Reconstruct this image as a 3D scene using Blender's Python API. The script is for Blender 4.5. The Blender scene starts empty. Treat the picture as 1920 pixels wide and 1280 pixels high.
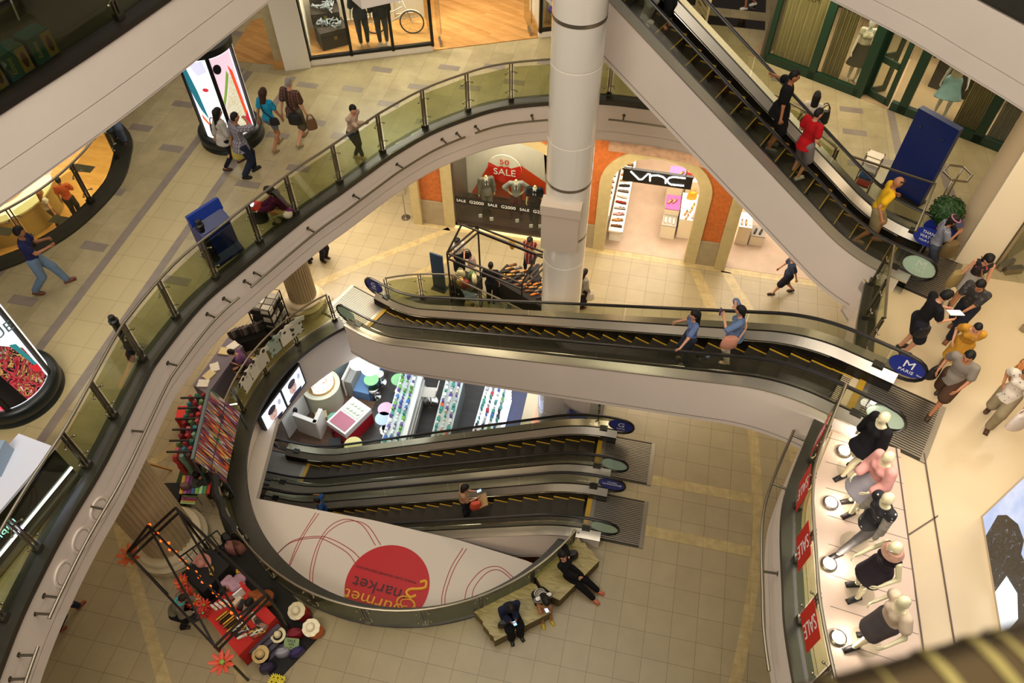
import bpy, bmesh, math, random
import numpy as np
from mathutils import Vector, Matrix
from mathutils.geometry import tessellate_polygon
random.seed(7)
SC = bpy.context.scene
COL = SC.collection
PI = math.pi
# ------------------------------------------------------------------ camera
F = 1452.69
CAM = Vector((-1.0125, -8.0373, 17.9826))
_p, _r, _y = 0.900404353, -0.00912591417, -0.226175632
FWD = Vector((math.sin(_y)*math.cos(_p), math.cos(_y)*math.cos(_p), -math.sin(_p)))
_rt = Vector((math.cos(_y), -math.sin(_y), 0)); _up = _rt.cross(FWD)
RGT = math.cos(_r)*_rt + math.sin(_r)*_up
UPV = -math.sin(_r)*_rt + math.cos(_r)*_up
cd = bpy.data.cameras.new('camera'); cam = bpy.data.objects.new('camera', cd); COL.objects.link(cam)
cam.matrix_world = Matrix(((RGT.x, UPV.x, -FWD.x, CAM.x), (RGT.y, UPV.y, -FWD.y, CAM.y), (RGT.z, UPV.z, -FWD.z, CAM.z), (0, 0, 0, 1)))
cd.sensor_width = 36; cd.lens = F/1920*36; cd.clip_start = 0.05; cd.clip_end = 200
cd.dof.use_dof = True; cd.dof.focus_distance = 17.0; cd.dof.aperture_fstop = 3.5
SC.camera = cam
ZB, ZG, ZM, Z1 = -4.8, 0.0, 6.0, 11.5
S = 0.58
def ray(px, py): return FWD + RGT*((px-960)/F) - UPV*((py-640)/F)
def at(px, py, z=0.0):
    """the place on the level plane z that the photograph shows at a pixel"""
    d = ray(px, py); return CAM + d*((z-CAM.z)/d.z)
def ats(pts, z): return [at(x, y, z) for x, y in pts]
def lv(h):
    """floor direction, degrees clockwise from straight away from the viewer -> rotation about z"""
    return -math.radians(h) - _y
# ------------------------------------------------------------------ materials
MATS = {}
def new_mat(name):
    m = bpy.data.materials.new(name); m.use_nodes = True
    nt = m.node_tree; b = nt.nodes['Principled BSDF']; return m, nt, b
def srgb(c):
    if isinstance(c, str):
        c = [int(c[i:i+2], 16)/255 for i in (0, 2, 4)]
    return tuple((x/12.92 if x <= .04045 else ((x+.055)/1.055)**2.4) for x in c)+(1,)
def mat(c, rough=.6, metal=0., spec=.5, emit=0., coat=0., var=0., vscale=6., bump=0., bscale=60., name=None, sheen=0.):
    key = (c, rough, metal, spec, emit, coat, var, vscale, bump, bscale, name, sheen)
    if key in MATS: return MATS[key]
    m, nt, b = new_mat(name or 'paint_%s' % (c if isinstance(c, str) else len(MATS)))
    col = srgb(c); b.inputs['Base Color'].default_value = col
    b.inputs['Roughness'].default_value = rough; b.inputs['Metallic'].default_value = metal
    b.inputs['Specular IOR Level'].default_value = spec; b.inputs['Coat Weight'].default_value = coat
    if sheen: b.inputs['Sheen Weight'].default_value = sheen
    if emit:
        b.inputs['Emission Color'].default_value = col; b.inputs['Emission Strength'].default_value = emit
    if var or bump:
        tc = nt.nodes.new('ShaderNodeTexCoord')
    if var:
        n = nt.nodes.new('ShaderNodeTexNoise'); n.inputs['Scale'].default_value = vscale; n.inputs['Detail'].default_value = 4
        r = nt.nodes.new('ShaderNodeMapRange'); r.inputs[1].default_value = .3; r.inputs[2].default_value = .7
        r.inputs[3].default_value = 1-var; r.inputs[4].default_value = 1+var
        x = nt.nodes.new('ShaderNodeVectorMath'); x.operation = 'SCALE'; x.inputs[0].default_value = col[:3]
        nt.links.new(tc.outputs['Object'], n.inputs['Vector']); nt.links.new(n.outputs[0], r.inputs[0])
        nt.links.new(r.outputs[0], x.inputs['Scale']); nt.links.new(x.outputs[0], b.inputs['Base Color'])
    if bump:
        n = nt.nodes.new('ShaderNodeTexNoise'); n.inputs['Scale'].default_value = bscale
        bm = nt.nodes.new('ShaderNodeBump'); bm.inputs['Strength'].default_value = bump; bm.inputs['Distance'].default_value = .02
        nt.links.new(tc.outputs['Object'], n.inputs['Vector']); nt.links.new(n.outputs[0], bm.inputs['Height']); nt.links.new(bm.outputs[0], b.inputs['Normal'])
    MATS[key] = m; return m
def glass_mat(name, tint, refl=.12, rough=.02):
    m, nt, b = new_mat(name); nt.nodes.remove(b); out = nt.nodes['Material Output']
    t = nt.nodes.new('ShaderNodeBsdfTransparent'); t.inputs[0].default_value = srgb(tint)
    g = nt.nodes.new('ShaderNodeBsdfGlossy'); g.inputs['Roughness'].default_value = rough; g.inputs[0].default_value = (1, 1, 1, 1)
    fr = nt.nodes.new('ShaderNodeLayerWeight'); fr.inputs[0].default_value = .5
    pw = nt.nodes.new('ShaderNodeMath'); pw.operation = 'POWER'; pw.inputs[1].default_value = 4
    mu = nt.nodes.new('ShaderNodeMath'); mu.operation = 'MULTIPLY_ADD'; mu.inputs[1].default_value = .3; mu.inputs[2].default_value = refl*.25
    mx = nt.nodes.new('ShaderNodeMixShader')
    nt.links.new(fr.outputs['Facing'], pw.inputs[0]); nt.links.new(pw.outputs[0], mu.inputs[0]); nt.links.new(mu.outputs[0], mx.inputs[0])
    nt.links.new(t.outputs[0], mx.inputs[1]); nt.links.new(g.outputs[0], mx.inputs[2]); nt.links.new(mx.outputs[0], out.inputs[0])
    return m
def ramp(nt, stops, const=False):
    r = nt.nodes.new('ShaderNodeValToRGB'); e = r.color_ramp.elements
    if const: r.color_ramp.interpolation = 'CONSTANT'
    while len(e) < len(stops): e.new(.5)
    for k, (p, c) in zip(e, stops): k.position = p; k.color = srgb(c)
    return r
def coords(nt, loc=(0, 0, 0), rot=(0, 0, 0), scale=(1, 1, 1), kind='Object'):
    tc = nt.nodes.new('ShaderNodeTexCoord'); mp = nt.nodes.new('ShaderNodeMapping')
    mp.inputs['Location'].default_value = loc; mp.inputs['Rotation'].default_value = rot; mp.inputs['Scale'].default_value = scale
    nt.links.new(tc.outputs[kind], mp.inputs[0]); return mp
def tile_mat(name, c1, c2, mortar, w, h, offset=0., loc=(0, 0, 0), rot=0., msize=.008, rough=.35, var=.10, freq=2, vscale=1.3):
    m, nt, b = new_mat(name)
    mp = coords(nt, loc, (0, 0, rot))
    br = nt.nodes.new('ShaderNodeTexBrick'); br.offset = offset; br.offset_frequency = freq; br.squash = 1
    br.inputs['Scale'].default_value = 1; br.inputs['Brick Width'].default_value = w; br.inputs['Row Height'].default_value = h
    br.inputs['Mortar Size'].default_value = msize; br.inputs['Mortar Smooth'].default_value = .1
    br.inputs['Color1'].default_value = srgb(c1); br.inputs['Color2'].default_value = srgb(c2); br.inputs['Mortar'].default_value = srgb(mortar)
    n = nt.nodes.new('ShaderNodeTexNoise'); n.inputs['Scale'].default_value = vscale; n.inputs['Detail'].default_value = 6; n.inputs['Roughness'].default_value = .6
    rr = nt.nodes.new('ShaderNodeMapRange'); rr.inputs[1].default_value = .3; rr.inputs[2].default_value = .7; rr.inputs[3].default_value = 1-var; rr.inputs[4].default_value = 1+var
    x = nt.nodes.new('ShaderNodeVectorMath'); x.operation = 'SCALE'
    nt.links.new(mp.outputs[0], br.inputs['Vector']); nt.links.new(mp.outputs[0], n.inputs['Vector'])
    nt.links.new(n.outputs[0], rr.inputs[0]); nt.links.new(br.outputs['Color'], x.inputs[0]); nt.links.new(rr.outputs[0], x.inputs['Scale'])
    nt.links.new(x.outputs[0], b.inputs['Base Color']); b.inputs['Roughness'].default_value = rough
    return m
def wood_mat(name, c1, c2, w=1.2, h=.12, rot=0., rough=.4):
    m, nt, b = new_mat(name); mp = coords(nt, (0, 0, 0), (0, 0, rot))
    br = nt.nodes.new('ShaderNodeTexBrick'); br.inputs['Scale'].default_value = 1; br.inputs['Brick Width'].default_value = w; br.inputs['Row Height'].default_value = h
    br.inputs['Mortar Size'].default_value = .004; br.inputs['Color1'].default_value = srgb(c1); br.inputs['Color2'].default_value = srgb(c2); br.inputs['Mortar'].default_value = srgb(c2)
    mp2 = coords(nt, (0, 0, 0), (0, 0, rot), (1, 14, 1)); n = nt.nodes.new('ShaderNodeTexNoise'); n.inputs['Scale'].default_value = 2.5; n.inputs['Detail'].default_value = 5
    rr = nt.nodes.new('ShaderNodeMapRange'); rr.inputs[1].default_value = .3; rr.inputs[2].default_value = .7; rr.inputs[3].default_value = .8; rr.inputs[4].default_value = 1.2
    x = nt.nodes.new('ShaderNodeVectorMath'); x.operation = 'SCALE'
    nt.links.new(mp.outputs[0], br.inputs['Vector']); nt.links.new(mp2.outputs[0], n.inputs['Vector']); nt.links.new(n.outputs[0], rr.inputs[0])
    nt.links.new(br.outputs['Color'], x.inputs[0]); nt.links.new(rr.outputs[0], x.inputs['Scale']); nt.links.new(x.outputs[0], b.inputs['Base Color'])
    b.inputs['Roughness'].default_value = rough; return m
def check_mat(name, base, bands, rough=.85):
    """cloth woven or printed with bands: bands = [(axis, period, width, colour)]"""
    m, nt, b = new_mat(name); tc = nt.nodes.new('ShaderNodeTexCoord'); sp = nt.nodes.new('ShaderNodeSeparateXYZ')
    nt.links.new(tc.outputs['Object'], sp.inputs[0]); cur = None
    rgb = nt.nodes.new('ShaderNodeRGB'); rgb.outputs[0].default_value = srgb(base); cur = rgb.outputs[0]
    for ax, per, wd, c in bands:
        mo = nt.nodes.new('ShaderNodeMath'); mo.operation = 'PINGPONG'; mo.inputs[1].default_value = per/2
        lt = nt.nodes.new('ShaderNodeMath'); lt.operation = 'LESS_THAN'; lt.inputs[1].default_value = wd/2
        mx = nt.nodes.new('ShaderNodeMix'); mx.data_type = 'RGBA'; mx.inputs[7].default_value = srgb(c)
        nt.links.new(sp.outputs['XYZ'.index(ax)], mo.inputs[0]); nt.links.new(mo.outputs[0], lt.inputs[0]); nt.links.new(lt.outputs[0], mx.inputs[0])
        nt.links.new(cur, mx.inputs[6]); cur = mx.outputs[2]
    nt.links.new(cur, b.inputs['Base Color']); b.inputs['Roughness'].default_value = rough; return m
def dots_mat(name, base, dot, scale=14., size=.22, rough=.8, seed=0., stretch=(1, 1, 1)):
    m, nt, b = new_mat(name); mp = coords(nt, (seed, seed, 0), scale=stretch)
    v = nt.nodes.new('ShaderNodeTexVoronoi'); v.inputs['Scale'].default_value = scale
    lt = nt.nodes.new('ShaderNodeMath'); lt.operation = 'LESS_THAN'; lt.inputs[1].default_value = size
    mx = nt.nodes.new('ShaderNodeMix'); mx.data_type = 'RGBA'; mx.inputs[6].default_value = srgb(base); mx.inputs[7].default_value = srgb(dot)
    nt.links.new(mp.outputs[0], v.inputs['Vector']); nt.links.new(v.outputs['Distance'], lt.inputs[0]); nt.links.new(lt.outputs[0], mx.inputs[0])
    nt.links.new(mx.outputs[2], b.inputs['Base Color']); b.inputs['Roughness'].default_value = rough; return m
def mix_noise_mat(name, stops, scale=6., detail=3., emit=0., rough=.6, kind='noise', stretch=(1, 1, 1), distort=0., const=True, coord='Object'):
    m, nt, b = new_mat(name); mp = coords(nt, scale=stretch, kind=coord)
    if kind == 'noise':
        n = nt.nodes.new('ShaderNodeTexNoise'); n.inputs['Scale'].default_value = scale; n.inputs['Detail'].default_value = detail; n.inputs['Distortion'].default_value = distort; o = n.outputs[0]
    elif kind == 'wave':
        n = nt.nodes.new('ShaderNodeTexWave'); n.inputs['Scale'].default_value = scale; n.inputs['Distortion'].default_value = distort; n.inputs['Detail'].default_value = detail; o = n.outputs['Fac']
    else:
        n = nt.nodes.new('ShaderNodeTexVoronoi'); n.inputs['Scale'].default_value = scale
        s3 = nt.nodes.new('ShaderNodeSeparateColor'); nt.links.new(n.outputs['Color'], s3.inputs[0]); o = s3.outputs[0]
    r = ramp(nt, stops, const); nt.links.new(mp.outputs[0], n.inputs['Vector']); nt.links.new(o, r.inputs[0])
    if emit:
        b.inputs['Base Color'].default_value = (0, 0, 0, 1); nt.links.new(r.outputs[0], b.inputs['Emission Color']); b.inputs['Emission Strength'].default_value = emit
    else: nt.links.new(r.outputs[0], b.inputs['Base Color'])
    b.inputs['Roughness'].default_value = rough; return m
# ------------------------------------------------------------------ mesh builder
def frame_axes(d, hint=Vector((0, 0, 1))):
    d = Vector(d).normalized()
    x = hint.cross(d)
    if x.length < 1e-4: x = Vector((1, 0, 0)).cross(d)
    x.normalize(); return x, d.cross(x), d
class MB:
    def __init__(s): s.v = []; s.f = []; s.m = []; s.sm = []
    def add(s, vs, fs, m=0, smooth=False):
        o = len(s.v); s.v += [tuple(v) for v in vs]
        for f in fs: s.f.append(tuple(i+o for i in f)); s.m.append(m); s.sm.append(smooth)
        return s
    def box(s, c, d, rz=0., m=0, M=None, taper=1.):
        c = Vector(c); R = M or Matrix.Rotation(rz, 3, 'Z'); vs = []
        for z in (-1, 1):
            k = taper if z > 0 else 1.
            for x, y in ((-1, -1), (1, -1), (1, 1), (-1, 1)): vs.append(c+R@Vector((x*d[0]/2*k, y*d[1]/2*k, z*d[2]/2)))
        return s.add(vs, [(3, 2, 1, 0), (4, 5, 6, 7), (0, 1, 5, 4), (1, 2, 6, 5), (2, 3, 7, 6), (3, 0, 4, 7)], m)
    def bar(s, a, b, w, h=None, m=0, hint=Vector((0, 0, 1))):
        a, b = Vector(a), Vector(b); x, y, d = frame_axes(b-a, hint); h = h or w
        M = Matrix((x, y, d)).transposed(); return s.box((a+b)/2, (w, h, (b-a).length), M=M, m=m)
    def tube(s, pts, r, n=8, m=0, closed=False, smooth=True, ry=None, cap=True):
        pts = [Vector(p) for p in pts]; N = len(pts); rs = r if isinstance(r, (list, tuple)) else [r]*N
        vs, fs = [], []; prev = None
        for i, p in enumerate(pts):
            a = pts[(i-1) % N] if (i or closed) else p; b = pts[(i+1) % N] if (i < N-1 or closed) else p
            d = (b-a).normalized() if (b-a).length > 1e-9 else Vector((0, 0, 1))
            if prev is None: x, y, _ = frame_axes(d)
            else:
                x = prev - d*prev.dot(d)
                if x.length < 1e-6: x, y, _ = frame_axes(d)
                x.normalize(); y = d.cross(x)
            prev = x
            k = (ry/rs[0]) if ry else 1.
            for j in range(n):
                t = 2*PI*j/n; vs.append(p + x*(rs[i]*math.cos(t)) + y*(rs[i]*k*math.sin(t)))
        M = N if closed else N-1
        for i in range(M):
            for j in range(n):
                a = i*n+j; b = i*n+(j+1) % n; c = ((i+1) % N)*n+(j+1) % n; e = ((i+1) % N)*n+j; fs.append((a, b, c, e))
        s.add(vs, fs, m, smooth)
        if cap and not closed:
            s.add(vs[:n], [tuple(range(n-1, -1, -1))], m); s.add(vs[-n:], [tuple(range(n))], m)
        return s
    def lathe(s, prof, c=(0, 0, 0), n=24, m=0, smooth=True, a0=0., a1=2*PI, sx=1., sy=1., fl=0):
        c = Vector(c); full = abs(a1-a0-2*PI) < 1e-6; N = n if full else n+1; vs, fs = [], []
        for r, z in prof:
            for j in range(N):
                t = a0+(a1-a0)*j/n; q = r*(1-fl*(.5-.5*math.cos(j*2*PI/2))) if fl else r
                vs.append(c+Vector((q*sx*math.cos(t), q*sy*math.sin(t), z)))
        for i in range(len(prof)-1):
            for j in range(n):
                a = i*N+j; b = i*N+(j+1) % N; fs.append((a, b, b+N, a+N))
        s.add(vs, fs, m, smooth)
        if full:
            if prof[0][0] > 1e-5: s.add(vs[:N], [tuple(range(N-1, -1, -1))], m)
            if prof[-1][0] > 1e-5: s.add(vs[-N:], [tuple(range(N))], m)
        return s
    def ell(s, c, r, n=12, m=0, R=None, k=8):
        c = Vector(c); r = (r, r, r) if isinstance(r, (int, float)) else r; vs, fs = [], []
        for i in range(k+1):
            a = PI*i/k-PI/2
            for j in range(n):
                t = 2*PI*j/n; q = Vector((r[0]*math.cos(a)*math.cos(t), r[1]*math.cos(a)*math.sin(t), r[2]*math.sin(a)))
                vs.append(c+(R@q if R else q))
        for i in range(k):
            for j in range(n): fs.append((i*n+j, i*n+(j+1) % n, (i+1)*n+(j+1) % n, (i+1)*n+j))
        return s.add(vs, fs, m, True)
    def prism(s, poly, z0, z1, m=0, holes=(), ms=None, top=True, bottom=True, sides=True):
        loops = [list(poly)]+[list(h) for h in holes]
        flat = [Vector((p[0], p[1], 0)) for l in loops for p in l]
        tris = tessellate_polygon([[Vector((p[0], p[1], 0)) for p in l] for l in loops])
        n = len(flat); ms = m if ms is None else ms
        T = []
        for t in tris:
            a, b, c = (flat[i] for i in t)
            T.append(t if (b-a).cross(c-a).z > 0 else (t[0], t[2], t[1]))
        if top: s.add([(p.x, p.y, z1) for p in flat], T, m)
        if bottom: s.add([(p.x, p.y, z0) for p in flat], [(a, c, b) for a, b, c in T], m)
        if sides:
            for l in loops:
                k = len(l); vs = [(p[0], p[1], z0) for p in l]+[(p[0], p[1], z1) for p in l]
                s.add(vs, [(i, (i+1) % k, k+(i+1) % k, k+i) for i in range(k)], ms)
        return s
    def strip(s, pts, z0, z1, m=0, closed=False, smooth=False, flip=False):
        n = len(pts); vs = [(p[0], p[1], z0) for p in pts]+[(p[0], p[1], z1) for p in pts]; k = n if closed else n-1
        return s.add(vs, [((i+1) % n, i, n+i, n+(i+1) % n) if flip else (i, (i+1) % n, n+(i+1) % n, n+i) for i in range(k)], m, smooth)
    def wall(s, pts, z0, z1, th, m=0):
        """upright band of thickness th that follows a line of floor points"""
        a = offset(pts, th/2); b = offset(pts, -th/2); return s.prism(a+b[::-1], z0, z1, m)
    def ribbon(s, pts, z, w0, w1, m=0, th=.004):
        a = offset(pts, w0); b = offset(pts, w1); return s.prism(a+b[::-1], z, z+th, m)
    def quad(s, a, b, c, d, m=0): return s.add([a, b, c, d], [(0, 1, 2, 3)], m)
    def slab(s, a, u, w, t, m=0):
        """a flat sheet: corner a, edges u and w, thickness vector t"""
        a, u, w, t = Vector(a), Vector(u), Vector(w), Vector(t); vs = [a, a+u, a+u+w, a+w]; vs += [v+t for v in vs]
        return s.add(vs, [(3, 2, 1, 0), (4, 5, 6, 7), (0, 1, 5, 4), (1, 2, 6, 5), (2, 3, 7, 6), (3, 0, 4, 7)], m)
    def build(s, name, mats, parent=None, world=True, **kw):
        me = bpy.data.meshes.new(name); vs = s.v
        if parent is not None and world:
            q = parent
            while q.parent is not None: q = q.parent
            inv = q.matrix_basis.inverted(); vs = [tuple(inv@Vector(v)) for v in vs]
        me.from_pydata(vs, [], s.f)
        for mm in (mats if isinstance(mats, (list, tuple)) else [mats]): me.materials.append(mm)
        me.polygons.foreach_set('material_index', s.m); me.polygons.foreach_set('use_smooth', s.sm)
        me.update()
        if kw.pop('fix', True):
            bm = bmesh.new(); bm.from_mesh(me); bmesh.ops.remove_doubles(bm, verts=bm.verts, dist=1e-5); bmesh.ops.recalc_face_normals(bm, faces=bm.faces)
            for e in bm.edges:
                if len(e.link_faces) == 2 and e.calc_face_angle(0) > .75: e.smooth = False
            bm.to_mesh(me); bm.free()
        o = bpy.data.objects.new(name, me); COL.objects.link(o)
        if parent is not None: o.parent = parent
        tag(o, **kw); return o
def tag(o, label=None, cat=None, group=None, kind=None):
    if label: o['label'] = label
    if cat: o['category'] = cat
    if group: o['group'] = group
    if kind: o['kind'] = kind
    return o
def thing(name, label, cat, loc=(0, 0, 0), rz=0., group=None):
    o = bpy.data.objects.new(name, None); COL.objects.link(o); o.empty_display_size = .1
    o.location = loc; o.rotation_euler = (0, 0, rz); o.matrix_basis = Matrix.Translation(Vector(loc))@Matrix.Rotation(rz, 4, 'Z')
    return tag(o, label, cat, group)
def dup(root, loc, rz=0., label=None, group=None, rot=None):
    r = root.copy(); COL.objects.link(r); r.location = loc; r.rotation_euler = rot or (0, 0, rz)
    if label: r['label'] = label
    if group: r['group'] = group
    for ch in [c for c in bpy.data.objects if c.parent == root]:
        c = ch.copy(); COL.objects.link(c); c.parent = r
        for g in [q for q in bpy.data.objects if q.parent == ch]:
            d = g.copy(); COL.objects.link(d); d.parent = c
    return r
def struct(mb, name, mats, parent=None): return mb.build(name, mats, parent, kind='structure')
def offset(pts, d):
    out = []; n = len(pts)
    for i, p in enumerate(pts):
        a = pts[max(i-1, 0)]; b = pts[min(i+1, n-1)]; t = Vector((b[0]-a[0], b[1]-a[1])); t.normalize(); out.append(Vector((p[0]-t.y*d, p[1]+t.x*d, 0)))
    return out
def spline(pts, n=6):
    P = [Vector((p[0], p[1], p[2] if len(p) > 2 else 0)) for p in pts]; P = [2*P[0]-P[1]]+P+[2*P[-1]-P[-2]]; out = []
    for i in range(1, len(P)-2):
        for k in range(n):
            t = k/n; a, b, c, d = P[i-1:i+3]
            out.append(.5*((2*b)+(c-a)*t+(2*a-5*b+4*c-d)*t*t+(3*b-a-3*c+d)*t**3))
    return out+[P[-2]]
def arc(c, r, a0, a1, n=32): return [Vector((c[0]+r*math.cos(math.radians(a0+(a1-a0)*i/n)), c[1]+r*math.sin(math.radians(a0+(a1-a0)*i/n)), 0)) for i in range(n+1)]
def resample(pts, n):
    L = [0]
    for a, b in zip(pts, pts[1:]): L.append(L[-1]+(Vector(b)-Vector(a)).length)
    out = []; j = 0
    for i in range(n+1):
        t = L[-1]*i/n
        while j < len(pts)-2 and L[j+1] < t: j += 1
        k = (t-L[j])/max(L[j+1]-L[j], 1e-9); out.append(Vector(pts[j]).lerp(Vector(pts[j+1]), k))
    return out
FNT = {}
def text(s, size, M, mt, parent, name='lettering', depth=.01, font=None, sx=1., world=True, align='CENTER', shear=0.):
    """raised lettering; M places its centre, x along the line, y up the letters"""
    c = bpy.data.curves.new(name, 'FONT'); c.body = s; c.size = size; c.extrude = depth/2; c.align_x = align; c.align_y = 'CENTER'; c.resolution_u = 3; c.shear = shear
    tmp = bpy.data.objects.new('tmp', c); me = bpy.data.meshes.new_from_object(tmp); bpy.data.objects.remove(tmp); bpy.data.curves.remove(c)
    me.materials.clear(); me.materials.append(mt); o = bpy.data.objects.new(name, me); COL.objects.link(o); o.parent = parent
    q = parent
    while q is not None and q.parent is not None: q = q.parent
    inv = q.matrix_basis.inverted() if (q and world) else Matrix()
    o.matrix_basis = inv@M@Matrix.Diagonal((sx, 1, 1, 1)); return o
def basis(o, x, y):
    x = Vector(x).normalized(); y = Vector(y); y = (y-x*y.dot(x)).normalized(); z = x.cross(y); o = Vector(o)
    return Matrix(((x.x, y.x, z.x, o.x), (x.y, y.y, z.y, o.y), (x.z, y.z, z.z, o.z), (0, 0, 0, 1)))
# shared materials
WHITE = mat('e3d6ca', .5, var=.03, vscale=.7, name='white_plaster')
STEEL = mat('aaa294', .32, 1., name='brushed_steel')
DKSTEEL = mat('6f6a5c', .35, 1., name='dark_steel')
CHROME = mat('dcd8d0', .12, 1., name='chrome')
RUBBER = mat('14110f', .35, name='black_rubber')
BLACK = mat('0c0b0b', .45, name='black_paint')
GLASS = glass_mat('green_tinted_glass', 'dee1ca', .10)
CLEAR = glass_mat('clear_glass', 'eef0ea', .10)
ESCG = glass_mat('escalator_glass', 'e9ebe2', .10)
KERB = mat('302d24', .35, var=.12, vscale=9, name='dark_stone')
# ================================================================== the setting
TG = tile_mat('ground_floor_tiles', '9d8f6f', '988a6a', '74684c', S, S, 0, msize=.006, rough=.32, var=.07, vscale=1.6)
TGS = tile_mat('pale_stone_band', 'b09d70', 'a89568', '907f58', .58, .29, 0, msize=.004, rough=.3, var=.16, vscale=5)
TM = tile_mat('mezzanine_tiles', 'a89a76', '9b8d68', '8a7c5e', 1.16, .58, .5, loc=(.2, .1, 0), rot=PI/2, msize=.006, rough=.3, var=.14, vscale=2.2)
TMB = tile_mat('mezzanine_pale_tiles', 'b8a87c', 'b3a377', '9c8c62', .56, .62, 0, loc=(.15, .1, 0), msize=.006, rough=.3, var=.05)
TMG = mat('82766a', .35, var=.1, vscale=4, name='grey_stone_inlay')
TMR = mat('cdb995', .16, var=.04, vscale=1, name='polished_cream_floor')
MARB = mat('8a6f5a', .3, var=.25, vscale=7, name='brown_marble')
WOODB = wood_mat('basement_wood', '6b4f38', '4a3626', 1.4, .14)
WOODW = wood_mat('honey_wood', 'c79455', 'b17f41', 1.6, .12, rot=.4)
# --- void of the ground floor
GC, GR = Vector((-5.88, 2.10, 0)), 4.95
def gc(a, r=GR): return Vector((GC.x+r*math.cos(math.radians(a)), GC.y+r*math.sin(math.radians(a)), 0))
GV = [gc(-26-(k*4)) for k in range(0, 61)]          # -26 .. -266 (= 94)
GV += [Vector(p+(0,)) for p in ((-3.35, 5.75), (-2.3, 5.2), (-1.5, 4.9), (-1.5, 3.55), (-1.12, 3.5), (-1.12, -.06), (-1.38, -.08))]
# --- main void of the mezzanine
RING = spline([(2.35, 8.2), (1.0, 9.15), (-.4, 9.5)]+[at(*p, ZM) for p in ((1194, 197), (1120, 190), (1031, 192), (937, 202), (870, 222), (802, 250), (735, 289), (688, 322), (634, 361), (567, 408), (445, 508), (371, 573), (297, 665), (267, 715), (194, 862), (126, 976), (76, 1069), (21, 1187))]+[(-9.0, -7.4), (-8.4, -9.5)], 5)
RCAP = spline([(2.72, .72), at(1487, 900, ZM), at(1471, 974, ZM), at(1474, 1099, ZM), at(1485, 1224, ZM), (2.7, -6), (3.5, -9.5)], 5)
MSIDE = [Vector(p+(0,)) for p in ((3.29, 2.16), (3.45, 2.3), (3.57, 3.24), (3.77, 4.28), (3.63, 4.58), (4.27, 6.05), (4.85, 6.25), (3.05, 6.95))]
MV = [Vector((p.x, p.y, 0)) for p in RCAP[::-1]]+MSIDE+[Vector((p.x, p.y, 0)) for p in RING]
LV = spline([(-19, 8.2), (-16.2, 7.2), at(180, 222, ZM), at(218, 262, ZM), at(217, 300, ZM), at(200, 345, ZM), at(150, 400, ZM), at(90, 445, ZM), at(0, 488, ZM), (-16.5, -.6), (-19, -1.5)], 5)
b = MB()
b.prism([(-27, -10), (14, -10), (14, 10.27), (8, 10.27), (8, 15), (-1.9, 15), (-1.9, 10.3), (-8.4, 10.3), (-8.4, 17), (-27, 17)], -.3, 0, 0, holes=[GV], ms=1)
# inlaid pale bands
def gband(px): b.prism([(p.x, p.y) for p in ats(px, 0)], 0, .003, 2)
b.prism([(.33, .58), (2.87, .58), (2.87, .87), (.33, .87)], 0, .003, 2); b.prism([(.33, 2.03), (2.86, 2.03), (2.86, 2.32), (.33, 2.32)], 0, .003, 2)
b.ribbon(spline([(2.5, 5.5), (2.7, 4.2), (2.87, 2.3), (2.89, .6), (2.72, -1.09), (2.5, -2.46), (2.1, -4.2), (1.5, -6)]), 0, 0, .26, 2, .004)
b.ribbon(spline([(3.6, 5.4), (3.75, 4.2), (3.85, 3.2)]), 0, 0, .26, 2, .004)
gband([(212, 985), (235, 985), (322, 1280), (294, 1280)]); gband([(395, 1150), (415, 1150), (468, 1280), (447, 1280)])
gband([(578, 534), (690, 484), (840, 426), (846, 434), (695, 494), (580, 547)]); gband([(763, 517), (850, 478), (855, 484), (780, 520)])
gband([(1293, 503), (1313, 507), (1352, 590), (1328, 590)]); gband([(1351, 507), (1370, 511), (1420, 590), (1395, 590)])
b.prism([(-8.4, 10.02), (2, 10.02), (2, 10.27), (-8.4, 10.27)], 0, .003, 2); b.prism([(2, 10.02), (8, 10.02), (8, 10.27), (2, 10.27)], 0, .003, 2)
b.ribbon(spline(ats([(262, 880), (300, 858), (330, 835), (345, 822)], 0)), 0, -.12, .12, 2, .004)
struct(b, 'floor', [TG, WHITE, TGS])
b = MB(); b.prism([(-27, -10), (14, -10), (14, 17), (-27, 17)], -1.95, -1.85, 0, holes=[GV]); struct(b, 'ceiling', WHITE)
b = MB(); g = [gc(-26-(k*3), GR-.02) for k in range(0, 81)]; b.strip(g, -1.95, -.06, 0, smooth=True)
b.strip(GV[60:]+[GV[0]], -1.95, -.06, 0); struct(b, 'trim_1', [WHITE])
b = MB(); k1 = [gc(-26-k*3) for k in range(0, 67)]; b.prism(offset(k1, .12)+offset(k1, -.33)[::-1], -.06, .07, 0)
k2 = [gc(a) for a in range(119, 91, -3)]+[Vector((-3.35, 5.75, 0))]; b.prism(offset(k2, .12)+offset(k2, -.33)[::-1], -.06, .07, 0)
k3 = [Vector((-1.5, 4.9, 0)), Vector((-1.5, 3.6, 0))]; b.prism(offset(k3, .3)+offset(k3, -.1)[::-1], -.06, .07, 0)
struct(b, 'trim_2', [KERB])
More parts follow.
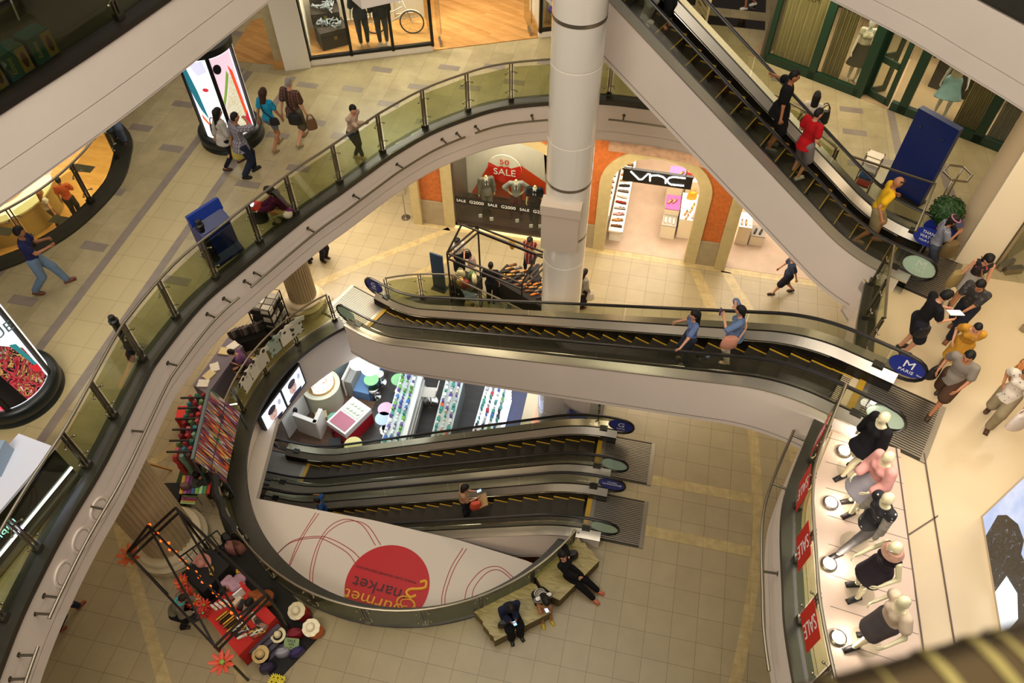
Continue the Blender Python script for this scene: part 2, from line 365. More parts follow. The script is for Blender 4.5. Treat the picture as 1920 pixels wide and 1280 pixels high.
# --- mezzanine slab
b = MB(); b.prism([(-27, -10), (14, -10), (14, 20), (-27, 20)], ZM-.3, ZM, 0, holes=[MV, LV], ms=1)
for x0, x1, mi in ((-12.30, -12.10, 3), (-12.1, -11.02, 2), (-11.02, -10.84, 3)):
    b.prism([(x0, -10), (x1, -10), (x1, 8.9), (x0, 8.9)], ZM, ZM+.003, mi)
for k in range(10):                                     # grey inlays of the pattern
    for j in range(8):
        x, y = -18.2+j*1.16+(.58 if k % 2 else 0), -3.5+k*1.75+(j % 2)*.6
        if x+.58 < -12.35: b.prism([(x, y), (x+.58, y), (x+.58, y+.24), (x, y+.24)], ZM, ZM+.003, 3)
for x, y in ((-10.65, -.6), (-10.7, 1.2), (-10.55, 4.4), (-9.6, 5.2), (-9.0, 6.6), (-9.9, 7.0), (-9.45, 8.6), (-8.3, 8.15), (-8.98, 9.62), (-7.75, 9.05), (-7.1, 7.6), (-7.2, 10.1), (-6.4, 9.3), (-6.0, 10.4), (-5.3, 9.8), (-4.6, 10.9), (-10.7, 8.5), (-10.6, 6.3),
             (1.9, 10.3), (2.6, 9.2), (3.45, 10.4), (3.49, 9.45), (3.55, 8.2), (3.3, 7.4), (4.35, 8.4), (1.7, 11.4), (.6, 11), (-.4, 12.1)):
    b.prism([(x, y), (x+.58, y), (x+.58, y+.22), (x, y+.22)], ZM, ZM+.003, 3)
b.prism([(4.62, 11), (4.8, 11), (4.95, 7.5), (4.75, 7.5)], ZM, ZM+.003, 3); b.prism([(5.55, 9.6), (5.75, 9.6), (6.05, 6.4), (5.85, 6.4)], ZM, ZM+.003, 3)
for y0, y1 in ((13.95, 14.45), (14.95, 15.9)): b.prism([(-.9, y0), (1.5, y0), (1.5, y1), (-.9, y1)], ZM, ZM+.004, 4)
b.prism([(2.0, -9.5), (13, -9.5), (13, 5.0), (5.6, 5.0), (5.3, 5.9), (4.95, 6.5), (4.6, 6.2), (4.3, 6.0), (3.66, 4.6), (3.82, 4.3), (3.6, 3.2), (3.48, 2.3), (3.32, 2.1), (2.75, .7)]+[(p.x+.01, p.y) for p in RCAP[1:-1]], ZM, ZM+.004, 5)
struct(b, 'floor_mezzanine', [TM, WHITE, TMB, TMG, mat('1d1512', .12, name='dark_polished_stone'), TMR])
b = MB(); b.prism([(-27, -10), (14, -10), (14, 20), (-27, 20)], 4.78, 4.86, 0, holes=[MV, LV]); struct(b, 'ceiling_mezzanine', WHITE)
b = MB(); b.strip(MV, 4.8, ZM-.05, 0, True, smooth=False); inn = offset(RING, .03)
b.strip(inn, 4.83, 5.1, 0); b.strip(inn, 5.11, ZM-.08, 0)
inn = offset(RCAP, -.03); b.strip(inn, 4.83, 5.1, 0); b.strip(inn, 5.11, ZM-.08, 0); struct(b, 'trim_3', [WHITE])
b = MB(); b.strip(LV, 4.8, ZM-.05, 0); struct(b, 'trim_4', [WHITE])
b = MB(); b.prism(offset(RING, .06)+offset(RING, -.28)[::-1], ZM-.06, ZM+.06, 0); b.prism(offset(RCAP, -.06)+offset(RCAP, .26)[::-1], ZM-.06, ZM+.06, 0)
p = MSIDE[1:4]; b.prism(offset(p, .05)+offset(p, -.3)[::-1], ZM-.06, ZM+.06, 0); p = MSIDE[5:]+[RING[0]]; b.prism(offset(p, .05)+offset(p, -.2)[::-1], ZM-.06, ZM+.06, 0)
b.prism(offset(LV, -.06)+offset(LV, .36)[::-1], ZM-.06, ZM+.06, 0); struct(b, 'trim_5', [KERB])
p = RING[:19]; b = MB(); b.strip(offset(p, -.25), 4.25, 4.8, 0); struct(b, 'trim_6', [MARB])
# --- level above: two stretches of its edge
L1 = spline([(-11.2, -6), (-10.6, -2.4), at(0, 205, Z1), at(168, 97, Z1), at(309, 0, Z1), (-8.75, 5.6), (-8.3, 8.2), (-8.2, 10)], 5)
b = MB(); b.prism([(p.x, p.y) for p in L1]+[(-18, 10), (-18, -6)], Z1-.25, Z1, 1); b.strip(L1, Z1-1.2, Z1-.04, 0)
q = offset(L1, -.02); b.strip(q, Z1-1.17, Z1-.72, 0); b.strip(q, Z1-.71, Z1-.05, 0); b.prism([(p.x, p.y) for p in L1]+[(-18, 10), (-18, -6)], Z1-1.22, Z1-1.2, 0)
struct(b, 'trim_7', [WHITE, KERB])
R1 = spline([(-.3, 9.2), (.6, 8.5), at(1560, 0, Z1-1.2), at(1700, 72, Z1-1.2), at(1800, 133, Z1-1.2), at(1920, 207, Z1-1.2), (5.7, 3.2), (6.2, 1.8)], 5)
b = MB(); b.prism([(p.x, p.y) for p in R1]+[(9, 1.8), (9, 9.2)], Z1-.2, Z1, 1); b.strip(R1, Z1-1.2, Z1-.04, 0); q = offset(R1, -.02); b.strip(q, Z1-1.17, Z1-.85, 0); b.strip(q, Z1-.84, Z1-.05, 0)
b.prism([(p.x, p.y) for p in R1]+[(9, 1.8), (9, 9.2)], Z1-1.22, Z1-1.2, 0); struct(b, 'trim_8', [WHITE, KERB])
t = at(679, 17.5, Z1-1.2); b = MB(); b.prism([(t.x, t.y), (t.x+1.5, t.y+1.1), (t.x+.2, t.y+3), (t.x-1.2, t.y+1.1)], Z1-1.2, Z1, 0); struct(b, 'trim_9', [WHITE])
# --- kerb caps of the upper level
b = MB(); b.prism(offset(L1, -.05)+offset(L1, .35)[::-1], Z1-.04, Z1+.05, 0); struct(b, 'trim_10', [mat('1c1814', .4, name='near_black_stone')])
# --- basement
b = MB(); b.prism([(-24, -6), (-9.2, -6), (-9.2, 16), (-24, 16)], ZB-.3, ZB, 0); b.prism([(-9.2, -6), (-4.7, -6), (-4.7, 16), (-9.2, 16)], ZB-.3, ZB, 1); b.prism([(-4.7, -6), (10, -6), (10, 16), (-4.7, 16)], ZB-.3, ZB, 2)
struct(b, 'floor_basement', [WOODB, wood_mat('dark_basement_wood', '3b342d', '2c2722', 1.4, .14), tile_mat('blue_grey_floor', '4a4a6a', '454564', '34344c', .6, .06, .5, rough=.3)])
b = MB(); b.box((-1.0, 7.5, -3.2), (.2, 6, 3.0)); struct(b, 'wall_basement', [mat('cfc6bd', .6, name='basement_plaster')])
# --- the ground-floor shop wall at y = 10.25
WY = 10.25
ORANGE = mat('b3612a', .55, var=.18, vscale=9, name='orange_stucco'); CREAM = mat('b9a878', .55, var=.08, vscale=5, name='cream_stone'); BASE = mat('9a8b6d', .5, var=.1, vscale=4, name='taupe_stone')
def xa(px, py, z): return at(px, py, z).x
def arch(name, x0, x1, spring, rise, xl, xr, top=4.8):
    """stucco wall from xl to xr with a round-headed opening x0..x1 and a cream stone surround"""
    b = MB(); n = 20; w = .36; xm, hw = (x0+x1)/2, (x1-x0)/2
    hd = lambda hw, s, k: [(xm+hw*math.cos(PI*(1-i/n)), s+k*math.sin(PI*i/n)) for i in range(n+1)]
    inner = [(x0, 0)]+hd(hw, spring, rise)+[(x1, 0)]; outer = [(x0-w, 0)]+hd(hw+w, spring, rise+w*.8)+[(x1+w, 0)]
    def xz(poly, y0, y1, m):
        k = len(poly); vs = [(x, y0, z) for x, z in poly]+[(x, y1, z) for x, z in poly]; tr = tessellate_polygon([[Vector((x, z, 0)) for x, z in poly]])
        b.add(vs, [tuple(t) for t in tr]+[tuple(i+k for i in t) for t in tr]+[(i, (i+1) % k, k+(i+1) % k, k+i) for i in range(k)], m)
    xz(outer+inner[::-1], WY-.06, WY+.35, 1)
    xz([(xl, 1.02), (xl, top), (xr, top), (xr, 1.02), (x1+w, 1.02)]+outer[::-1][1:-1]+[(x0-w, 1.02)], WY, WY+.3, 0)
    for a, c in ((xl, x0-w), (x1+w, xr)):
        if c-a > .05: b.box(((a+c)/2, WY+.13, .5), (c-a, .34, 1.0), m=2)
    struct(b, name, [ORANGE, CREAM, BASE])
arch('wall_back', -2.12, .48, 2.75, 1.15, -4.0, 1.42)
arch('wall_back', -7.12, -3.75, 2.9, .95, -8.35, -4.0+.0)
b = MB(); b.box((1.6, WY+.1, 2.4), (.34, .5, 4.8), m=0); b.box((-8.4, WY+.1, 2.4), (.3, .5, 4.8), m=0); struct(b, 'pillar', [CREAM])
# shop rooms behind
SHOPF = mat('a8917c', .4, var=.06, vscale=3, name='shop_carpet'); SHOPW = mat('efe6d8', .6, name='shop_white')
b = MB(); b.prism([(-3.6, 10.28), (7.5, 10.28), (7.5, 17), (-3.6, 17)], -.02, .006, 0); struct(b, 'floor_shoe_shop', [SHOPF])
b = MB(); b.box((-2.62, 13.4, 2.2), (.1, 5.8, 4.4)); b.box((1.5, 16.3, 2.2), (9, .1, 4.4)); b.box((6.9, 13.4, 2.2), (.1, 5.8, 4.4)); struct(b, 'wall_shoe_shop', [SHOPW])
b = MB(); b.prism([(-2.6, 10.7), (6.9, 10.7), (6.9, 16.3), (-2.6, 16.3)], 4.5, 4.6); struct(b, 'ceiling_shoe_shop', [SHOPW])
# glowing passage left of the shops
b = MB(); b.box((-11.4, 13.6, 2.3), (.1, 6.6, 4.6)); b.box((-10, 16.9, 2.3), (4, .1, 4.6)); struct(b, 'wall_passage', [SHOPW])
# left shop seen through the small void
b = MB(); b.prism([(-27, 3), (-15.5, 3), (-15.5, 17), (-27, 17)], .002, .02); struct(b, 'floor_left_shop', [wood_mat('bright_wood', 'd9a25c', 'cc9450', 1.8, .2)])
# --- columns
def colz(y0, px, py): 
    d = ray(px, py); h = Vector((d.x, d.y)); k = Vector((CPX-CAM.x, y0-CAM.y)); t = k.dot(h)/h.dot(h); return CAM.z+d.z*t
CPX, CPY, CR = -2.81, 5.66, .52
GLOSS = mat('ebe3d6', .14, .0, coat=.5, name='gloss_enamel'); b = MB()
rings = [(colz(CPY-CR, 1085, y), k) for y, k in ((52, 2), (140, 1), (283, 1), (362, 2), (460, 2), (508, 1), (585, 1), (742, 1), (785, 1))]
prof = [(CR, ZB)]
for z, k in sorted(rings): h = .02*k; prof += [(CR, z-h), (CR-.02, z-h+.004), (CR-.02, z+h-.004), (CR, z+h)]
prof += [(CR, 15.5)]; b.lathe(prof, (CPX, CPY, 0), 48)
for z, k in rings:
    if k == 2: b.lathe([(CR-.018, z-.035), (CR+.006, z-.03), (CR+.006, z+.03), (CR-.018, z+.035)], (CPX, CPY, 0), 48, 1)
struct(b, 'column', [GLOSS, STEEL])
z0, z1 = colz(CPY-CR-.1, 1056, 470), colz(CPY-CR-.1, 1056, 398)
bx = thing('junction_box', 'pale square casing boxed around the white round column', 'casing', (CPX, CPY-CR, z0), 0)
b = MB(); b.box((CPX-.06, CPY-.48, (z0+z1)/2-.06), (.86, .34, z1-z0-.12)); b.build('casing', mat('d5c3ae', .5, name='casing_paint'), bx)
b = MB(); b.box((CPX-.06, CPY-.48, z1+.02), (.92, .40, .26)); b.build('casing_lid', mat('d5c3ae', .5, name='casing_paint'), bx)
rc = at(1803, 415, ZM); b = MB(); b.lathe([(.5, 0), (.5, 6)], (6.05, 5.95, ZM), 40); struct(b, 'column', [mat('c9b493', .45, name='cream_column')])
w1, w2 = at(1789, 492, ZM), at(1861, 500, ZM); w3 = w1+Vector((.55, .75, 0)); u = (w2-w1)
b = MB(); b.prism([(w1.x, w1.y), (w2.x, w2.y), (w2.x+.5, w2.y+1.4), (w1.x+.5, w1.y+1.4)], ZM, ZM+4.6); struct(b, 'wall_right', [mat('e6d9bf', .5, name='cream_wall')])
def fluted(c, r, base, z0, z1, nm='column'):
    b = MB(); n = 256; vs = []; fs = []
    for z in (z0+.5, z1):
        for j in range(n):
            t = 2*PI*j/n; q = r*(1-.075*(.5+.5*math.cos(32*t))); vs.append((c[0]+q*math.cos(t), c[1]+q*math.sin(t), z))
    for j in range(n): fs.append((j, (j+1) % n, n+(j+1) % n, n+j))
    b.add(vs, fs); k = base
    b.lathe([(k, 0), (k, .12), (k-.03, .14), (k+.02, .2), (k+.02, .26), (k-.05, .33), (k-.12, .36), (k-.06, .42), (k-.09, .47), (r+.02, .5), (r-.03, .5)], (c[0], c[1], z0), 64, 1)
    struct(b, nm, [mat('b5a17c', .5, var=.05, vscale=3, name='fluted_stone'), mat('c9b997', .4, name='base_stone')])
fluted((-10.95, -2.1), .62, .86, 0, 4.8); fluted((-10.72, 5.9), .42, .62, 0, 4.8)
DECK = mat('b8b0a2', .27, .7, name='deck_steel')
TUBE = mat('8d8574', .36, 1., name='satin_steel_tube')
# ================================================================== escalators
YEL = mat('b08a1c', .5, name='yellow_paint'); TREAD = mat('3b352c', .45, .6, name='step_metal'); RISER = mat('1f1b16', .5, .4, name='riser_metal')
SKIRT = mat('191512', .3, .3, name='black_skirt'); PLATE = mat('8a8478', .38, .9, name='ribbed_plate'); PLATED = mat('3a352e', .5, .6, name='plate_grooves')
BLUE = mat('1b2c86', .35, name='sign_blue'); PALE = mat('a9c4ae', .3, name='pale_sign_back'); SIGNW = mat('eeeeea', .4, name='sign_white')
def escalator(label, th, nc, tb, tt, zb, zt, hw, bot, top, signs, group=None, nose=False):
    d = Vector((math.cos(math.radians(th)), math.sin(math.radians(th)), 0)); nv = Vector((-d.y, d.x, 0))
    if nv.y < 0: nv = -nv
    P = lambda t, n, z: d*t+nv*(nc+n)+Vector((0, 0, z))
    s = (zt-zb)/(tt-tb); w = .75
    def zs(t):
        if t < tb-w: return zb
        if t < tb+w: return zb+s*(t-tb+w)**2/(4*w)
        if t > tt+w: return zt
        if t > tt-w: return zt-s*(tt+w-t)**2/(4*w)
        return zb+s*(t-tb)
    def line(a, c, n=14):
        ts = sorted(set([a, c]+[x for x in [tb-w+2*w*i/n for i in range(n+1)]+[tt-w+2*w*i/n for i in range(n+1)] if a < x < c])); return ts
    (cb, nb, eb), (ct, ntp, et) = bot, top                     # comb, newel centre, end of landing plate
    root = thing('escalator', label, 'escalator', P(tb, 0, zb), 0, group)
    # cladding
    b = MB(); ts = line(cb-.35, ct+.35)
    for sg in (-1, 1):
        n0, n1 = sg*(hw+.25), sg*(hw+.21); A = []
        for t in ts:
            zz = zs(t); lo = zz-.98
            if t < tb+.2: lo = max(lo, zb-.98)
            A.append((t, zz+.36, lo))
        vs = [P(t, n0, z) for t, z, _ in A]+[P(t, n0, z) for t, _, z in A]+[P(t, n1, z) for t, z, _ in A]+[P(t, n1, z) for t, _, z in A]; k = len(A)
        fs = []
        for i in range(k-1): fs += [(i, i+1, k+i+1, k+i), (2*k+i, 3*k+i, 3*k+i+1, 2*k+i+1), (i, 2*k+i, 2*k+i+1, i+1)]
        b.add(vs, fs)
    lo = [(t, zs(t)-.98) for t in ts]; vs = [P(t, -hw-.25, z) for t, z in lo]+[P(t, hw+.25, z) for t, z in lo]; k = len(lo)
    b.add(vs, [(i, k+i, k+i+1, i+1) for i in range(k-1)])
    vs = [P(t, -hw-.25, z+.06) for t, z in lo]+[P(t, hw+.25, z+.06) for t, z in lo]; b.add(vs, [(i, k+i, k+i+1, i+1) for i in range(k-1)])
    for t in (ts[0], ts[-1]): b.add([P(t, -hw-.25, zs(t)-.98), P(t, hw+.25, zs(t)-.98), P(t, hw+.25, zs(t)-.05), P(t, -hw-.25, zs(t)-.05)], [(0, 1, 2, 3)])
    b.build('truss_cladding', WHITE, root)
    b = MB()                                                   # thin groove line low on the cladding
    for sg in (-1, 1):
        q = [P(t, sg*(hw+.253), zs(t)-.86) for t in ts]; b.tube(q, .008, 4, 0, smooth=False)
    b.build('cladding_joint', mat('6a5f55', .6, name='joint_grey'), root)
    # decks and skirts, handrails, glass, discs
    for sg in (-1, 1):
        b = MB(); ts2 = line(nb+.05, ntp-.05)
        def rail(n0, z0, n1, z1, m): 
            vs = [P(t, sg*n0, zs(t)+z0) for t in ts2]+[P(t, sg*n1, zs(t)+z1) for t in ts2]; k = len(ts2); b.add(vs, [(i, i+1, k+i+1, k+i) for i in range(k-1)], m)
        rail(hw+.02, .40, hw+.255, .37, 0); rail(hw+.255, .37, hw+.255, .33, 0); rail(hw-.02, .40, hw-.17, .27, 0); rail(hw-.17, .27, hw-.18, .23, 1); rail(hw-.18, .23, hw-.19, -.08, 1)
        for t, e in ((nb+.05, -1), (ntp-.05, 1)):
            z = zs(t); b.add([P(t, sg*(hw+.255), z), P(t, sg*(hw+.255), z+.37), P(t, sg*(hw+.02), z+.40), P(t, sg*(hw-.17), z+.27), P(t, sg*(hw-.19), z)], [(0, 1, 2, 3, 4)], 1)
        b.build('deck', [DECK, SKIRT], root)
        b = MB(); q = [P(t, sg*(hw-.185), zs(t)+.245) for t in ts2 if tb-.6 < t < tt+.6]; b.tube(q, .012, 6, 0); b.build('skirt_strip', CHROME, root)
        b = MB(); q = [P(t, sg*hw, zs(t)+.405) for t in ts2]; b.tube(q, .016, 6, 0); b.build('glass_channel', RUBBER, root)
        # handrail loop
        R = .31; q = []
        for i in range(9): a = -PI/2-PI*(i/8)*1.0; q.append((nb+R*math.cos(a)*1.15, zb+.62+R*math.sin(a)))
        lo = [(nb+.42, zb+.36)]
        q = lo+q; tl = [t for t in line(nb+.1, ntp-.1)]
        q += [(t, zs(t)+.95-(.02 if t < tb else 0)) for t in tl]
        e = []
        for i in range(9): a = PI/2-PI*(i/8); e.append((ntp+R*math.cos(a)*1.15, zt+.62+R*math.sin(a)))
        q += e+[(ntp-.42, zt+.36)]
        b = MB(); b.tube([P(t, sg*hw, z) for t, z in q], .042, 8, 0, ry=.03); b.build('handrail', RUBBER, root)
        for t, z in ((nb+.42, zb), (ntp-.42, zt)): b = MB(); b.box(P(t, sg*hw, z+.2), (.22, .16, .44), math.atan2(d.y, d.x), taper=.9); b.build('handrail_inlet', RUBBER, root)
        # glass
        np_ = 5; cuts = [nb-.2]+[nb+.35+(ntp-nb-.7)*i/np_ for i in range(np_+1)]+[ntp+.2]
        for i in range(len(cuts)-1):
            tq = line(cuts[i]+.01, cuts[i+1]-.01); k = len(tq); vs = []
            end = (i == 0) or (i == len(cuts)-2)
            for off in (-.006, .006):
                vs += [P(t, sg*hw+off, zs(t)+(.41 if not end else .36)) for t in tq]; vs += [P(t, sg*hw+off, zs(t)+(.93 if not end else .88)) for t in tq]
            fs = []
            for j in range(k-1): fs += [(j, j+1, k+j+1, k+j), (2*k+j, 3*k+j, 3*k+j+1, 2*k+j+1), (k+j, k+j+1, 3*k+j+1, 3*k+j)]
            b = MB(); b.add(vs, fs); b.build('glass_panel', ESCG, root)
    # signs on the newels
    for end, sg, kind, txt in signs:
        t, z = (nb, zb+.66) if end == 'b' else (ntp, zt+.66)
        t += (-.02 if end == 'b' else .02); c = P(t, sg*hw, z); face = 0
        b = MB(); n = 32; vs = []
        for o in (-.014, .014): vs += [c+d*(.335*math.cos(2*PI*j/n))+Vector((0, 0, .245*math.sin(2*PI*j/n)))+nv*o for j in range(n)]
        b.add(vs, [tuple(range(n))[::-1], tuple(range(n, 2*n))]+[(j, (j+1) % n, n+(j+1) % n, n+j) for j in range(n)])
        o = b.build('floor_sign', BLUE if kind == 'blue' else PALE, root)
        right = d if (d.cross(Vector((0, 0, 1)))).dot(-nv) > 0 else -d
        for ln, sz, dz, dx in txt:
            M = basis(c-nv*.018+Vector((0, 0, dz))+right*dx, right, (0, 0, 1)); text(ln, sz, M, SIGNW if kind == 'blue' else mat('c3d3c4', .3, name='faded_sign_letter'), o, depth=.004)
    # landing plates and combs
    rz = math.atan2(d.y, d.x); W = 2*hw+.1
    for a, c, z in ((eb, cb, zb), (ct, et, zt)):
        b = MB(); b.box(P((a+c)/2, 0, z+.008), (abs(c-a), W, .016), rz, 1)
        nb_ = 24
        for i in range(nb_): b.box(P((a+c)/2, -W/2+.05+(W-.1)*(i+.5)/nb_, z+.02), (abs(c-a)-.12, (W-.1)/nb_*.58, .012), rz, 0)
        b.box(P(a+.05, 0, z+.019), (.1, W, .012), rz, 0); b.box(P(c-.05, 0, z+.019), (.1, W, .012), rz, 0); b.build('landing_plate', [PLATE, PLATED], root)
    for t, z in ((cb+.05, zb), (ct-.05, zt)): b = MB(); b.box(P(t, 0, z+.03), (.12, 2*hw-.36, .02), rz, 0); b.build('comb', YEL, root)
    # steps
    run = .40/1.0; n = int((ct-cb)/run); w2 = hw-.2
    for i in range(n):
        t = cb+.12+run*i; t2 = t+run; tm = t+run/2; z = zs(tm)
        if t2 > ct-.05: break
        zp = zs(tm-run); b = MB(); b.box(P(tm, 0, z-.02), (run-.006, 2*w2, .04), rz, 0)
        if z-zp > .01: b.box(P(t+.004, 0, (z+zp)/2-.02), (.02, 2*w2, z-zp+.01), rz, 1)
        for k in range(18): b.box(P(tm, -w2+.05+(2*w2-.1)*(k+.5)/18, z+.002), (run-.03, .022, .008), rz, 0)
        st = b.build('step', [TREAD, RISER], root, fix=False)
        b = MB(); b.box(P(tm, w2-.02, z+.004), (run, .035, .012), rz)
        if nose: b.box(P(t+.012, 0, z+.004), (.022, 2*w2, .012), rz)
        b.build('yellow_edge', YEL, st, fix=False)
    return P, zs, root
GMP, GMZ, _e = escalator('escalator rising from the ground floor to the mezzanine, M PARIS disc at its top', -21, 2.39, -9.17, 1.45, 0, ZM, .645, (-10.0, -10.42, -11.5), (2.75, 3.22, 4.17),
    [('b', 1, 'blue', [('G', .26, .03, 0), ('ROME', .07, -.13, 0)]), ('t', 1, 'blue', [('M', .27, .06, 0), ('PARIS', .11, -.11, 0), ('floor', .05, -.1, .24)]), ('b', -1, 'pale', []), ('t', -1, 'pale', [])])
M1P, M1Z, _e = escalator('escalator from the mezzanine up towards the top left, people riding down', 156.5, 6.45, -1.25, 8.28, ZM, Z1, .65, (-1.9, -2.45, -3.2), (8.9, 9.3, 10.4),
    [('b', -1, 'pale', [('M', .27, .06, 0), ('PARIS', .1, -.11, 0)]), ('b', 1, 'blue', [])], nose=True)
BSW = [('WARNING', .1, .0, 0), ('children', .045, .09, 0), ('hold on', .045, -.1, 0)]
B1P, B1Z, _e = escalator('far one of the twin escalators down to the basement, G ROME disc', 0, 2.62, -10.0, -1.7, ZB, ZG, .59, (-10.6, -11.4, -12.1), (-1.1, -.7, .31),
    [('t', 1, 'blue', [('G', .26, .03, 0), ('ROME', .08, -.14, 0)]), ('t', -1, 'pale', [])])
B2P, B2Z, _e = escalator('near one of the twin escalators to the basement, two people riding', 0, .87, -10.0, -1.7, ZB, ZG, .59, (-10.6, -11.4, -12.1), (-1.1, -.7, .31),
    [('t', 1, 'blue', [('WARNING', .1, .0, 0), ('CHILDREN', .05, .1, 0)]), ('t', -1, 'pale', [])])
# ================================================================== glass railings
def project(poly, p):
    best = None
    for i in range(len(poly)-1):
        a, c = Vector(poly[i][:2]), Vector(poly[i+1][:2]); e = c-a; k = max(0, min(1, (Vector(p[:2])-a).dot(e)/max(e.length_squared, 1e-9))); q = a+e*k; D = (q-Vector(p[:2])).length
        if best is None or D < best[0]: best = (D, i, k, q)
    return best
def sub(poly, p, q):
    a, c = project(poly, p), project(poly, q)
    if (a[1], a[2]) > (c[1], c[2]): a, c = c, a
    return [Vector((a[3].x, a[3].y, 0))]+[Vector((v[0], v[1], 0)) for v in poly[a[1]+1:c[1]+1]]+[Vector((c[3].x, c[3].y, 0))]
def railing(path, z, n, label, h=1.12, side=1, glass=GLASS, posts=None, top=True, group=None):
    path = [Vector((p[0], p[1], 0)) for p in path]; pp = posts or resample(path, n)
    root = thing('glass_railing', label, 'railing', (pp[0].x, pp[0].y, z), 0, group)
    if top: b = MB(); b.tube([Vector((p.x, p.y, z+h)) for p in path], .027, 8); b.build('handrail', TUBE, root)
    for i, p in enumerate(pp):
        a = pp[max(i-1, 0)]; c = pp[min(i+1, len(pp)-1)]; t = (c-a).normalized(); nn = Vector((-t.y, t.x, 0))*side; rz = math.atan2(t.y, t.x); b = MB()
        for o in (-.035, .035): b.bar(p+t*o+nn*.05+Vector((0, 0, z+.03)), p+t*o+nn*.02+Vector((0, 0, z+h-.03)), .05, .026, hint=t)
        b.box(p+nn*.05+Vector((0, 0, z+.06)), (.14, .12, .1), rz); b.build('post', DKSTEEL, root)
        b = MB(); b.tube([p+nn*.03+Vector((0, 0, z+.3)), p+nn*.03+Vector((0, 0, z+.88))], .008, 6)
        for zz in (.3, .82):
            for o in (-1, 1):
                e = p+t*o*.14-nn*.0+Vector((0, 0, z+zz)); b.tube([p+nn*.03+Vector((0, 0, z+zz+.05)), p+t*o*.09+nn*.04+Vector((0, 0, z+zz+.01)), e], .011, 6); b.ell(e, .026, 8, k=5)
        b.build('glass_clamp', STEEL, root)
    for a, c in zip(pp, pp[1:]):
        t = (c-a).normalized(); nn = Vector((-t.y, t.x, 0)); a2, c2 = a+t*.07, c-t*.07; b = MB()
        b.slab(a2-nn*.006+Vector((0, 0, z+.08)), c2-a2, (0, 0, h-.2), nn*.012); b.build('glass_panel', glass, root)
    return root
ring_rail = offset(RING, -.10)
mp = [project(ring_rail, at(x, y, ZM+.06))[3] for x, y in ((1140, 193), (1065, 187), (961, 197), (882, 213), (806, 247), (729, 293), (649, 350), (566, 407), (497, 460), (420, 530), (353, 603), (288, 680), (215, 782), (150, 872), (75, 1030), (10, 1160))]
mp = [Vector((p.x, p.y, 0)) for p in mp]
railing(sub(ring_rail, (2.3, 8.2), mp[0])[::1], ZM+.06, 4, 'glass railing of the ring balcony hidden partly behind the tall escalator', side=-1)
railing(sub(ring_rail, mp[0], mp[-1]), ZM+.06, 0, 'long curved glass railing along the edge of the ring balcony', side=-1, posts=mp)
cap_rail = offset(RCAP, .12)
railing(sub(cap_rail, (2.9, .6), (3.3, -8)), ZM+.06, 9, 'curved glass railing in front of the five mannequins', side=1)
railing(offset(MSIDE[1:4], -.12)[::1], ZM+.06, 2, 'short curved glass railing between the two mezzanine escalators', side=1)
railing([at(1505, 232, ZM+1.1), at(1567, 283, ZM+1.1)], ZM+.06, 1, 'short glass railing panel beside the red-shirted rider', side=1)
railing([at(1590, 297, ZM+1.1), at(1751, 350, ZM+1.1), at(1713, 440, ZM+1.1)], ZM+.06, 2, 'glass railing in front of the tall blue panel', side=1, posts=[at(1590, 297, ZM+1.1), at(1650, 318, ZM+1.1), at(1751, 350, ZM+1.1), at(1713, 440, ZM+1.1)])
gr = offset([gc(-27-k*3) for k in range(0, 37)], .0); gr = [gc(-27-k*3, 5.08) for k in range(0, 66)]
gr = [p for p in gr]
railing([gc(a, 5.08) for a in range(-27, -225, -3)], .06, 13, 'curved glass railing round the basement opening, benches and stalls behind', side=-1)
railing([gc(a, 4.95) for a in range(118, 93, -4)]+[Vector((-5.9, 6.82, 0)), Vector((-4.6, 6.37, 0)), Vector((-3.45, 5.93, 0))], .06, 5, 'glass railing by the shoe stall, bent towards the white column', side=1)
railing([Vector((-1.35, 4.9, 0)), Vector((-1.35, 3.55, 0))], .06, 1, 'short glass railing under the long escalator beside the G ROME disc', side=1)
lr = offset(LV, .12); railing(sub(lr, (-17.5, 7.6), (-18, -1.2)), ZM+.06, 8, 'glass railing round the small opening on the far left', side=-1)
railing(offset(L1, .12), Z1+.05, 6, 'dark glass railing of the level above at top left', side=1)
# tubular rails on the white edge of the balcony
def edge_rail(pa, pb, br, poly, off, label, z=5.66, group='tubular rails on the white balcony edge'):
    line_ = offset(poly, off); base = poly; q = sub(line_, at(*pa, z), at(*pb, z)); q = resample(q, max(2, int(len(q)*1.2)))
    root = thing('edge_rail', label, 'rail', (q[0].x, q[0].y, z), 0); b = MB(); b.tube([Vector((p.x, p.y, z)) for p in q], .028, 8); b.build('tube', TUBE, root)
    for px in br:
        e = project(line_, at(*px, z)); f = project(base, e[3]); b = MB(); A = Vector((e[3].x, e[3].y, z)); B = Vector((f[3].x, f[3].y, z+.0)); dn = (A-B).normalized(); b.tube([B, A], .022, 8); b.tube([B-dn*.01, B+dn*.03], .05, 12); b.build('bracket', DKSTEEL, root)
edge_rail((893, 252), (1060, 222), [(905, 252), (1000, 228)], RING, .28, 'tubular rail left of the white column under the ring balcony')
edge_rail((1141, 223), (1250, 244), [(1168, 226)], RING, .28, 'tubular rail right of the white column under the ring balcony')
edge_rail((877, 262), (483, 546), [(870, 264), (845, 276), (760, 318), (678, 375), (592, 437), (505, 526), (487, 543)], RING, .28, 'long tubular rail on the middle of the ring balcony edge')
edge_rail((465, 567), (98, 1160), [(452, 578), (428, 606), (357, 692), (278, 810), (196, 955), (112, 1120), (104, 1152)], RING, .28, 'long tubular rail on the left of the ring balcony edge')
edge_rail((78, 1212), (35, 1290), [(70, 1228), (52, 1272)], RING, .28, 'shortest tubular rail at the bottom left corner')
